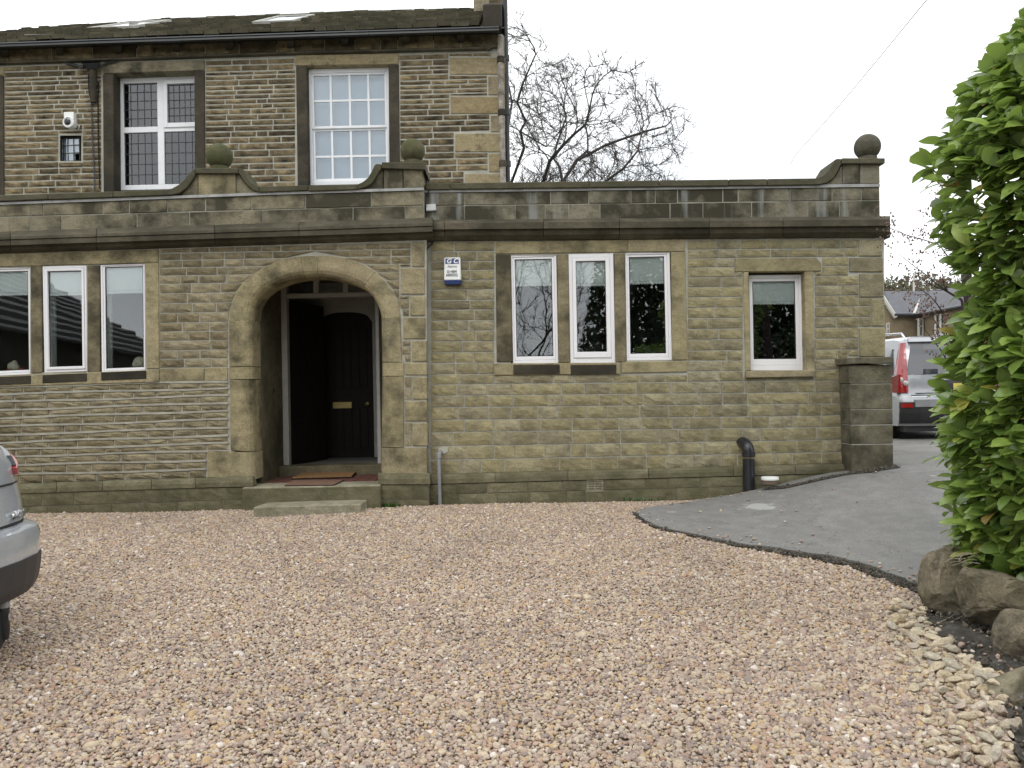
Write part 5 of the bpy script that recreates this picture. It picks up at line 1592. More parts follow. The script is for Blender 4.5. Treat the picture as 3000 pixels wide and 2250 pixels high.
def gravel():
    pts, rot, scl, tint, idx = [], [], [], [], []
    sp = .0168
    y = 2.55
    SOILn = [(p[0], p[1]) for p in SOIL]
    while y < 9.62:
        half = .66 * y + .5
        x = -min(half, 7.2)
        xe = min(half, 4.6)
        n = int((xe - x) / sp)
        X = x + (np.arange(n) + RNG.random(n)) * sp
        Yv = y + (RNG.random(n) - .5) * sp * 1.6
        for xx, yy in zip(X, Yv):
            zo = 0.0
            if xx > .5 and yy > 4.6 and inpoly(xx, yy, ASPH):
                de = min((xx - q[0]) ** 2 + (yy - q[1]) ** 2 for q in ASPH[::3]) ** .5
                if RNG.random() > .08 * math.exp(-de / .08) + .0006: continue
                zo = .036
            if xx > 1.2 and inpoly(xx, yy, SOILn):
                if RNG.random() > .035: continue
                zo = .03
            if xx > .8 and yy > 5 and RNG.random() < .82 and inpoly(xx, yy, FRAY): continue
            if xx > .3 and yy > 9.55 + .05 * RNG.random(): continue
            pts.append((xx, yy, gz(xx, yy) + zo + RNG.random() * .012 - .004))
        y += sp
    N = len(pts)
    P = np.array(pts, dtype=np.float32)
    S = np.clip(RNG.lognormal(math.log(.0095), .28, N), .006, .03).astype(np.float32)
    # larger pebbles towards the rockery
    far_ = np.clip((P[:, 0] - .6) / 2.0, 0, 1) * np.clip((6.0 - P[:, 1]) / 2.0, 0, 1)
    S *= (1 + .45 * far_ * RNG.random(N)).astype(np.float32)
    big = RNG.random(N) < .012
    S[big] *= 1.6
    Rv = RNG.normal(0, .35, (N, 3)).astype(np.float32); Rv[:, 2] = RNG.random(N) * 6.283
    me = bpy.data.meshes.new('gravel')
    me.vertices.add(N)
    me.vertices.foreach_set('co', P.ravel())
    a_ = me.attributes.new('rot', 'FLOAT_VECTOR', 'POINT'); a_.data.foreach_set('vector', Rv.ravel())
    sc3 = np.stack([S * (0.9 + .5 * RNG.random(N)), S * (.8 + .3 * RNG.random(N)), S * (.5 + .35 * RNG.random(N))], 1).astype(np.float32)
    a_ = me.attributes.new('scl', 'FLOAT_VECTOR', 'POINT'); a_.data.foreach_set('vector', sc3.ravel())
    T = RNG.random(N).astype(np.float32)
    w = T > .915
    T[w] = np.where(RNG.random(w.sum()) < .35, T[w], RNG.random(w.sum()) * .9)
    a_ = me.attributes.new('tint', 'FLOAT', 'POINT'); a_.data.foreach_set('value', T)
    a_ = me.attributes.new('pick', 'INT', 'POINT'); a_.data.foreach_set('value', RNG.integers(0, 6, N).astype(np.int32))
    o = bpy.data.objects.new('gravel', me); COL.objects.link(o)
    o['kind'] = 'stuff'
    pm = pebble_mat()
    me.materials.append(pm)
    g = bpy.data.node_groups.new('pebble scatter', 'GeometryNodeTree')
    g.interface.new_socket('Geometry', in_out='INPUT', socket_type='NodeSocketGeometry')
    g.interface.new_socket('Geometry', in_out='OUTPUT', socket_type='NodeSocketGeometry')
    gi = g.nodes.new('NodeGroupInput'); go = g.nodes.new('NodeGroupOutput')
    def N_(t, **k):
        x = g.nodes.new(t)
        for a, v in k.items(): setattr(x, a, v)
        return x
    L = g.links.new
    join = N_('GeometryNodeJoinGeometry')
    for k in range(6):
        ico = N_('GeometryNodeMeshIcoSphere'); ico.inputs['Radius'].default_value = 1.0; ico.inputs['Subdivisions'].default_value = 2
        nz = N_('ShaderNodeTexNoise', noise_dimensions='4D'); nz.inputs['W'].default_value = k * 7.3; nz.inputs['Scale'].default_value = .9; nz.inputs['Detail'].default_value = 1
        sub = N_('ShaderNodeVectorMath', operation='SUBTRACT'); sub.inputs[1].default_value = (.5, .5, .5)
        mul = N_('ShaderNodeVectorMath', operation='SCALE'); mul.inputs['Scale'].default_value = 1.5
        sp_ = N_('GeometryNodeSetPosition')
        ss = N_('GeometryNodeSetShadeSmooth')
        sm_ = N_('GeometryNodeSetMaterial'); sm_.inputs['Material'].default_value = pm
        ti = N_('GeometryNodeGeometryToInstance')
        L(ico.outputs['Mesh'], sp_.inputs['Geometry'])
        L(nz.outputs['Color'], sub.inputs[0]); L(sub.outputs[0], mul.inputs[0]); L(mul.outputs[0], sp_.inputs['Offset'])
        L(sp_.outputs[0], ss.inputs[0]); L(ss.outputs[0], sm_.inputs[0]); L(sm_.outputs[0], ti.inputs[0]); L(ti.outputs[0], join.inputs[0])
    mp = N_('GeometryNodeMeshToPoints'); L(gi.outputs[0], mp.inputs[0])
    iop = N_('GeometryNodeInstanceOnPoints')
    L(mp.outputs[0], iop.inputs['Points']); L(join.outputs[0], iop.inputs['Instance'])
    iop.inputs['Pick Instance'].default_value = True
    def NA(nm, t):
        x = N_('GeometryNodeInputNamedAttribute', data_type=t); x.inputs['Name'].default_value = nm
        return x.outputs['Attribute']
    L(NA('pick', 'INT'), iop.inputs['Instance Index'])
    e2r = N_('FunctionNodeEulerToRotation'); L(NA('rot', 'FLOAT_VECTOR'), e2r.inputs[0]); L(e2r.outputs[0], iop.inputs['Rotation'])
    L(NA('scl', 'FLOAT_VECTOR'), iop.inputs['Scale'])
    L(iop.outputs[0], go.inputs[0])
    md = o.modifiers.new('scatter', 'NODES'); md.node_group = g
    print('gravel points', N)
gravel()

# ================================================================== ROCKERY
def rock_mesh(name, r, seed, sub=2, sharp=.35, flat=(1, 1, 1), cuts=7):
    rr = random.Random(seed)
    bm = bmesh.new()
    bmesh.ops.create_icosphere(bm, subdivisions=sub, radius=1.0)
    if sub > 2:
        for v in bm.verts: v.co = Vector([math.copysign(abs(c) ** .62, c) for c in v.co])
    for _ in range(cuts):       # planar facets
        n = Vector((rr.gauss(0, 1), rr.gauss(0, 1), rr.gauss(0, 1))).normalized()
        d = rr.uniform(1 - sharp, .95) * (1.2 if sub > 2 else 1)
        for v in bm.verts:
            e = v.co.dot(n) - d
            if e > 0: v.co -= n * e * .92
    for v in bm.verts:
        v.co += Vector(noise.noise_vector(v.co * 1.4 + Vector((seed, 0, 0)))) * .10 + Vector(noise.noise_vector(v.co * 5 + Vector((seed, 9, 0)))) * .045 + (Vector(noise.noise_vector(v.co * 13 + Vector((seed, 9, 5)))) * .022 if sub > 2 else Vector())
        v.co = Vector((v.co.x * flat[0], v.co.y * flat[1], v.co.z * flat[2])) * r
    me = bpy.data.meshes.new(name)
    bm.to_mesh(me); bm.free()
    return me
def boulder(x0, y0, x1, y1, Y, seed, label, dep=1.0, cuts=8, sharp=.4, taper=0.0):
    a, b = W(x0, y0, Y), W(x1, y1, Y)
    hw, hh = (b.x - a.x) / 2, (a.z - b.z) / 2
    me = rock_mesh('boulder', 1.0, seed, 4, sharp, (1, 1, 1), cuts)
    lo = Vector([min(v.co[i] for v in me.vertices) for i in range(3)]); hi = Vector([max(v.co[i] for v in me.vertices) for i in range(3)])
    for v in me.vertices:
        t = [(v.co[i] - lo[i]) / (hi[i] - lo[i]) * 2 - 1 for i in range(3)]
        tp = 1 - taper * (t[2] + 1) / 2
        v.co = Vector((t[0] * hw * tp, t[1] * tp * (hw + hh) / 2 * dep, (t[2] + 1) * hh))
    me.materials.append(M['boulder'])
    o = link('boulder', me, None, ((a.x + b.x) / 2, Y + (hw + hh) / 2 * dep * .6, b.z - .02))
    tag(o, label, 'boulder')
    return o
boulder(2716, 1600, 2912, 1800, 5.25, 3, 'upright brown block of rock with a flat mossy top beside the asphalt', .9, 9, .4, .3)
boulder(2862, 1668, 3080, 1845, 4.75, 8, 'pale angular boulder tilted under the laurel beside the upright block', .9, 14, .62)
boulder(2962, 1800, 3180, 2010, 4.35, 14, 'grey rounded boulder half out of frame below the tilted pale one', .9, 12, .5)
boulder(2936, 1960, 3160, 2190, 3.85, 21, 'mossy boulder nearest the camera at the very edge of the dark soil', .9, 12, .5)
boulder(3010, 1560, 3260, 1760, 4.9, 25, 'brown boulder buried under the laurel leaves', .9, 12, .5)
# chunks of buff walling stone spilt along the edge of the gravel
M['chunk'] = stone_mat('buff stone chunk', [(0.46, 0.40, 0.28), (0.52, 0.45, 0.33), (0.43, 0.34, 0.22), (0.49, 0.42, 0.32), (0.38, 0.345, 0.27), (0.44, 0.35, 0.29)], soot=.3, thr=.66, big=9, bump=.4)
cm = []
for k in range(9):
    rr = random.Random(k)
    me = rock_mesh('stone_chunk', 1.0, 40 + k, 2, .55, (1, rr.uniform(.55, .8), rr.uniform(.4, .6)), 9)
    me.materials.append(M['chunk']); cm.append(me)
zone = [(2610, 1765), (2700, 1775), (2718, 1815), (2750, 1880), (2835, 1935), (2905, 1995), (2945, 2070), (2962, 2165), (2975, 2260), (2730, 2260), (2700, 2130), (2660, 2000), (2610, 1880)]
edge = [(2660, 1775), (2712, 1820), (2745, 1890), (2830, 1945), (2900, 2010), (2940, 2080), (2958, 2170), (2968, 2250)]
placed = []
rr = random.Random(77)
tries = 0
while len(placed) < 200 and tries < 6000:
    tries += 1
    px, py = rr.uniform(2600, 2980), rr.uniform(1765, 2290)
    if not inpoly(px, py, zone): continue
    ex = np.interp(py, [e[1] for e in edge], [e[0] for e in edge])
    d = (ex - px)
    if rr.random() > math.exp(-max(0, d - 35) / 75.0): continue
    g_ = G(px, min(py, 2240))
    if py > 2240: g_ = G(px, py)
    s = rr.choice((rr.uniform(.022, .04), rr.uniform(.03, .058))) * (1.0 if d < 120 else .7)
    if any((g_.x - q[0]) ** 2 + (g_.y - q[1]) ** 2 < ((s + q[2]) * .70) ** 2 for q in placed): continue
    placed.append((g_.x, g_.y, s))
    o = bpy.data.objects.new('stone_chunk', cm[rr.randrange(9)]); COL.objects.link(o)
    o.location = (g_.x, g_.y, gz(g_.x, g_.y) + s * .5 + .008)
    o.rotation_euler = (rr.gauss(0, .35), rr.gauss(0, .35), rr.uniform(0, 6.28))
    o.scale = (s * rr.uniform(.9, 1.3), s * rr.uniform(.8, 1.1), s * rr.uniform(.8, 1.2))
    tag(o, 'pale buff chunk of broken stone along the gravel edge by the boulders', 'stone', 'buff stone chunks along the gravel edge')
# crumbs of earth and broken tarmac over the soil, the frayed drive edge and the grit by the wall
M['crumb'] = stone_mat('earth crumb', [(0.04, 0.034, 0.027), (0.09, 0.08, 0.065), (0.06, 0.05, 0.04), (0.16, 0.15, 0.13), (0.11, 0.085, 0.055)], soot=.2, thr=.7, island=True, bump=0)
cb_ = MB(); rc = random.Random(31)
def crumbs(P, n, s0, s1, zo, win):
    k = 0
    while k < n:
        x, y = rc.uniform(win[0], win[1]), rc.uniform(win[2], win[3])
        if not inpoly(x, y, P): continue
        k += 1
        s = rc.uniform(s0, s1) * (2.0 if rc.random() < .05 else 1)
        c = Vector((x, y, gz(x, y) + zo + s * .3))
        q = Euler((rc.uniform(0, 6), rc.uniform(0, 6), rc.uniform(0, 6))).to_matrix()
        vs = [c + q @ (Vector(v) * s * rc.uniform(.6, 1.2)) for v in ((1, 0, 0), (-1, 0, 0), (0, .8, 0), (0, -.8, 0), (0, 0, .6), (0, 0, -.6))]
        cb_.add(vs, [(0, 2, 4), (2, 1, 4), (1, 3, 4), (3, 0, 4), (2, 0, 5), (1, 2, 5), (3, 1, 5), (0, 3, 5)])
crumbs([(p[0], p[1]) for p in SOIL], 5200, .006, .017, .035, (1.9, 4.2, 2.6, 6.2))
crumbs(FRAY, 2200, .005, .015, .015, (1.0, 3.4, 5.6, 9.4))
crumbs([(p.x, p.y) for p in gp], 900, .005, .014, .038, (2.9, 4.8, 9.0, 9.9))
o = cb_.obj('soil_crumb', M['crumb'], None, fix=False); o['kind'] = 'stuff'
# dry twigs on the soil
for pts, lab in (([(2740, 1845), (2800, 1815), (2870, 1818), (2930, 1842)], 'long dry twig arching over the soil below the boulders'), ([(2760, 1850), (2810, 1825), (2860, 1795)], 'short dry twig lying on the soil against the upright block')):
    mb = MB(); mb.tube([G(*q) + Vector((0, 0, .03)) for q in pts], .004, 5)
    tag(mb.obj('twig', M['straw'], None), lab, 'twig')
mb = MB()
for i in range(14):
    p = W(2820 + random.uniform(-10, 70), 1622 + random.uniform(0, 30), 5.0)
    d_ = Vector((random.uniform(-.13, -.04), random.uniform(-.03, .05), random.uniform(-.035, .01)))
    mb.tube([p, p + d_ * .5 + Vector((0, 0, .01)), p + d_], .0025, 4)
o = mb.obj('dry_grass', M['straw'], None, fix=False); o['kind'] = 'stuff'
# ================================================================== LAUREL
def leaf_mat(name, a, b_, under):
    m, n, b, o = newmat(name)
    ge = nd(n, 'NewGeometry')
    oi = nd(n, 'ObjectInfo')
    rnd = mathn(n, 'FRACT', mathn(n, 'ADD', ge.outputs['Random Per Island'], oi.outputs['Random']))
    r = ramp(n, rnd, [(0.0, a), (0.45, tuple((x + y) / 2 for x, y in zip(a, b_))), (0.8, b_), (.965, tuple(v * 1.25 for v in b_)), (.985, (b_[0] * 1.35, b_[1] * .95, b_[2] * .8)), (1.0, (b_[0] * .8, b_[1] * .38, b_[2] * .6))])
    x = noise_n(n, ge.outputs['Position'], 16, 3)
    r2 = ramp(n, x.outputs['Fac'], [(.3, g3(.75)), (.7, g3(1.2))])
    c = mixc(n, 1.0, r.outputs['Color'], r2.outputs['Color'], 'MULTIPLY')
    c = mixc(n, ge.outputs['Backfacing'], c, under)
    n.links.new(c, b.inputs['Base Color'])
    b.inputs['Roughness'].default_value = 0.27
    b.inputs['Specular IOR Level'].default_value = 0.55
    tl = nd(n, 'BsdfTranslucent'); n.links.new(mixc(n, 1.0, c, (1.5, 1.6, .7), 'MULTIPLY'), tl.inputs[0])
    mx = nd(n, 'MixShader'); mx.inputs[0].default_value = .25
    n.links.new(b.outputs[0], mx.inputs[1]); n.links.new(tl.outputs[0], mx.inputs[2])
    n.links.new(mx.outputs[0], o.inputs['Surface'])
    return m
M['laurel'] = leaf_mat('laurel leaf', (0.085, 0.145, 0.03), (0.25, 0.345, 0.08), (0.24, 0.33, 0.13))

def leaf_geo(l=1.0, w=.40, fold=.22, curl=.25, nl=5):
    """leaf lying along +X, upper side +Z; tip at x = l"""
    vs, fs = [], []
    prof = [0.0, .5, .86, 1.0, .84, .08]
    for i in range(nl + 1):
        t = i / nl
        hw = w * .5 * np.interp(t * 5, range(6), prof)
        z = -curl * t * t * l * .5 + .06 * math.sin(t * 3.1)
        vs += [(t * l, -hw, z + hw * fold * 2), (t * l, 0, z), (t * l, hw, z + hw * fold * 2)]
    for i in range(nl):
        a = i * 3
        fs += [(a, a + 3, a + 4, a + 1), (a + 1, a + 4, a + 5, a + 2)]
    return [Vector(v) for v in vs], fs
LEAVES = [leaf_geo(1, random.uniform(.42, .54), random.uniform(.06, .24), random.uniform(.1, .5)) for _ in range(8)]
lmesh = []
for vs, fs in LEAVES:
    me = bpy.data.meshes.new('leaf'); me.from_pydata(vs, [], fs); me.polygons.foreach_set('use_smooth', [True] * len(fs)); me.materials.append(M['laurel']); lmesh.append(me)

AX = Vector((3.62, 5.1))
sil = [(2995, 110), (2915, 165), (2860, 250), (2790, 325), (2755, 400), (2740, 450), (2690, 490), (2712, 545), (2722, 610), (2748, 700), (2770, 760), (2790, 850), (2795, 910), (2760, 990), (2738, 1075), (2740, 1150), (2745, 1240), (2742, 1300), (2750, 1380), (2765, 1470), (2785, 1550), (2805, 1620), (2840, 1690), (2930, 1740)]
zz, rz_ = [], []
for px, py in sil:
    # radius such that the outline is seen where the ray passes the axis
    d = ray(px, py); h2 = Vector((d.x, d.y)); hn = h2.normalized()
    rel = AX - Vector((CP.x, CP.y))
    dist = abs(hn.x * rel.y - hn.y * rel.x)
    along = rel.dot(hn)
    zz.append(CP.z + d.z / h2.length * along); rz_.append(dist)
order = np.argsort(zz); zz = np.array(zz)[order]; rz_ = np.array(rz_)[order]
print('laurel z', zz.min(), zz.max(), 'r', rz_.min(), rz_.max())
def lrad(z, az):
    r = float(np.interp(z, zz, rz_))
    if z > zz[-1]: r *= max(0, 1 - (z - zz[-1]) / .5)
    return r * (1 + .05 * noise.noise(Vector((math.cos(az) * 2, math.sin(az) * 2, z * 2))))
lb = empty('laurel_bush', (AX.x, AX.y, gz(AX.x, AX.y)), 'tall glossy green laurel bush with large leaves overhanging the boulders', 'bush')
near_l, rest = [], []
def add_leaf(p, xdir, up, l):
    x = xdir.normalized(); z = (up - x * up.dot(x)); z = z.normalized() if z.length > 1e-4 else x.orthogonal().normalized()
    y = z.cross(x)
    Mx = Matrix(((x.x, y.x, z.x, p.x), (x.y, y.y, z.y, p.y), (x.z, y.z, z.z, p.z), (0, 0, 0, 1))) @ Matrix.Diagonal((l, l, l, 1))
    rest.append((Mx, random.randrange(8)))
rl = random.Random(4)
z0, z1 = zz[0] - .05, zz[-1] + .3
sprigs = 0
for _ in range(2400):
    z = rl.uniform(z0, z1)
    cam_az = math.atan2(-AX.y, -AX.x)
    az = cam_az + rl.gauss(0, .75) if rl.random() < .8 else rl.uniform(0, 6.28)
    dep = rl.choice((.95, .92, .88, .80, .72))
    r = lrad(z, az) * dep
    if r < .08: continue
    n = Vector((math.cos(az), math.sin(az), 0))
    p = Vector((AX.x + n.x * r, AX.y + n.y * r, z))
    ax = (n + Vector((rl.gauss(0, .3), rl.gauss(0, .3), rl.uniform(-.05, .75)))).normalized()
    u = ax.orthogonal().normalized(); w = ax.cross(u)
    k = rl.randint(4, 7); ph = rl.uniform(0, 6.28)
    p = p - ax * .12
    for i in range(k):
        a = ph + i * 2.4
        rad = u * math.cos(a) + w * math.sin(a)
        dr = (ax * rl.uniform(.5, 1.0) + rad * rl.uniform(.3, .9))
        dr.z = dr.z * .6 + rl.gauss(.05, .2)
        l = rl.uniform(.12, .205) if rl.random() < .85 else rl.uniform(.07, .12)
        add_leaf(p + ax * .02 * i, dr, ax * .75 + Vector((rl.gauss(0, .3), rl.gauss(0, .3), .75)), l)
    sprigs += 1
for _ in range(900):       # inner leaves that close the crown
    z = rl.uniform(z0 + .1, z1 - .2); az = rl.uniform(0, 6.28); r = lrad(z, az) * math.sqrt(rl.uniform(.15, .6))
    p = Vector((AX.x + math.cos(az) * r, AX.y + math.sin(az) * r, z))
    add_leaf(p, Vector((rl.gauss(0, 1), rl.gauss(0, 1), rl.gauss(0, .6))), Vector((0, 0, 1)), rl.uniform(.12, .19))
# the leaves that show largest become single parts
CRi = CR.transposed()
def proj(p):
    c = CRi @ (p - CP)
    if c.z > -.1: return None
    return (1500 + F * c.x / -c.z, 1125 - F * c.y / -c.z)
cand = []
for i, (Mx, k) in enumerate(rest):
    p = Mx @ Vector((.5, 0, 0)); q = proj(p)
    if q and -20 < q[0] < 2995 and -20 < q[1] < 2260:
        radial = Vector((p.x - AX.x, p.y - AX.y)); out = radial.length / max(.1, lrad(p.z, math.atan2(radial.y, radial.x)))
        fac = -(radial.normalized().dot(Vector((p.x, p.y)).normalized()))
        if fac > -.15: cand.append((out + .25 * fac - .05 * (p - CP).length, i))
cand.sort(reverse=True)
single = set(i for _, i in cand[:296])
mb = MB()
for i, (Mx, k) in enumerate(rest):
    if i in single:
        o = bpy.data.objects.new('leaf', lmesh[k]); COL.objects.link(o); o.parent = lb
        o.matrix_local = Matrix.Translation(-WP[lb.name]) @ Mx
    else:
        vs, fs = LEAVES[k]
        mb.add([Mx @ v for v in vs], fs, True)
fo = mb.obj('foliage', M['laurel'], lb, fix=False); fo['kind'] = 'stuff'
mb = MB()
for i in range(9):
    a = rl.uniform(0, 6.28); b = Vector((AX.x + .2 * math.cos(a), AX.y + .2 * math.sin(a), gz(AX.x, AX.y) - .05))
    e = Vector((AX.x + .7 * math.cos(a), AX.y + .7 * math.sin(a), rl.uniform(1.6, 3.0)))
    mb.tube([b, b.lerp(e, .4) + Vector((rl.gauss(0, .05), rl.gauss(0, .05), .1)), e], [.035, .025, .008], 7)
M['bark'] = plain('grey brown bark', (0.075, 0.06, 0.05), 0.9, var=.35, scale=8, bump=.6)
mb.obj('stem', M['bark'], lb)

# ================================================================== BARE TREES
def colonise(seeds, attract, step, infl, kill, iters=160, up=.0):
    """seeds: list of polylines (first one starts at the ground); returns nodes, parents"""
    nodes, par = [], []
    for s in seeds:
        pi = s[0] if isinstance(s[0], int) else -1
        for p in s[1]:
            nodes.append(Vector(p)); par.append(pi); pi = len(nodes) - 1
    att = [Vector(a) for a in attract]
    for it in range(iters):
        kd = kdtree.KDTree(len(nodes))
        for i, p in enumerate(nodes): kd.insert(p, i)
        kd.balance()
        g = {}
        keep = []
        for a in att:
            co, i, d = kd.find(a)
            if d < kill: continue
            keep.append(a)
            if d < infl: g.setdefault(i, Vector((0, 0, 0))); g[i] += (a - co).normalized()
        att = keep
        if not g: break
        for i, v in g.items():
            mo = (nodes[i] - nodes[par[i]]).normalized() if par[i] >= 0 else Vector()
            v = v.normalized() + mo * .75 + Vector((random.gauss(0, .2), random.gauss(0, .2), random.gauss(0, .2) + up))
            nodes.append(nodes[i] + v.normalized() * step); par.append(i)
    return nodes, par
def tree_mesh(nodes, par, tip, expo, rmax, twig_l=0.0, twig_n=0, minr=None):
    n = len(nodes)
    ch = [[] for _ in range(n)]
    for i, p in enumerate(par):
        if p >= 0: ch[p].append(i)
    rad = [0.0] * n
    for i in range(n - 1, -1, -1):
        if not ch[i]: rad[i] = tip
        else: rad[i] = min(rmax, sum(rad[c] ** expo for c in ch[i]) ** (1 / expo))
    big, small = MB(), MB()
    done = [False] * n
    for i in range(n):
        p = par[i]
        if p >= 0 and ch[p][0] == i and par[p] >= 0: continue        # inside a chain
        chain = ([p] if p >= 0 else []) + [i]
        k = i
        while ch[k]:
            k = max(ch[k], key=lambda c: rad[c]) if False else ch[k][0]
            chain.append(k)
        P = [nodes[c] for c in chain]; R = [rad[c] for c in chain]
        if p >= 0: R[0] = min(R[0], R[1] * 1.15)
        r = max(R)
        (big if r > .05 else small).tube(P, R, 8 if r > .12 else 5 if r > .04 else 3, cap=False)
    rg = random.Random(9)
    for i in range(n):
        if twig_n and (not ch[i] or rad[i] < tip * 2.2):
            d0 = (nodes[i] - nodes[par[i]]).normalized()
            for _ in range(twig_n):
                d = (d0 + Vector((rg.gauss(0, .55), rg.gauss(0, .55), rg.gauss(0, .5) + .1))).normalized()
                l = twig_l * rg.uniform(.4, 1.1)
                m = nodes[i] + d * l * .5
                e = m + (d + Vector((rg.gauss(0, .3), rg.gauss(0, .3), .25))).normalized() * l * .5
                small.tube([nodes[i], m, e], [tip * .8, tip * .6, tip * .35], 3, cap=False)
                if rg.random() < .6:
                    e2 = m + (d + Vector((rg.gauss(0, .6), rg.gauss(0, .6), rg.gauss(0, .5)))).normalized() * l * .4
                    small.tube([m, e2], [tip * .6, tip * .35], 3, cap=False)
    return big, small
YT = 26.0
M['treebark'] = plain('dark sycamore bark', (0.055, 0.047, 0.04), 0.9, var=.4, scale=3)
def px_seed(pts, Y): return [W(x, y, Y + dy) for x, y, dy in pts]
def in_ell(c, r, n):
    out = []
    while len(out) < n:
        v = RNG.uniform(-1, 1, 3)
        q = (v ** 2).sum()
        if q <= 1 and RNG.random() < .08 + .92 * q ** 1.5: out.append(Vector((c.x + v[0] * r[0], c.y + v[1] * r[1], c.z + v[2] * r[2])))
    return out
# right hand tree
base = Vector((W(1680, 900, YT).x, YT, gz(1.9, YT) - .2))
fork = Vector((W(1675, 700, YT).x, YT, W(1675, 700, YT).z))
s0 = [base, base.lerp(fork, .35), base.lerp(fork, .7), fork]
A_ = px_seed([(1600, 590, -.6), (1592, 530, -1), (1610, 472, -1.2), (1650, 425, -1.0), (1680, 395, -.5), (1715, 366, 0), (1727, 320, .2), (1735, 280, .3)], YT)
B_ = px_seed([(1660, 600, .3), (1652, 528, .6), (1690, 470, .9), (1722, 440, 1.0), (1722, 400, 1.2), (1715, 370, 1.4)], YT)
B2 = px_seed([(1775, 425, .8), (1830, 405, .6), (1890, 385, .2), (1940, 372, 0)], YT)
B3 = px_seed([(1640, 490, .8), (1622, 465, .9), (1632, 420, 1.0), (1660, 340, .9)], YT)
C_s = px_seed([(1730, 590, -1.2), (1775, 530, -1.8), (1825, 495, -2.2), (1850, 465, -2.5), (1870, 440, -2.6)], YT)
seeds = [(-1, s0), (3, A_), (3, B_), (3 + len(A_) + 3, B2), (3 + len(A_) + 1, B3), (3, C_s)]
seeds = [[a, b_] for a, b_ in seeds]
at = in_ell(W(1725, 345, YT), (2.5, 3.0, 1.75), 1500)
at = [a for a in at]
at += in_ell(W(1890, 400, YT - 1), (1.4, 2.0, 1.0), 420) + in_ell(W(1840, 480, YT - 2), (1.6, 1.6, .6), 220) + in_ell(W(1640, 430, YT), (1.6, 2.2, 1.4), 260)
nodes, par = colonise(seeds, at, .24, 2.2, .40)
print('tree nodes', len(nodes))
tr = empty('bare_tree', base, 'leafless spreading tree with a rounded crown rising behind the flat roofed extension', 'tree')
bg_, sm2 = tree_mesh(nodes, par, .0085, 2.28, .30, .5, 4)
bg_.obj('trunk', M['treebark'], tr, fix=False); o = sm2.obj('crown', M['treebark'], tr, fix=False)
# left hand tree, partly hidden by the house
base = Vector((W(1440, 900, YT).x, YT - 1.5, gz(-.6, YT) - .2)); fork = Vector((W(1450, 640, YT).x, YT - 1.5, W(1450, 640, YT).z))
A_ = px_seed([(1495, 545, -1.6), (1535, 435, -1.7), (1525, 385, -1.6), (1540, 355, -1.6), (1515, 300, -1.6), (1530, 250, -1.5), (1560, 180, -1.5)], YT)
B_ = px_seed([(1470, 560, -1), (1488, 380, -.8), (1500, 300, -.8), (1480, 200, -.8)], YT)
C_s = px_seed([(1600, 430, -1.8), (1640, 385, -1.8), (1690, 330, -1.6)], YT)
C2 = px_seed([(1400, 480, -1.5), (1350, 380, -1.5)], YT)
seeds = [[-1, [base, base.lerp(fork, .5), fork]], [2, A_], [2, B_], [5, C_s], [2, C2]]
at = in_ell(W(1500, 260, YT - 1.5), (1.35, 2.2, 2.0), 700) + in_ell(W(1590, 300, YT - 1.5), (1.0, 1.5, 1.3), 220) + in_ell(W(1360, 330, YT - 1), (1.2, 1.5, 1.6), 200)
nodes, par = colonise(seeds, at, .24, 1.8, .36)
tr = empty('bare_tree', base, 'leafless tree half hidden by the corner of the tall house', 'tree')
bg_, sm2 = tree_mesh(nodes, par, .008, 2.45, .24, .55, 4)
bg_.obj('trunk', M['treebark'], tr, fix=False); o = sm2.obj('crown', M['treebark'], tr, fix=False)
# low thicket behind the parapet
th = MB(); rt = random.Random(5)
for i in range(150):
    px = rt.uniform(1500, 2010); dd_ = abs(px - 1720) / 300
    p = W(px, 570, YT + rt.uniform(1, 5)); l = rt.uniform(.5, 1.5) * (1.25 - dd_)
    d = Vector((rt.gauss(0, .5), rt.gauss(0, .3), 1)).normalized()
    m = p + d * l * .6; e = m + (d + Vector((rt.gauss(0, .4), 0, 0))).normalized() * l * .5
    th.tube([p - d * 1.5, p, m, e], [.02, .014, .010, .005], 3, cap=False)
    for _ in range(7):
        q = p.lerp(e, rt.random()); th.tube([q, q + (d + Vector((rt.gauss(0, .8), rt.gauss(0, .8), rt.gauss(0, .4)))).normalized() * rt.uniform(.2, .6)], [.008, .004], 3, cap=False)
tag(th.obj('thicket', M['treebark'], None, fix=False), 'low tangle of bare stems below the leafless tree, just above the parapet', 'thicket')

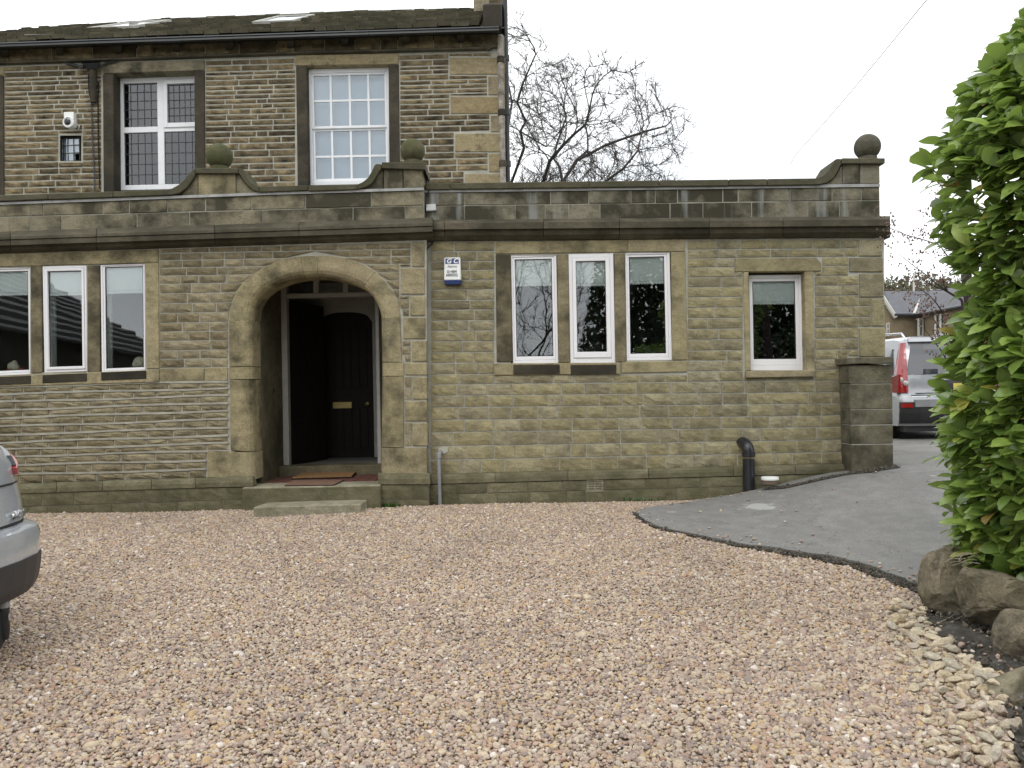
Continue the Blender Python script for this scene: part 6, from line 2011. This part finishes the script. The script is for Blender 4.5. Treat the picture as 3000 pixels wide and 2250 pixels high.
# budding tree beside the laurel
M['budbark'] = plain('budding twig bark', (0.06, 0.04, 0.038), 0.85, var=.3)
M['bud'] = plain('pink green buds', (0.17, 0.10, 0.075), 0.7, var=.4, scale=30)
bt_base = Vector((4.05, 7.2, gz(4.05, 7.2)))
bt = empty('budding_tree', bt_base, 'small tree with bare budding twigs reaching out from behind the laurel', 'tree')
rb = random.Random(12)
mbw, mbt, mbb = MB(), MB(), MB()
def branch(p, d, l, r, lev):
    n = 5
    P = [p]
    for i in range(n):
        d = (d + Vector((rb.gauss(0, .13), rb.gauss(0, .13), rb.gauss(0, .11) + .03))).normalized()
        P.append(P[-1] + d * l / n)
    R = [r * (1 - .65 * i / n) for i in range(n + 1)]
    (mbw if lev == 0 else mbt).tube(P, R, 6 if lev == 0 else 4, cap=False)
    if lev < 3:
        for i in range(1, n + 1):
            for _ in range(1):
                if rb.random() < (.95 if lev < 2 else .6):
                    dd = (d * .8 + Vector((rb.gauss(0, .6), rb.gauss(0, .6), rb.gauss(0, .5)))).normalized()
                    branch(P[i], dd, l * rb.uniform(.3, .5), R[i] * .6, lev + 1)
    if lev >= 2:
        for q in P[2:]:
            for _ in range(1):
                c = q + Vector((rb.gauss(0, .012), rb.gauss(0, .012), rb.gauss(0, .012)))
                s = rb.uniform(.005, .011)
                mbb.add([c + Vector((s, 0, 0)), c + Vector((-s, 0, 0)), c + Vector((0, s, 0)), c + Vector((0, -s, 0)), c + Vector((0, 0, s * 1.5)), c + Vector((0, 0, -s))],
                        [(0, 2, 4), (2, 1, 4), (1, 3, 4), (3, 0, 4), (2, 0, 5), (1, 2, 5), (3, 1, 5), (0, 3, 5)])
mbw.tube([bt_base, bt_base + Vector((-.05, 0, .7)), bt_base + Vector((-.02, .02, 1.2))], [.06, .05, .045], 8, cap=False)
for (px, py, l) in ((2640, 640, 1.25), (2620, 760, 1.3), (2650, 700, 1.1), (2660, 850, 1.1), (2700, 960, 1.0), (2740, 1000, .9), (2720, 560, 1.2), (2690, 800, 1.1), (2840, 480, 1.3), (2680, 1010, .8)):
    tgt = W(px, py, 7.0)
    st = Vector((W(2815, py, 7.1).x, 7.1, 0)); st.z = tgt.z - abs(tgt.x - st.x) * .55
    mbw.tube([bt_base + Vector((0, 0, 1.1)), (bt_base + Vector((0, 0, 1.3))).lerp(st, .6), st], [.03, .018, .009], 6, cap=False)
    d = (tgt - st)
    branch(st, d.normalized(), d.length, .0075, 1)
mbw.obj('trunk', M['budbark'], bt, fix=False); mbt.obj('branchwork', M['budbark'], bt, fix=False)
o = mbb.obj('bud', M['bud'], bt, fix=False); o['kind'] = 'stuff'
# ================================================================== CARS
def paint(name, col, metal=.6, rough=.3):
    m, n, b, o = newmat(name)
    b.inputs['Base Color'].default_value = tuple(col) + (1,)
    b.inputs['Metallic'].default_value = metal
    b.inputs['Roughness'].default_value = rough
    b.inputs['Coat Weight'].default_value = 1.0
    b.inputs['Coat Roughness'].default_value = .03
    t = nd(n, 'TexCoord'); x = noise_n(n, t.outputs['Object'], 60, 3)
    r = ramp(n, x.outputs['Fac'], [(.3, tuple(c * .92 for c in col)), (.7, tuple(c * 1.06 for c in col))])
    x2 = noise_n(n, t.outputs['Object'], 1.7, 4)
    r2 = ramp(n, x2.outputs['Fac'], [(.35, g3(.85)), (.65, g3(1.05))])
    n.links.new(mixc(n, 1.0, r.outputs['Color'], r2.outputs['Color'], 'MULTIPLY'), b.inputs['Base Color'])
    return m
M['silver'] = paint('silver car paint', (.46, .49, .52), .25, .3)
M['silver2'] = paint('pale silver car paint', (.38, .39, .41), .35, .3)
M['carglass'] = plain('dark car glass', (.035, .04, .045), .05, spec=.9, var=.05, coat=1.0)
M['taillight'] = plain('red tail lamp', (.32, .010, .012), .12, spec=.7, var=.15, coat=1.0)
M['clearlamp'] = plain('clear lamp', (.45, .45, .42), .12, spec=.7, var=.1, coat=1.0)
M['chrome'] = plain('chrome', (.7, .7, .72), .12, metal=1.0, var=.03)
M['darkplastic'] = plain('dark bumper plastic', (.028, .028, .03), .5, var=.15)
M['yellowplate'] = plain('number plate', (.62, .50, .08), .4, var=.05)

class Car:
    """x forward from the rear face, y to the car's left, z up"""
    def __init__(s, rear, top, length, hw, zb, corner=.16):
        s.rear, s.top, s.L, s.hwf, s.zb, s.corner = rear, top, length, hw, zb, corner
    def rx(s, z, t):
        return float(np.interp(z, [p[1] for p in s.rear], [p[0] for p in s.rear])) + s.corner * abs(t) ** 5
    def P(s, z, t, off=0.0):
        return Vector((s.rx(z, t) - off, t * s.hwf(z), z))
    def body(s, root, mat, zsplit=None):
        prof = [(x, z) for x, z in s.rear] + s.top
        n = len(prof)
        ts = [-1, -.985, -.95, -.88, -.75, -.5, -.25, 0, .25, .5, .75, .88, .95, .985, 1]
        vs, fs = [], []
        for t in ts:
            for i, (x, z) in enumerate(prof):
                if i < len(s.rear): xx = x + s.corner * abs(t) ** 5
                else:
                    f = x / s.L
                    xx = x - (.35 * abs(t) ** 4 if f > .8 else 0)
                k = 1.0 if abs(t) < .96 else 1.0
                zz_ = z - (.05 * abs(t) ** 8 if z > s.zmax - .12 else 0)
                vs.append((xx, t * s.hwf(z) * k, zz_))
        for j in range(len(ts) - 1):
            for i in range(n):
                fs.append((j * n + i, j * n + (i + 1) % n, (j + 1) * n + (i + 1) % n, (j + 1) * n + i))
        fs.append(list(range(n))); fs.append([(len(ts) - 1) * n + i for i in range(n)][::-1])
        mb = MB(); mb.add(vs, fs, True)
        return mb.obj('body', mat, root, origin=(0, 0, 0))
    def panel(s, root, name, outline, mat, off=.012, parent=None, th=.03, sub=6):
        """outline: 4 corners (t,z): TL TR BR BL on the rear face, conforming grid"""
        mb = MB()
        vs, fs = [], []
        for o_ in (off, off - th):
            for j in range(sub + 1):
                for i in range(sub + 1):
                    u, v = i / sub, j / sub
                    t = (outline[0][0] * (1 - u) + outline[1][0] * u) * (1 - v) + (outline[3][0] * (1 - u) + outline[2][0] * u) * v
                    z = (outline[0][1] * (1 - u) + outline[1][1] * u) * (1 - v) + (outline[3][1] * (1 - u) + outline[2][1] * u) * v
                    vs.append(s.P(z, t, o_))
        m = sub + 1
        for j in range(sub):
            for i in range(sub): 
                fs.append((j * m + i, j * m + i + 1, (j + 1) * m + i + 1, (j + 1) * m + i))
                k = m * m
                fs.append((k + j * m + i, k + (j + 1) * m + i, k + (j + 1) * m + i + 1, k + j * m + i + 1))
        rim = [i for i in range(m)] + [j * m + sub for j in range(1, m)] + [sub * m + i for i in range(sub - 1, -1, -1)] + [j * m for j in range(sub - 1, 0, -1)]
        for a, b in zip(rim, rim[1:] + rim[:1]): fs.append((a, m * m + a, m * m + b, b))
        mb.add(vs, fs, False)
        return mb.obj(name, mat, parent or root, origin=(0, 0, 0), bevel=0)
    def side(s, root, name, pts, mat, sgn, off=.006):
        mb = MB(); mb.prism([Vector((x, sgn * (s.hwf(z) + off), z)) for x, z in pts], (0, -sgn * .03, 0)); return mb.obj(name, mat, root, origin=(0, 0, 0))
    def wheel(s, root, x, sgn, r, w=.22):
        y = sgn * (s.hwf(r) - w / 2 + .01)
        mb = MB(); mb.lathe((x, y, r), [(r * .62, -w / 2), (r * .95, -w / 2), (r, -w / 2 + .03), (r, w / 2 - .03), (r * .95, w / 2), (r * .62, w / 2)], 28, axis='Y')
        wh = mb.obj('wheel', M['rubber'], root, origin=(0, 0, 0))
        mb = MB(); mb.lathe((x, y + sgn * w * .3, r), [(.001, .0), (r * .2, .01), (r * .62, .0), (r * .64, -.02)], 20, axis='Y')
        for k in range(5):
            a = k * 2 * math.pi / 5
            c = Vector((x + math.cos(a) * r * .36, y + sgn * w * .42, r + math.sin(a) * r * .36))
            mb.tube([Vector((x, y + sgn * w * .42, r)), c + (c - Vector((x, y + sgn * w * .42, r))) * .6], .035, 6)
        mb.obj('rim', M['chrome'], wh, origin=(0, 0, 0))

# --- pale silver off-roader parked behind the pillar
def hw2(z): return float(np.interp(z, [.25, .5, 1.0, 1.15, 1.5, 1.72, 1.83], [.84, .89, .90, .885, .80, .72, .62]))
sv = Car([(.10, .30), (.02, .42), (-.03, .55), (-.03, .74), (.02, .80), (.03, 1.0), (.05, 1.10), (.09, 1.30), (.15, 1.52), (.24, 1.70), (.34, 1.78)],
         [(.8, 1.82), (1.6, 1.83), (2.4, 1.79), (2.75, 1.70), (3.35, 1.22), (3.5, 1.14), (4.2, 1.02), (4.45, .9), (4.5, .6), (4.45, .35), (4.2, .28), (2.2, .27)], 4.5, hw2, .3, .12)
sv.zmax = 1.83
SY = 13.7
sx = W(2797, 1120, SY).x
szz = W(2797, 1300, SY).z
suv = empty('parked_suv', (0, 0, 0), 'pale silver off road car with tall red tail lamps parked beyond the pillar', 'car')
WP[suv.name] = Vector((0, 0, 0))
sv.body(suv, M['silver2'])
sv.panel(suv, 'rear_window', [(.80, 1.66), (-.80, 1.66), (-.84, 1.16), (.84, 1.16)], M['carglass'], .012)
sv.panel(suv, 'roof_spoiler', [(.86, 1.80), (-.86, 1.80), (-.86, 1.71), (.86, 1.71)], M['silver2'], .07, th=.09)
for s_ in (1, -1):
    tl = sv.panel(suv, 'tail_light', [(s_ * .99, 1.70), (s_ * .90, 1.70), (s_ * .83, 1.14), (s_ * .985, 1.16)], M['taillight'], .02)
    t2 = sv.panel(suv, 'lamp_base', [(s_ * .995, 1.16), (s_ * .83, 1.14), (s_ * .83, .86), (s_ * .995, .86)], M['taillight'], .025, parent=tl)
    for tt, z in ((s_ * .94, 1.075), (s_ * .865, 1.015)):
        c_ = sv.P(z, tt, .03)
        mb = MB(); mb.lathe(c_, [(.001, -.012), (.03, -.010), (.042, -.002), (.044, .02)], 16, axis='X'); mb.obj('reversing_lamp', M['clearlamp'], t2 if False else tl, origin=(0, 0, 0))
    sv.side(suv, 'tail_light', [(.06, 1.16), (.32, 1.12), (.30, .86), (.06, .86)], M['taillight'], s_, .012)
    sv.side(suv, 'tail_light', [(.14, 1.16), (.24, 1.16), (.34, 1.68), (.30, 1.70)], M['taillight'], s_, .012)
    sv.panel(suv, 'bumper_reflector', [(s_ * .98, .68), (s_ * .80, .68), (s_ * .80, .61), (s_ * .98, .61)], M['taillight'], .035)
    sv.wheel(suv, .85, s_, .35); sv.wheel(suv, 3.5, s_, .35)
    sv.side(suv, 'side_window', [(.55, 1.60), (1.4, 1.68), (1.4, 1.18), (.45, 1.16)], M['carglass'], s_)
    sv.side(suv, 'side_window', [(1.5, 1.69), (2.5, 1.66), (2.9, 1.2), (1.5, 1.18)], M['carglass'], s_)
    mb = MB(); mb.tube([Vector((.45, s_ * .60, 1.79)), Vector((.55, s_ * .60, 1.87)), Vector((1.4, s_ * .61, 1.90)), Vector((2.3, s_ * .60, 1.86)), Vector((2.45, s_ * .59, 1.79))], .018, 8); mb.obj('roof_rail', M['chrome'], suv, origin=(0, 0, 0))
sv.panel(suv, 'tailgate_seam', [(.97, .852), (-.97, .852), (-.97, .838), (.97, .838)], M['darkplastic'], .006, th=.01)
sv.panel(suv, 'bumper', [(.99, .70), (-.99, .70), (-.99, .34), (.99, .34)], M['darkplastic'], .03, th=.05)
sv.panel(suv, 'bumper_step', [(.76, .74), (-.76, .74), (-.76, .62), (.76, .62)], M['silver2'], .05, th=.06)
sv.panel(suv, 'number_plate', [(.02, 1.0), (-.54, 1.0), (-.54, .89), (.02, .89)], M['yellowplate'], .02, th=.02)
sv.panel(suv, 'plate_recess', [(.34, 1.06), (-.60, 1.06), (-.60, .87), (.34, .87)], M['darkplastic'], .006, th=.01)
sv.panel(suv, 'badge', [(.78, .82), (.42, .82), (.42, .79), (.78, .79)], M['chrome'], .004, th=.006)
mb = MB(); mb.box((.2, -.75, .2), (4.2, .75, .3)); mb.obj('underbody', M['darkplastic'], suv, origin=(0, 0, 0))
mb = MB(); mb.tube([Vector((.02, -.5, .27)), Vector((.4, -.5, .27))], .03, 10); mb.obj('exhaust_pipe', M['chrome'], suv, origin=(0, 0, 0))
suv.location = (sx, SY, szz); suv.rotation_euler = (0, 0, math.pi / 2)

# --- silver car at the edge of the gravel, tail towards the porch side
def hw1(z): return float(np.interp(z, [.2, .5, 1.0, 1.15, 1.5, 1.7], [.86, .93, .94, .92, .78, .64]))
lc = Car([(.30, .27), (.14, .31), (.04, .36), (.01, .42), (.0, .55), (.0, .70), (.015, .735), (.10, .76), (.12, .9), (.145, 1.0), (.16, 1.12), (.20, 1.19), (.40, 1.45), (.62, 1.62), (.72, 1.66)],
         [(1.4, 1.70), (2.4, 1.66), (2.8, 1.58), (3.5, 1.12), (4.4, .95), (4.65, .8), (4.7, .5), (4.6, .3), (4.3, .27), (2.2, .26)], 4.7, hw1, .2, .17)
lc.zmax = 1.70
LYc = 4.33
car = empty('silver_car', (0, 0, 0), 'silver car end with a red tail lamp and dark lower bumper on the gravel', 'car')
WP[car.name] = Vector((0, 0, 0))
lc.body(car, M['silver'])
lc.panel(car, 'bumper', [(.998, .575), (-.998, .575), (-.99, .35), (.99, .35)], M['darkplastic'], .008, th=.04, sub=14)
lc.panel(car, 'bumper_skirt', [(.93, .36), (-.93, .36), (-.9, .275), (.9, .275)], M['rubber'], -.03, th=.03, sub=10)
lc.panel(car, 'tailgate_seam', [(.96, .775), (-.96, .775), (-.96, .762), (.96, .762)], M['rubber'], .004, th=.01, sub=12)
lc.panel(car, 'tailgate_seam', [(.96, 1.005), (-.90, 1.005), (-.90, .995), (.96, .995)], M['rubber'], .003, th=.01, sub=12)
lc.panel(car, 'rear_window', [(.8, 1.55), (-.8, 1.55), (-.84, 1.22), (.84, 1.22)], M['carglass'], .008, sub=8)
for s_ in (1, -1):
    lc.panel(car, 'tail_light', [(s_ * .80, 1.09), (s_ * .995, 1.175), (s_ * .985, 1.035), (s_ * .80, 1.05)], M['taillight'], .03, th=.05)
    lc.panel(car, 'quarter_glass', [(s_ * .84, 1.165), (s_ * .99, 1.22), (s_ * .99, 1.185), (s_ * .82, 1.105)], M['carglass'], .02, th=.03)
    mb = MB(); mb.prism([lc.P(1.15, s_, .02) + Vector((0, 0, 0)), Vector((.55, s_ * (hw1(1.12) + .015), 1.12)), Vector((.50, s_ * (hw1(1.05) + .015), 1.05)), lc.P(1.04, s_, .02)], (0, -s_ * .04, 0)); mb.obj('tail_light', M['taillight'], car, origin=(0, 0, 0))
    lc.wheel(car, .95, s_, .36); lc.wheel(car, 3.75, s_, .36)
    lc.side(car, 'side_window', [(.85, 1.50), (2.0, 1.58), (2.0, 1.15), (.7, 1.17)], M['carglass'], s_, .004)
    lc.side(car, 'side_window', [(2.1, 1.58), (2.75, 1.52), (3.3, 1.14), (2.1, 1.14)], M['carglass'], s_, .004)
mb = MB(); mb.box((.3, -.7, .14), (4.4, .7, .22)); mb.obj('underbody', M['rubber'], car, origin=(0, 0, 0))
tsx = -.80
def badge_place(t, z, size):
    p = lc.P(z, t, .006)
    tang = (lc.P(z, t - .06, 0) - lc.P(z, t + .06, 0)).normalized()
    up_ = Vector((0, 0, 1)); nrm = tang.cross(up_)
    return Matrix(((tang.x, up_.x, nrm.x, p.x), (tang.y, up_.y, nrm.y, p.y), (tang.z, up_.z, nrm.z, p.z), (0, 0, 0, 1)))
textmesh('RX450h', .062, .004, M['chrome'], 'badge', car, badge_place(-.72, .815, 1), .2)
# tow hitch cap with an oval emblem
mb = MB(); mb.lathe((.075, -.42, .25), [(.001, .10), (.026, .095), (.030, .07), (.030, -.06), (.024, -.11)], 14); th_ = mb.obj('tow_bar', M['blackpl'], car, origin=(0, 0, 0))
mb = MB(); mb.lathe((.075, -.42, .33), [(.024, .028), (.031, .022), (.031, -.01), (.024, -.012)], 14); mb.obj('tow_cap', M['greypipe'], th_, origin=(0, 0, 0))
# oval emblem facing out of the hitch
mb = MB()
ec = Vector((.040, -.412, .265))
ux, uz = Vector((.55, -1, 0)).normalized(), Vector((0, 0, 1))
oval = [ec + ux * .030 * math.cos(a) + uz * .022 * math.sin(a) for a in np.linspace(0, 2 * math.pi, 21)]
mb.tube(oval, .0028, 5, cap=False)
mb.tube([ec + ux * -.012 + uz * .016, ec + ux * .004 + uz * -.008, ec + ux * .024 + uz * -.006], .0028, 5)
mb.obj('emblem', M['clearlamp'], th_, origin=(0, 0, 0))
mb = MB(); mb.prism([Vector((.07, -.30, .30)), Vector((.07, -.45, .30)), Vector((.07, -.42, .13)), Vector((.07, -.33, .07))], (.02, 0, 0)); mb.obj('mud_flap', M['rubber'], car, origin=(0, 0, 0))
car.location = (-2.855, LYc, 0.0); car.rotation_euler = (0, 0, math.pi)

# ================================================================== BACKGROUND
M['slate'] = plain('blue grey slate', (.085, .088, .10), .7, var=.25, scale=2.5, bump=.3)
M['farstone'] = plain('far sandstone', (.22, .175, .11), .95, var=.25, scale=1.4)
M['fascia'] = plain('pale fascia', (.55, .53, .48), .6)
YB = 40.0
def fw(px, py, dy=0): return W(px, py, YB + dy)
bung = empty('stone_bungalow', fw(2740, 1010), 'low stone cottage with blue grey slate roofs beyond the parked car', 'house')
def solid(name, quad, back, mat):
    mb = MB(); mb.prism(quad, back); return mb.obj(name, mat, bung)
solid('wall', [fw(2622, 918), fw(2694, 918), fw(2694, 1120), (fw(2622, 1120))], (0, 6, 0), M['farstone'])
solid('wall', [fw(2520, 860), fw(2622, 925), fw(2622, 1120), fw(2520, 1120)], (0, .4, 0), M['farstone'])
ra, rb_ = fw(2695, 918, 0), fw(2900, 880, -6)
solid('wall', [fw(2694, 919), fw(2900, 880, -7), fw(2900, 1130, -7), fw(2694, 1120)], (.8, 5, 0), M['farstone'])
mb = MB(); mb.prism([fw(2591, 853, 4), fw(2705, 853, 4), fw(2682, 920, -.3), fw(2622, 920, -.3)], (0, .1, -.12)); rfA = mb.obj('roof', M['slate'], bung)
mb = MB(); mb.prism([fw(2702, 852, 4), fw(2840, 838, -1), fw(2905, 876, -7.4), fw(2680, 921, -.3)], (0, .1, -.12)); rfB = mb.obj('roof', M['slate'], bung)
mb = MB(); mb.tube([fw(2702, 862, 3.8), fw(2678, 920, -.4)], .07, 6); mb.obj('valley_lead', M['fascia'], rfA)
mb = MB(); mb.tube([fw(2585, 868, -.2), fw(2624, 930, -.2)], .10, 6); mb.obj('bargeboard', M['fascia'], bung)
mb = MB(); mb.tube([fw(2622, 922, -.5), fw(2682, 922, -.5), fw(2905, 879, -7.6)], .06, 6); mb.obj('gutter', M['blackpl'], bung)
for (x0, x1, y0, y1, dy) in ((2692, 2706, 930, 985, -.6), (2742, 2752, 920, 985, -2.2), (2757, 2767, 917, 985, -2.7), (2598, 2606, 945, 985, -.1)):
    Q = [fw(x0, y0 + 2, dy), fw(x1, y0, dy), fw(x1, y1, dy), fw(x0, y1, dy)]
    mb = MB(); ring(mb, Q, (0, 0, 1, 1), (.28, .07, .72, .95), 0, .15); uvbox(mb, Q, .28, .42, .72, .48, 0.002, .14); w_ = mb.obj('window', M['fascia'], bung)
    mb = MB(); uvbox(mb, Q, .28, .07, .72, .95, .06, .02); mb.obj('pane', M['carglass'], w_)
mb = MB(); mb.tube([fw(2677, 800, 5), fw(2677, 858, 5)], .05, 6); tag(mb.obj('pole', M['fascia'], None), 'thin pale pole standing behind the slate roof of the cottage', 'pole')
# wooded hill
hm = plain('wooded hillside', (.06, .058, .03), .95, var=.5, scale=.06, coords='Object')
mb = MB()
X = np.linspace(-260, 320, 60); Yh = np.linspace(120, 330, 22)
vs = []
for y in Yh:
    for x in X:
        crest = 14 + 10 * math.exp(-((x - 90) / 120) ** 2) + 3 * noise.noise(Vector((x * .02, 3, 0)))
        vs.append((x, y, -1 + (crest + 1) * sm(120, 230, y) + noise.noise(Vector((x * .05, y * .05, 0))) * 1.2))
n = len(X)
mb.add(vs, [(j * n + i, j * n + i + 1, (j + 1) * n + i + 1, (j + 1) * n + i) for j in range(len(Yh) - 1) for i in range(n - 1)], True)
o = mb.obj('hillside', hm, None, origin=(0, 0, 0), fix=False); o['kind'] = 'structure'
wm = MB(); rw = random.Random(3)
def hz_(x, y):
    crest = 14 + 10 * math.exp(-((x - 90) / 120) ** 2) + 3 * noise.noise(Vector((x * .02, 3, 0)))
    return -1 + (crest + 1) * sm(120, 230, y)
for i in range(950):
    y = rw.uniform(122, 235); x = y * rw.uniform(.36, .68)
    h = rw.uniform(4, 8); zb = hz_(x, y)
    for k in range(20):
        a, r, e = rw.uniform(0, 6.28), rw.uniform(0, 1) ** .5 * h * .42, rw.uniform(.25, 1)
        c = Vector((x + math.cos(a) * r * (1.15 - e * .6), y + math.sin(a) * r, zb + h * e))
        s = rw.uniform(.35, .9)
        u = Vector((rw.gauss(0, 1), rw.gauss(0, 1), rw.gauss(0, 1))).normalized() * s; v = u.orthogonal().normalized() * s
        wm.add([c - u, c + v, c + u * .6 - v * .8], [(0, 1, 2)])
wmat = newmat('winter woodland')
ge = nd(wmat[1], 'NewGeometry'); r_ = ramp(wmat[1], ge.outputs['Random Per Island'], [(0, (.055, .05, .035)), (.4, (.085, .07, .045)), (.65, (.05, .065, .025)), (.85, (.10, .07, .04)), (1, (.09, .11, .04))])
wmat[1].links.new(r_.outputs['Color'], wmat[2].inputs['Base Color']); wmat[2].inputs['Roughness'].default_value = 1
o = wm.obj('woodland', wmat[0], None, fix=False); o['kind'] = 'stuff'
# lower vegetation between the cottage and the hill, and the yard edge
hb = MB()
for i in range(2600):
    y = rw.uniform(50, 100); x = y * rw.uniform(.38, .66)
    c = Vector((x, y, gz(x, y) + rw.uniform(0, 4.5)))
    s = rw.uniform(.2, .5); u = Vector((rw.gauss(0, 1), rw.gauss(0, 1), rw.gauss(0, 1))).normalized() * s; v = u.orthogonal().normalized() * s
    hb.add([c - u, c + v, c + u * .6 - v * .8], [(0, 1, 2)])
o = hb.obj('undergrowth', wmat[0], None, fix=False); o['kind'] = 'stuff'

# ================================================================== ACROSS THE YARD, SEEN MIRRORED IN THE WINDOWS
# tiled outbuilding behind the camera
M['tile'] = plain('grey roof tile', (.36, .355, .35), .8, var=.2, scale=3)
ob = empty('tiled_outbuilding', (-12, -6, 0), 'low tiled outbuilding across the yard, mirrored in the casements by the porch', 'outbuilding')
P0, P1 = Vector((-8.3, 6.6, 0)), Vector((-10.9, -6.5, 0))
dv = (P1 - P0); nrm = Vector((dv.y, -dv.x, 0)).normalized()
if nrm.x > 0: nrm = -nrm
EV, RG, SB = 2.70, 5.15, 3.9
def obp(s, back, z): 
    p = P0 + dv * s + nrm * back
    return Vector((p.x, p.y, z))
mb = MB(); mb.prism([obp(0, 0, -.05), obp(1, 0, -.05), obp(1, 0, EV + .1), obp(0, 0, EV + .1)], nrm * .3); mb.obj('wall', M['jamb'], ob)
mb = MB(); mb.prism([obp(0, .3, -.05), obp(0, 6, -.05), obp(0, 6.2, EV - .1), obp(0, SB - .3, RG - .2), obp(0, .3, EV + .0)], dv.normalized() * .3); mb.obj('gable_wall', M['jamb'], ob)
NRR = 10
M['tile_lap_shade'] = plain('painted tile lap shade', (.03, .032, .025), .9)  # near-black strips paint in the shadow line under each tile lap
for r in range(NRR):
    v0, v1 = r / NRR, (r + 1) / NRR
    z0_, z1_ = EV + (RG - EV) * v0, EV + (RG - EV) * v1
    mb = MB()
    mb.prism([obp(-.02, -.35 + SB * v0, z0_ + .15), obp(1.02, -.35 + SB * v0, z0_ + .15), obp(1.02, -.35 + SB * v1 + .08, z1_ - .01), obp(-.02, -.35 + SB * v1 + .08, z1_ - .01)], (0, 0, -.05))
    mb.obj('tile_course', M['tile'], ob)
    mb = MB(); mb.prism([obp(-.02, -.35 + SB * v0, z0_ + .0), obp(1.02, -.35 + SB * v0, z0_ + .0), obp(1.02, -.35 + SB * v0, z0_ + .10), obp(-.02, -.35 + SB * v0, z0_ + .10)], nrm * .03); mb.obj('tile_lap_shade', M['tile_lap_shade'], ob)
mb = MB(); mb.tube([obp(-.02, -.4, EV - .04), obp(1.02, -.4, EV - .04)], .06, 8); mb.obj('gutter', M['blackpl'], ob)
# tree and evergreens behind the camera
base = Vector((.4, -9.5, 0)); fork = base + Vector((.05, 0, 1.6))
at = in_ell(base + Vector((0, 0, 4.6)), (2.6, 2.2, 3.6), 1500)
nodes, par = colonise([[-1, [base, base.lerp(fork, .5), fork]]], at, .26, 2.2, .4)
t_ = empty('yard_tree', base, 'leafless many branched tree mirrored in the first pane of the triple window', 'tree')
bg_, sm2 = tree_mesh(nodes, par, .009, 2.5, .13, .6, 3)
bg_.obj('trunk', M['treebark'], t_, fix=False); sm2.obj('crown', M['treebark'], t_, fix=False)
t2 = t_.copy(); COL.objects.link(t2); t2.location = (-9.5, -9.0, 0); t2.rotation_euler = (0, 0, 2.1)
t2['label'] = 'leafless tree behind the tiled outbuilding, mirrored in the casement by the porch'
for c in list(t_.children):
    d = c.copy(); COL.objects.link(d); d.parent = t2
M['conifer'] = leaf_mat('evergreen foliage', (0.014, 0.03, 0.012), (0.03, 0.055, 0.018), (.02, .035, .012))
M['hedge'] = leaf_mat('hedge foliage', (0.09, 0.17, 0.02), (0.20, 0.33, 0.05), (.15, .26, .06))
def shrub(name, c, r, n, s0, mat, label, cat):
    e = empty(name, (c[0], c[1], 0), label, cat)
    mb = MB(); q = random.Random(int(c[0] * 100))
    while n > 0:
        v = Vector((q.uniform(-1, 1), q.uniform(-1, 1), q.uniform(0, 1)))
        rr_ = math.hypot(v.x, v.y) / (1.02 - v.z * r[3])
        if rr_ > 1 or q.random() > .25 + .75 * rr_: continue
        n -= 1
        p = Vector((c[0] + v.x * r[0], c[1] + v.y * r[1], v.z * r[2] + .05))
        u = Vector((q.gauss(0, 1), q.gauss(0, 1), q.gauss(0, 1))).normalized() * s0 * q.uniform(.6, 1.3); w = u.orthogonal().normalized() * s0 * .5
        mb.add([p - u, p + w, p + u, p - w], [(0, 1, 2, 3)])
    mb.obj('crown', mat, e, fix=False)
    mb = MB(); mb.tube([Vector((c[0], c[1], -.1)), Vector((c[0], c[1], r[2] * .8))], [.09, .03], 8); mb.obj('trunk', M['bark'], e)
shrub('dark_conifer', (4.2, -8.0), (2.3, 1.6, 9.5, .7), 8000, .14, M['conifer'], 'tall dark conifer mirrored in the second pane of the triple window', 'tree')
shrub('dark_conifer', (8.0, -7.0), (3.2, 1.8, 10.5, .35), 15000, .14, M['conifer'], 'broad dark conifer mirrored in the last pane of the triple window', 'tree')
shrub('garden_shrub', (2.4, -4.6), (1.3, 1.0, 1.9, .3), 4500, .07, M['hedge'], 'round green shrub across the yard, mirrored low in the triple window', 'shrub')
shrub('garden_shrub', (4.6, -4.2), (1.4, 1.1, 2.7, .3), 5000, .07, M['hedge'], 'taller green shrub mirrored in the last pane of the triple window', 'shrub')
shrub('garden_shrub', (9.5, -4.4), (2.4, 1.4, 3.0, .3), 6000, .09, M['conifer'], 'dark spreading shrub across the yard, mirrored in the single window', 'shrub')
shrub('dark_conifer', (14.0, -6.5), (4.2, 2.0, 10.5, .25), 16000, .17, M['conifer'], 'widest dark conifer across the yard, mirrored in the single window', 'tree')
